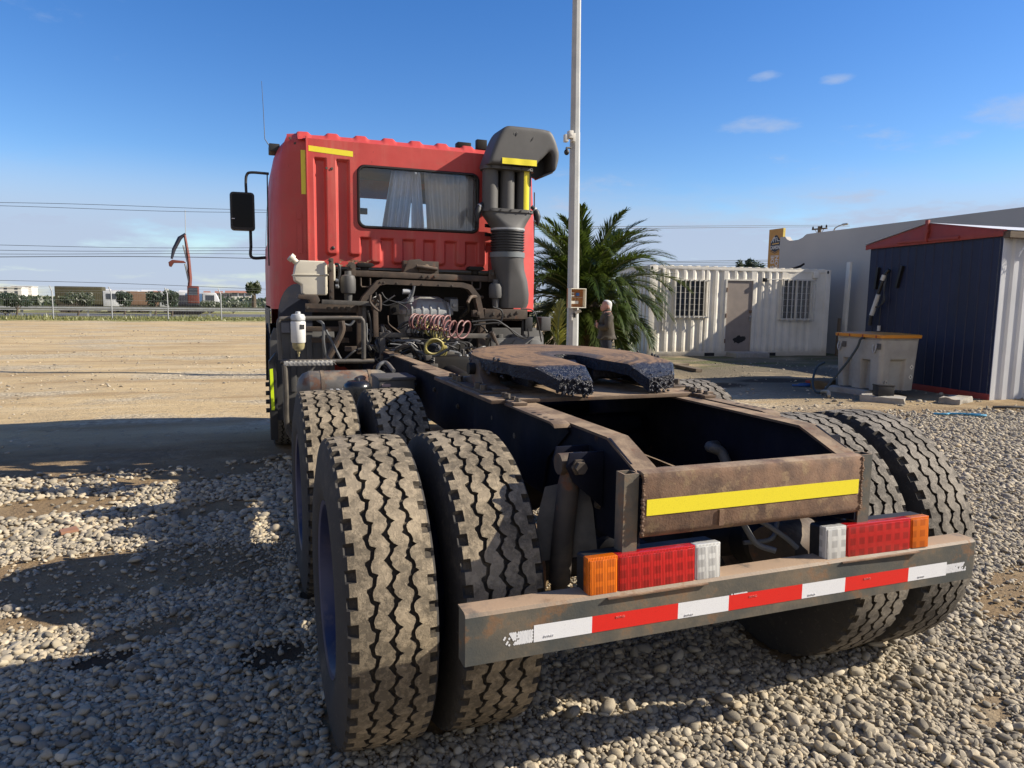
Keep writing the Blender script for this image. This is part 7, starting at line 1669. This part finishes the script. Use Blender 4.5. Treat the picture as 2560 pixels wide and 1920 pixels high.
# parked lorries and vans beyond the road
m_van_w = M('white_van_paint', (0.62, 0.63, 0.64), None, 1, 0.4); m_van_b = M('blue_lorry_paint', (0.06, 0.13, 0.26), None, 1, 0.5); m_tarp = M('olive_tarpaulin', (0.055, 0.048, 0.02), (0.04, 0.036, 0.016), 1.5, 0.85); m_yel = M('yellow_machine_paint', (0.22, 0.14, 0.03), None, 2, 0.6); m_brick = M('brown_load', (0.22, 0.13, 0.08), None, 2, 0.8)
def lorry(x, y, L, h, body, label, cabm):
    t = thing('parked_lorry', label, 'lorry', (x, y, 0), group='lorries parked beyond the road')
    G().box((-L/2, -1.0, 0.75), (L/2-1.5, 1.0, h)).obj('load_body', body, t, bevel=0.06)
    G().loft([[(L/2-1.45, -1.0, z), (L/2-k, -1.0, z), (L/2-k, 1.0, z), (L/2-1.45, 1.0, z)] for z, k in ((0.5, 0), (1.3, 0), (1.9, 0.25), (2.0, 0.4))]).obj('cab', cabm, t, bevel=0.05)
    G().box((L/2-1.2, -1.02, 1.25), (L/2-0.4, -1.005, 1.75)).obj('cab_window', m_winfar, t)
    for xx in (-L/2+0.6, -L/2+1.4, L/2-0.8):
        for yy in (-0.85, 0.85): G()._lathe([(-0.12, 0.2), (-0.12, 0.44), (0.12, 0.44), (0.12, 0.2)], Vector((xx, yy, 0.44)), Vector((0, 1, 0)), 16).obj('wheel', m_rubber, t)
    G().box((-L/2, -0.4, 0.55), (L/2, 0.4, 0.74)).obj('chassis', m_black_steel, t)
lorry(-14.6, 72, 5.2, 2.35, m_tarp, 'lorry with olive tarpaulin load beyond the road', m_van_w)
lorry(-11.8, 76, 4.4, 2.1, m_van_w, 'white box lorry right of the olive tarpaulin one', m_van_b)
lorry(-9.6, 73, 4.2, 2.0, m_brick, 'lorry with brown load between the dark trees', m_van_w)
lorry(-7.0, 78, 4.6, 2.1, m_van_w, 'white box lorry just left of the excavator', m_van_w)
lorry(-5.3, 74, 3.0, 1.9, m_van_b, 'short blue-grey lorry just right of the excavator', m_van_w)
lorry(-16.6, 80, 4.0, 1.9, m_van_w, 'pale lorry leftmost beyond the road', m_yel)
# crane excavator raising its arm
ex = thing('excavator', 'dark red excavator with its arm raised beyond the fence', 'excavator', (-6.2, 66, 0))
m_ex_o = M('orange_red_machine_paint', (0.17, 0.035, 0.02), (0.12, 0.03, 0.02), 2, 0.6); m_ex_d = M('dark_arm_steel', (0.03, 0.03, 0.042), None, 2, 0.5)
for s in (-1, 1): G().loft([[(x, s*0.9+dy, z) for x, z in rrect(0, 0.42, 2.6, 0.8, 0.38)] for dy in (-0.22, 0.22)]).obj('track', m_black_steel, ex)
G().box((-1.2, -1.0, 0.85), (1.0, 1.0, 1.7)).obj('house_body', m_ex_d, ex, bevel=0.08); G().box((0.15, -1.02, 1.0), (1.05, -0.2, 2.5)).obj('cab', m_ex_o, ex, bevel=0.06); G().box((0.25, -1.03, 1.7), (0.95, -1.022, 2.35)).obj('cab_window', m_winfar, ex)
g = G(); g.tube([(0.2, 0, 1.5), (0.35, 0, 3.2), (0.28, 0, 5.0), (0.05, 0, 6.9)], [0.17, 0.16, 0.14, 0.10], 4); g.obj('boom', m_ex_o, ex)
g = G(); g.tube([(0.12, 0, 7.0), (-0.35, 0, 6.6), (-0.85, 0, 5.6), (-1.05, 0, 4.8)], [0.09, 0.18, 0.16, 0.09], 4); g.obj('stick', m_ex_d, ex)
g = G(); g.prism([(-1.3, 4.5), (-1.0, 4.72), (-0.1, 4.65), (0.1, 4.48), (-0.9, 4.46), (-1.12, 4.1), (-1.25, 4.15)], 1, -0.3, 0.3); g.obj('bucket', m_ex_o, ex, bevel=0.03)
g = G(); g.cyl((0.35, 0.0, 2.2), (0.0, 0, 4.4), 0.08, n=8); g.cyl((-0.1, 0, 6.0), (0.18, 0, 4.6), 0.07, n=8); g.obj('hydraulic_ram', m_galv, ex)
G().tube([(0.12, 0, 6.9), (0.16, 0, 9.0)], 0.03, 6).obj('mast_wire', m_galv, ex)
# power lines
wires = [((-16.605, 55.000, 7.574), (-2.416, 55.000, 8.103)), ((-16.618, 55.000, 7.357), (-2.422, 55.000, 7.882)), ((-16.766, 55.000, 4.829), (-0.011, 55.000, 5.320)), ((-16.782, 55.000, 4.559), (-0.019, 55.000, 5.037)), ((-16.796, 55.000, 4.323), (-0.026, 55.000, 4.753)), ((-16.811, 55.000, 4.070), (-0.033, 55.000, 4.488)), ((-17.714, 58.000, 2.466), (-0.016, 58.000, 2.322))]
for k, (a, b) in enumerate(wires):
    a, b = Vector(a), Vector(b); d = (b-a); A_ = a-d*2.2; B_ = b+d*0.6; pts_ = []
    for j in range(33): t_ = j/32; p = A_.lerp(B_, t_); p.z += 0.35*math.sin(t_*4*math.pi+k)*0.25; pts_.append(p)
    tag(G().tube(pts_, 0.016 if k != 5 else 0.024, 5).obj('power_line', m_cable), ['highest power line across the sky left of the cab', 'lower of the two high power lines left of the cab', 'uppermost of the middle bundle of power lines', 'second of the middle bundle of power lines', 'third of the middle bundle of power lines', 'lowest and thickest of the middle bundle of power lines', 'lowest power line just above the far houses'][k], 'power line', 'power lines left of the cab')
rw_ = [((26.044, 45.000, 7.262), (55.475, 60.000, 10.230)), ((26.049, 45.000, 7.123), (55.487, 60.000, 10.069)), ((28.786, 45.000, 4.747), (38.533, 45.000, 5.186)), ((28.790, 45.000, 4.652), (38.542, 45.000, 5.055)), ((28.795, 45.000, 4.538), (38.553, 45.000, 4.894)), ((28.800, 45.000, 4.433), (38.564, 45.000, 4.732))]
for k, (a, b) in enumerate(rw_):
    a, b = Vector(a), Vector(b); d = b-a; tag(G().tube([a-d*0.8, a, b, b+d*0.5], 0.02, 5).obj('power_line', m_cable), ['higher of the two power lines right of the pole', 'lower of the two power lines right of the pole', 'top of the four wires above the container roof', 'second of the four wires above the container roof', 'third of the four wires above the container roof', 'bottom of the four wires above the container roof'][k], 'power line', 'power lines above the container')
up_ = thing('electricity_pole', 'dark wooden cross-arm pole top behind the boundary wall', 'pole', (40, 40.95, 0))
G().tube([(0, 0, 0), (0, 0, 7.6)], 0.14, 8).obj('shaft', m_wood, up_); G().bar((0, -0.75, 7.38), (0, 0.75, 7.42), 0.10, 0.11).obj('cross_arm', m_wood, up_)
for y in (-0.68, -0.2, 0.68): G().tube([(0, y, 7.43), (0, y, 7.50), (0, y, 7.58), (0, y, 7.66)], [0.03, 0.07, 0.06, 0.02], 8).obj('insulator', m_black_steel, up_)
for s in (-1, 1): G().bar((0, s*0.45, 7.36), (0, s*0.05, 6.9), 0.03, 0.03).obj('brace', m_wood, up_)
sl_ = thing('street_lamp', 'grey street lamp arm rising behind the boundary wall', 'street lamp', (30, 29.4, 0))
G().tube(spline([(0, 0, 0), (0, 0, 5.0), (0, 0, 5.8), (0, -0.30, 6.0), (0, -0.62, 6.06)]), 0.035, 8).obj('mast', m_galv, sl_); G().loft([[(x, y, z) for x, z in rrect(0, zc2, w2, h2, h2*0.45)] for y, w2, h2, zc2 in ((-0.55, 0.08, 0.06, 6.06), (-0.65, 0.16, 0.12, 6.06), (-0.90, 0.16, 0.10, 6.07), (-0.98, 0.08, 0.05, 6.08))]).obj('lamp_head', m_galv, sl_)

m_print = M('faint_grey_print', (0.55, 0.55, 0.55), None, 3, 0.6); m_print_r = M('faint_pink_print', (0.72, 0.20, 0.17), None, 3, 0.6)
for x_, z_, mm in ((-0.715, 0.590, m_print), (-0.49, 0.612, m_print_r), (-0.255, 0.582, m_print), (-0.02, 0.608, m_print_r), (0.215, 0.580, m_print), (0.45, 0.604, m_print_r), (0.70, 0.578, m_print)):
    text('DOT-C2', 0.008, 'tape_print', mm, bpo, (x_, -0.7018, z_), (R(90), 0, 0))
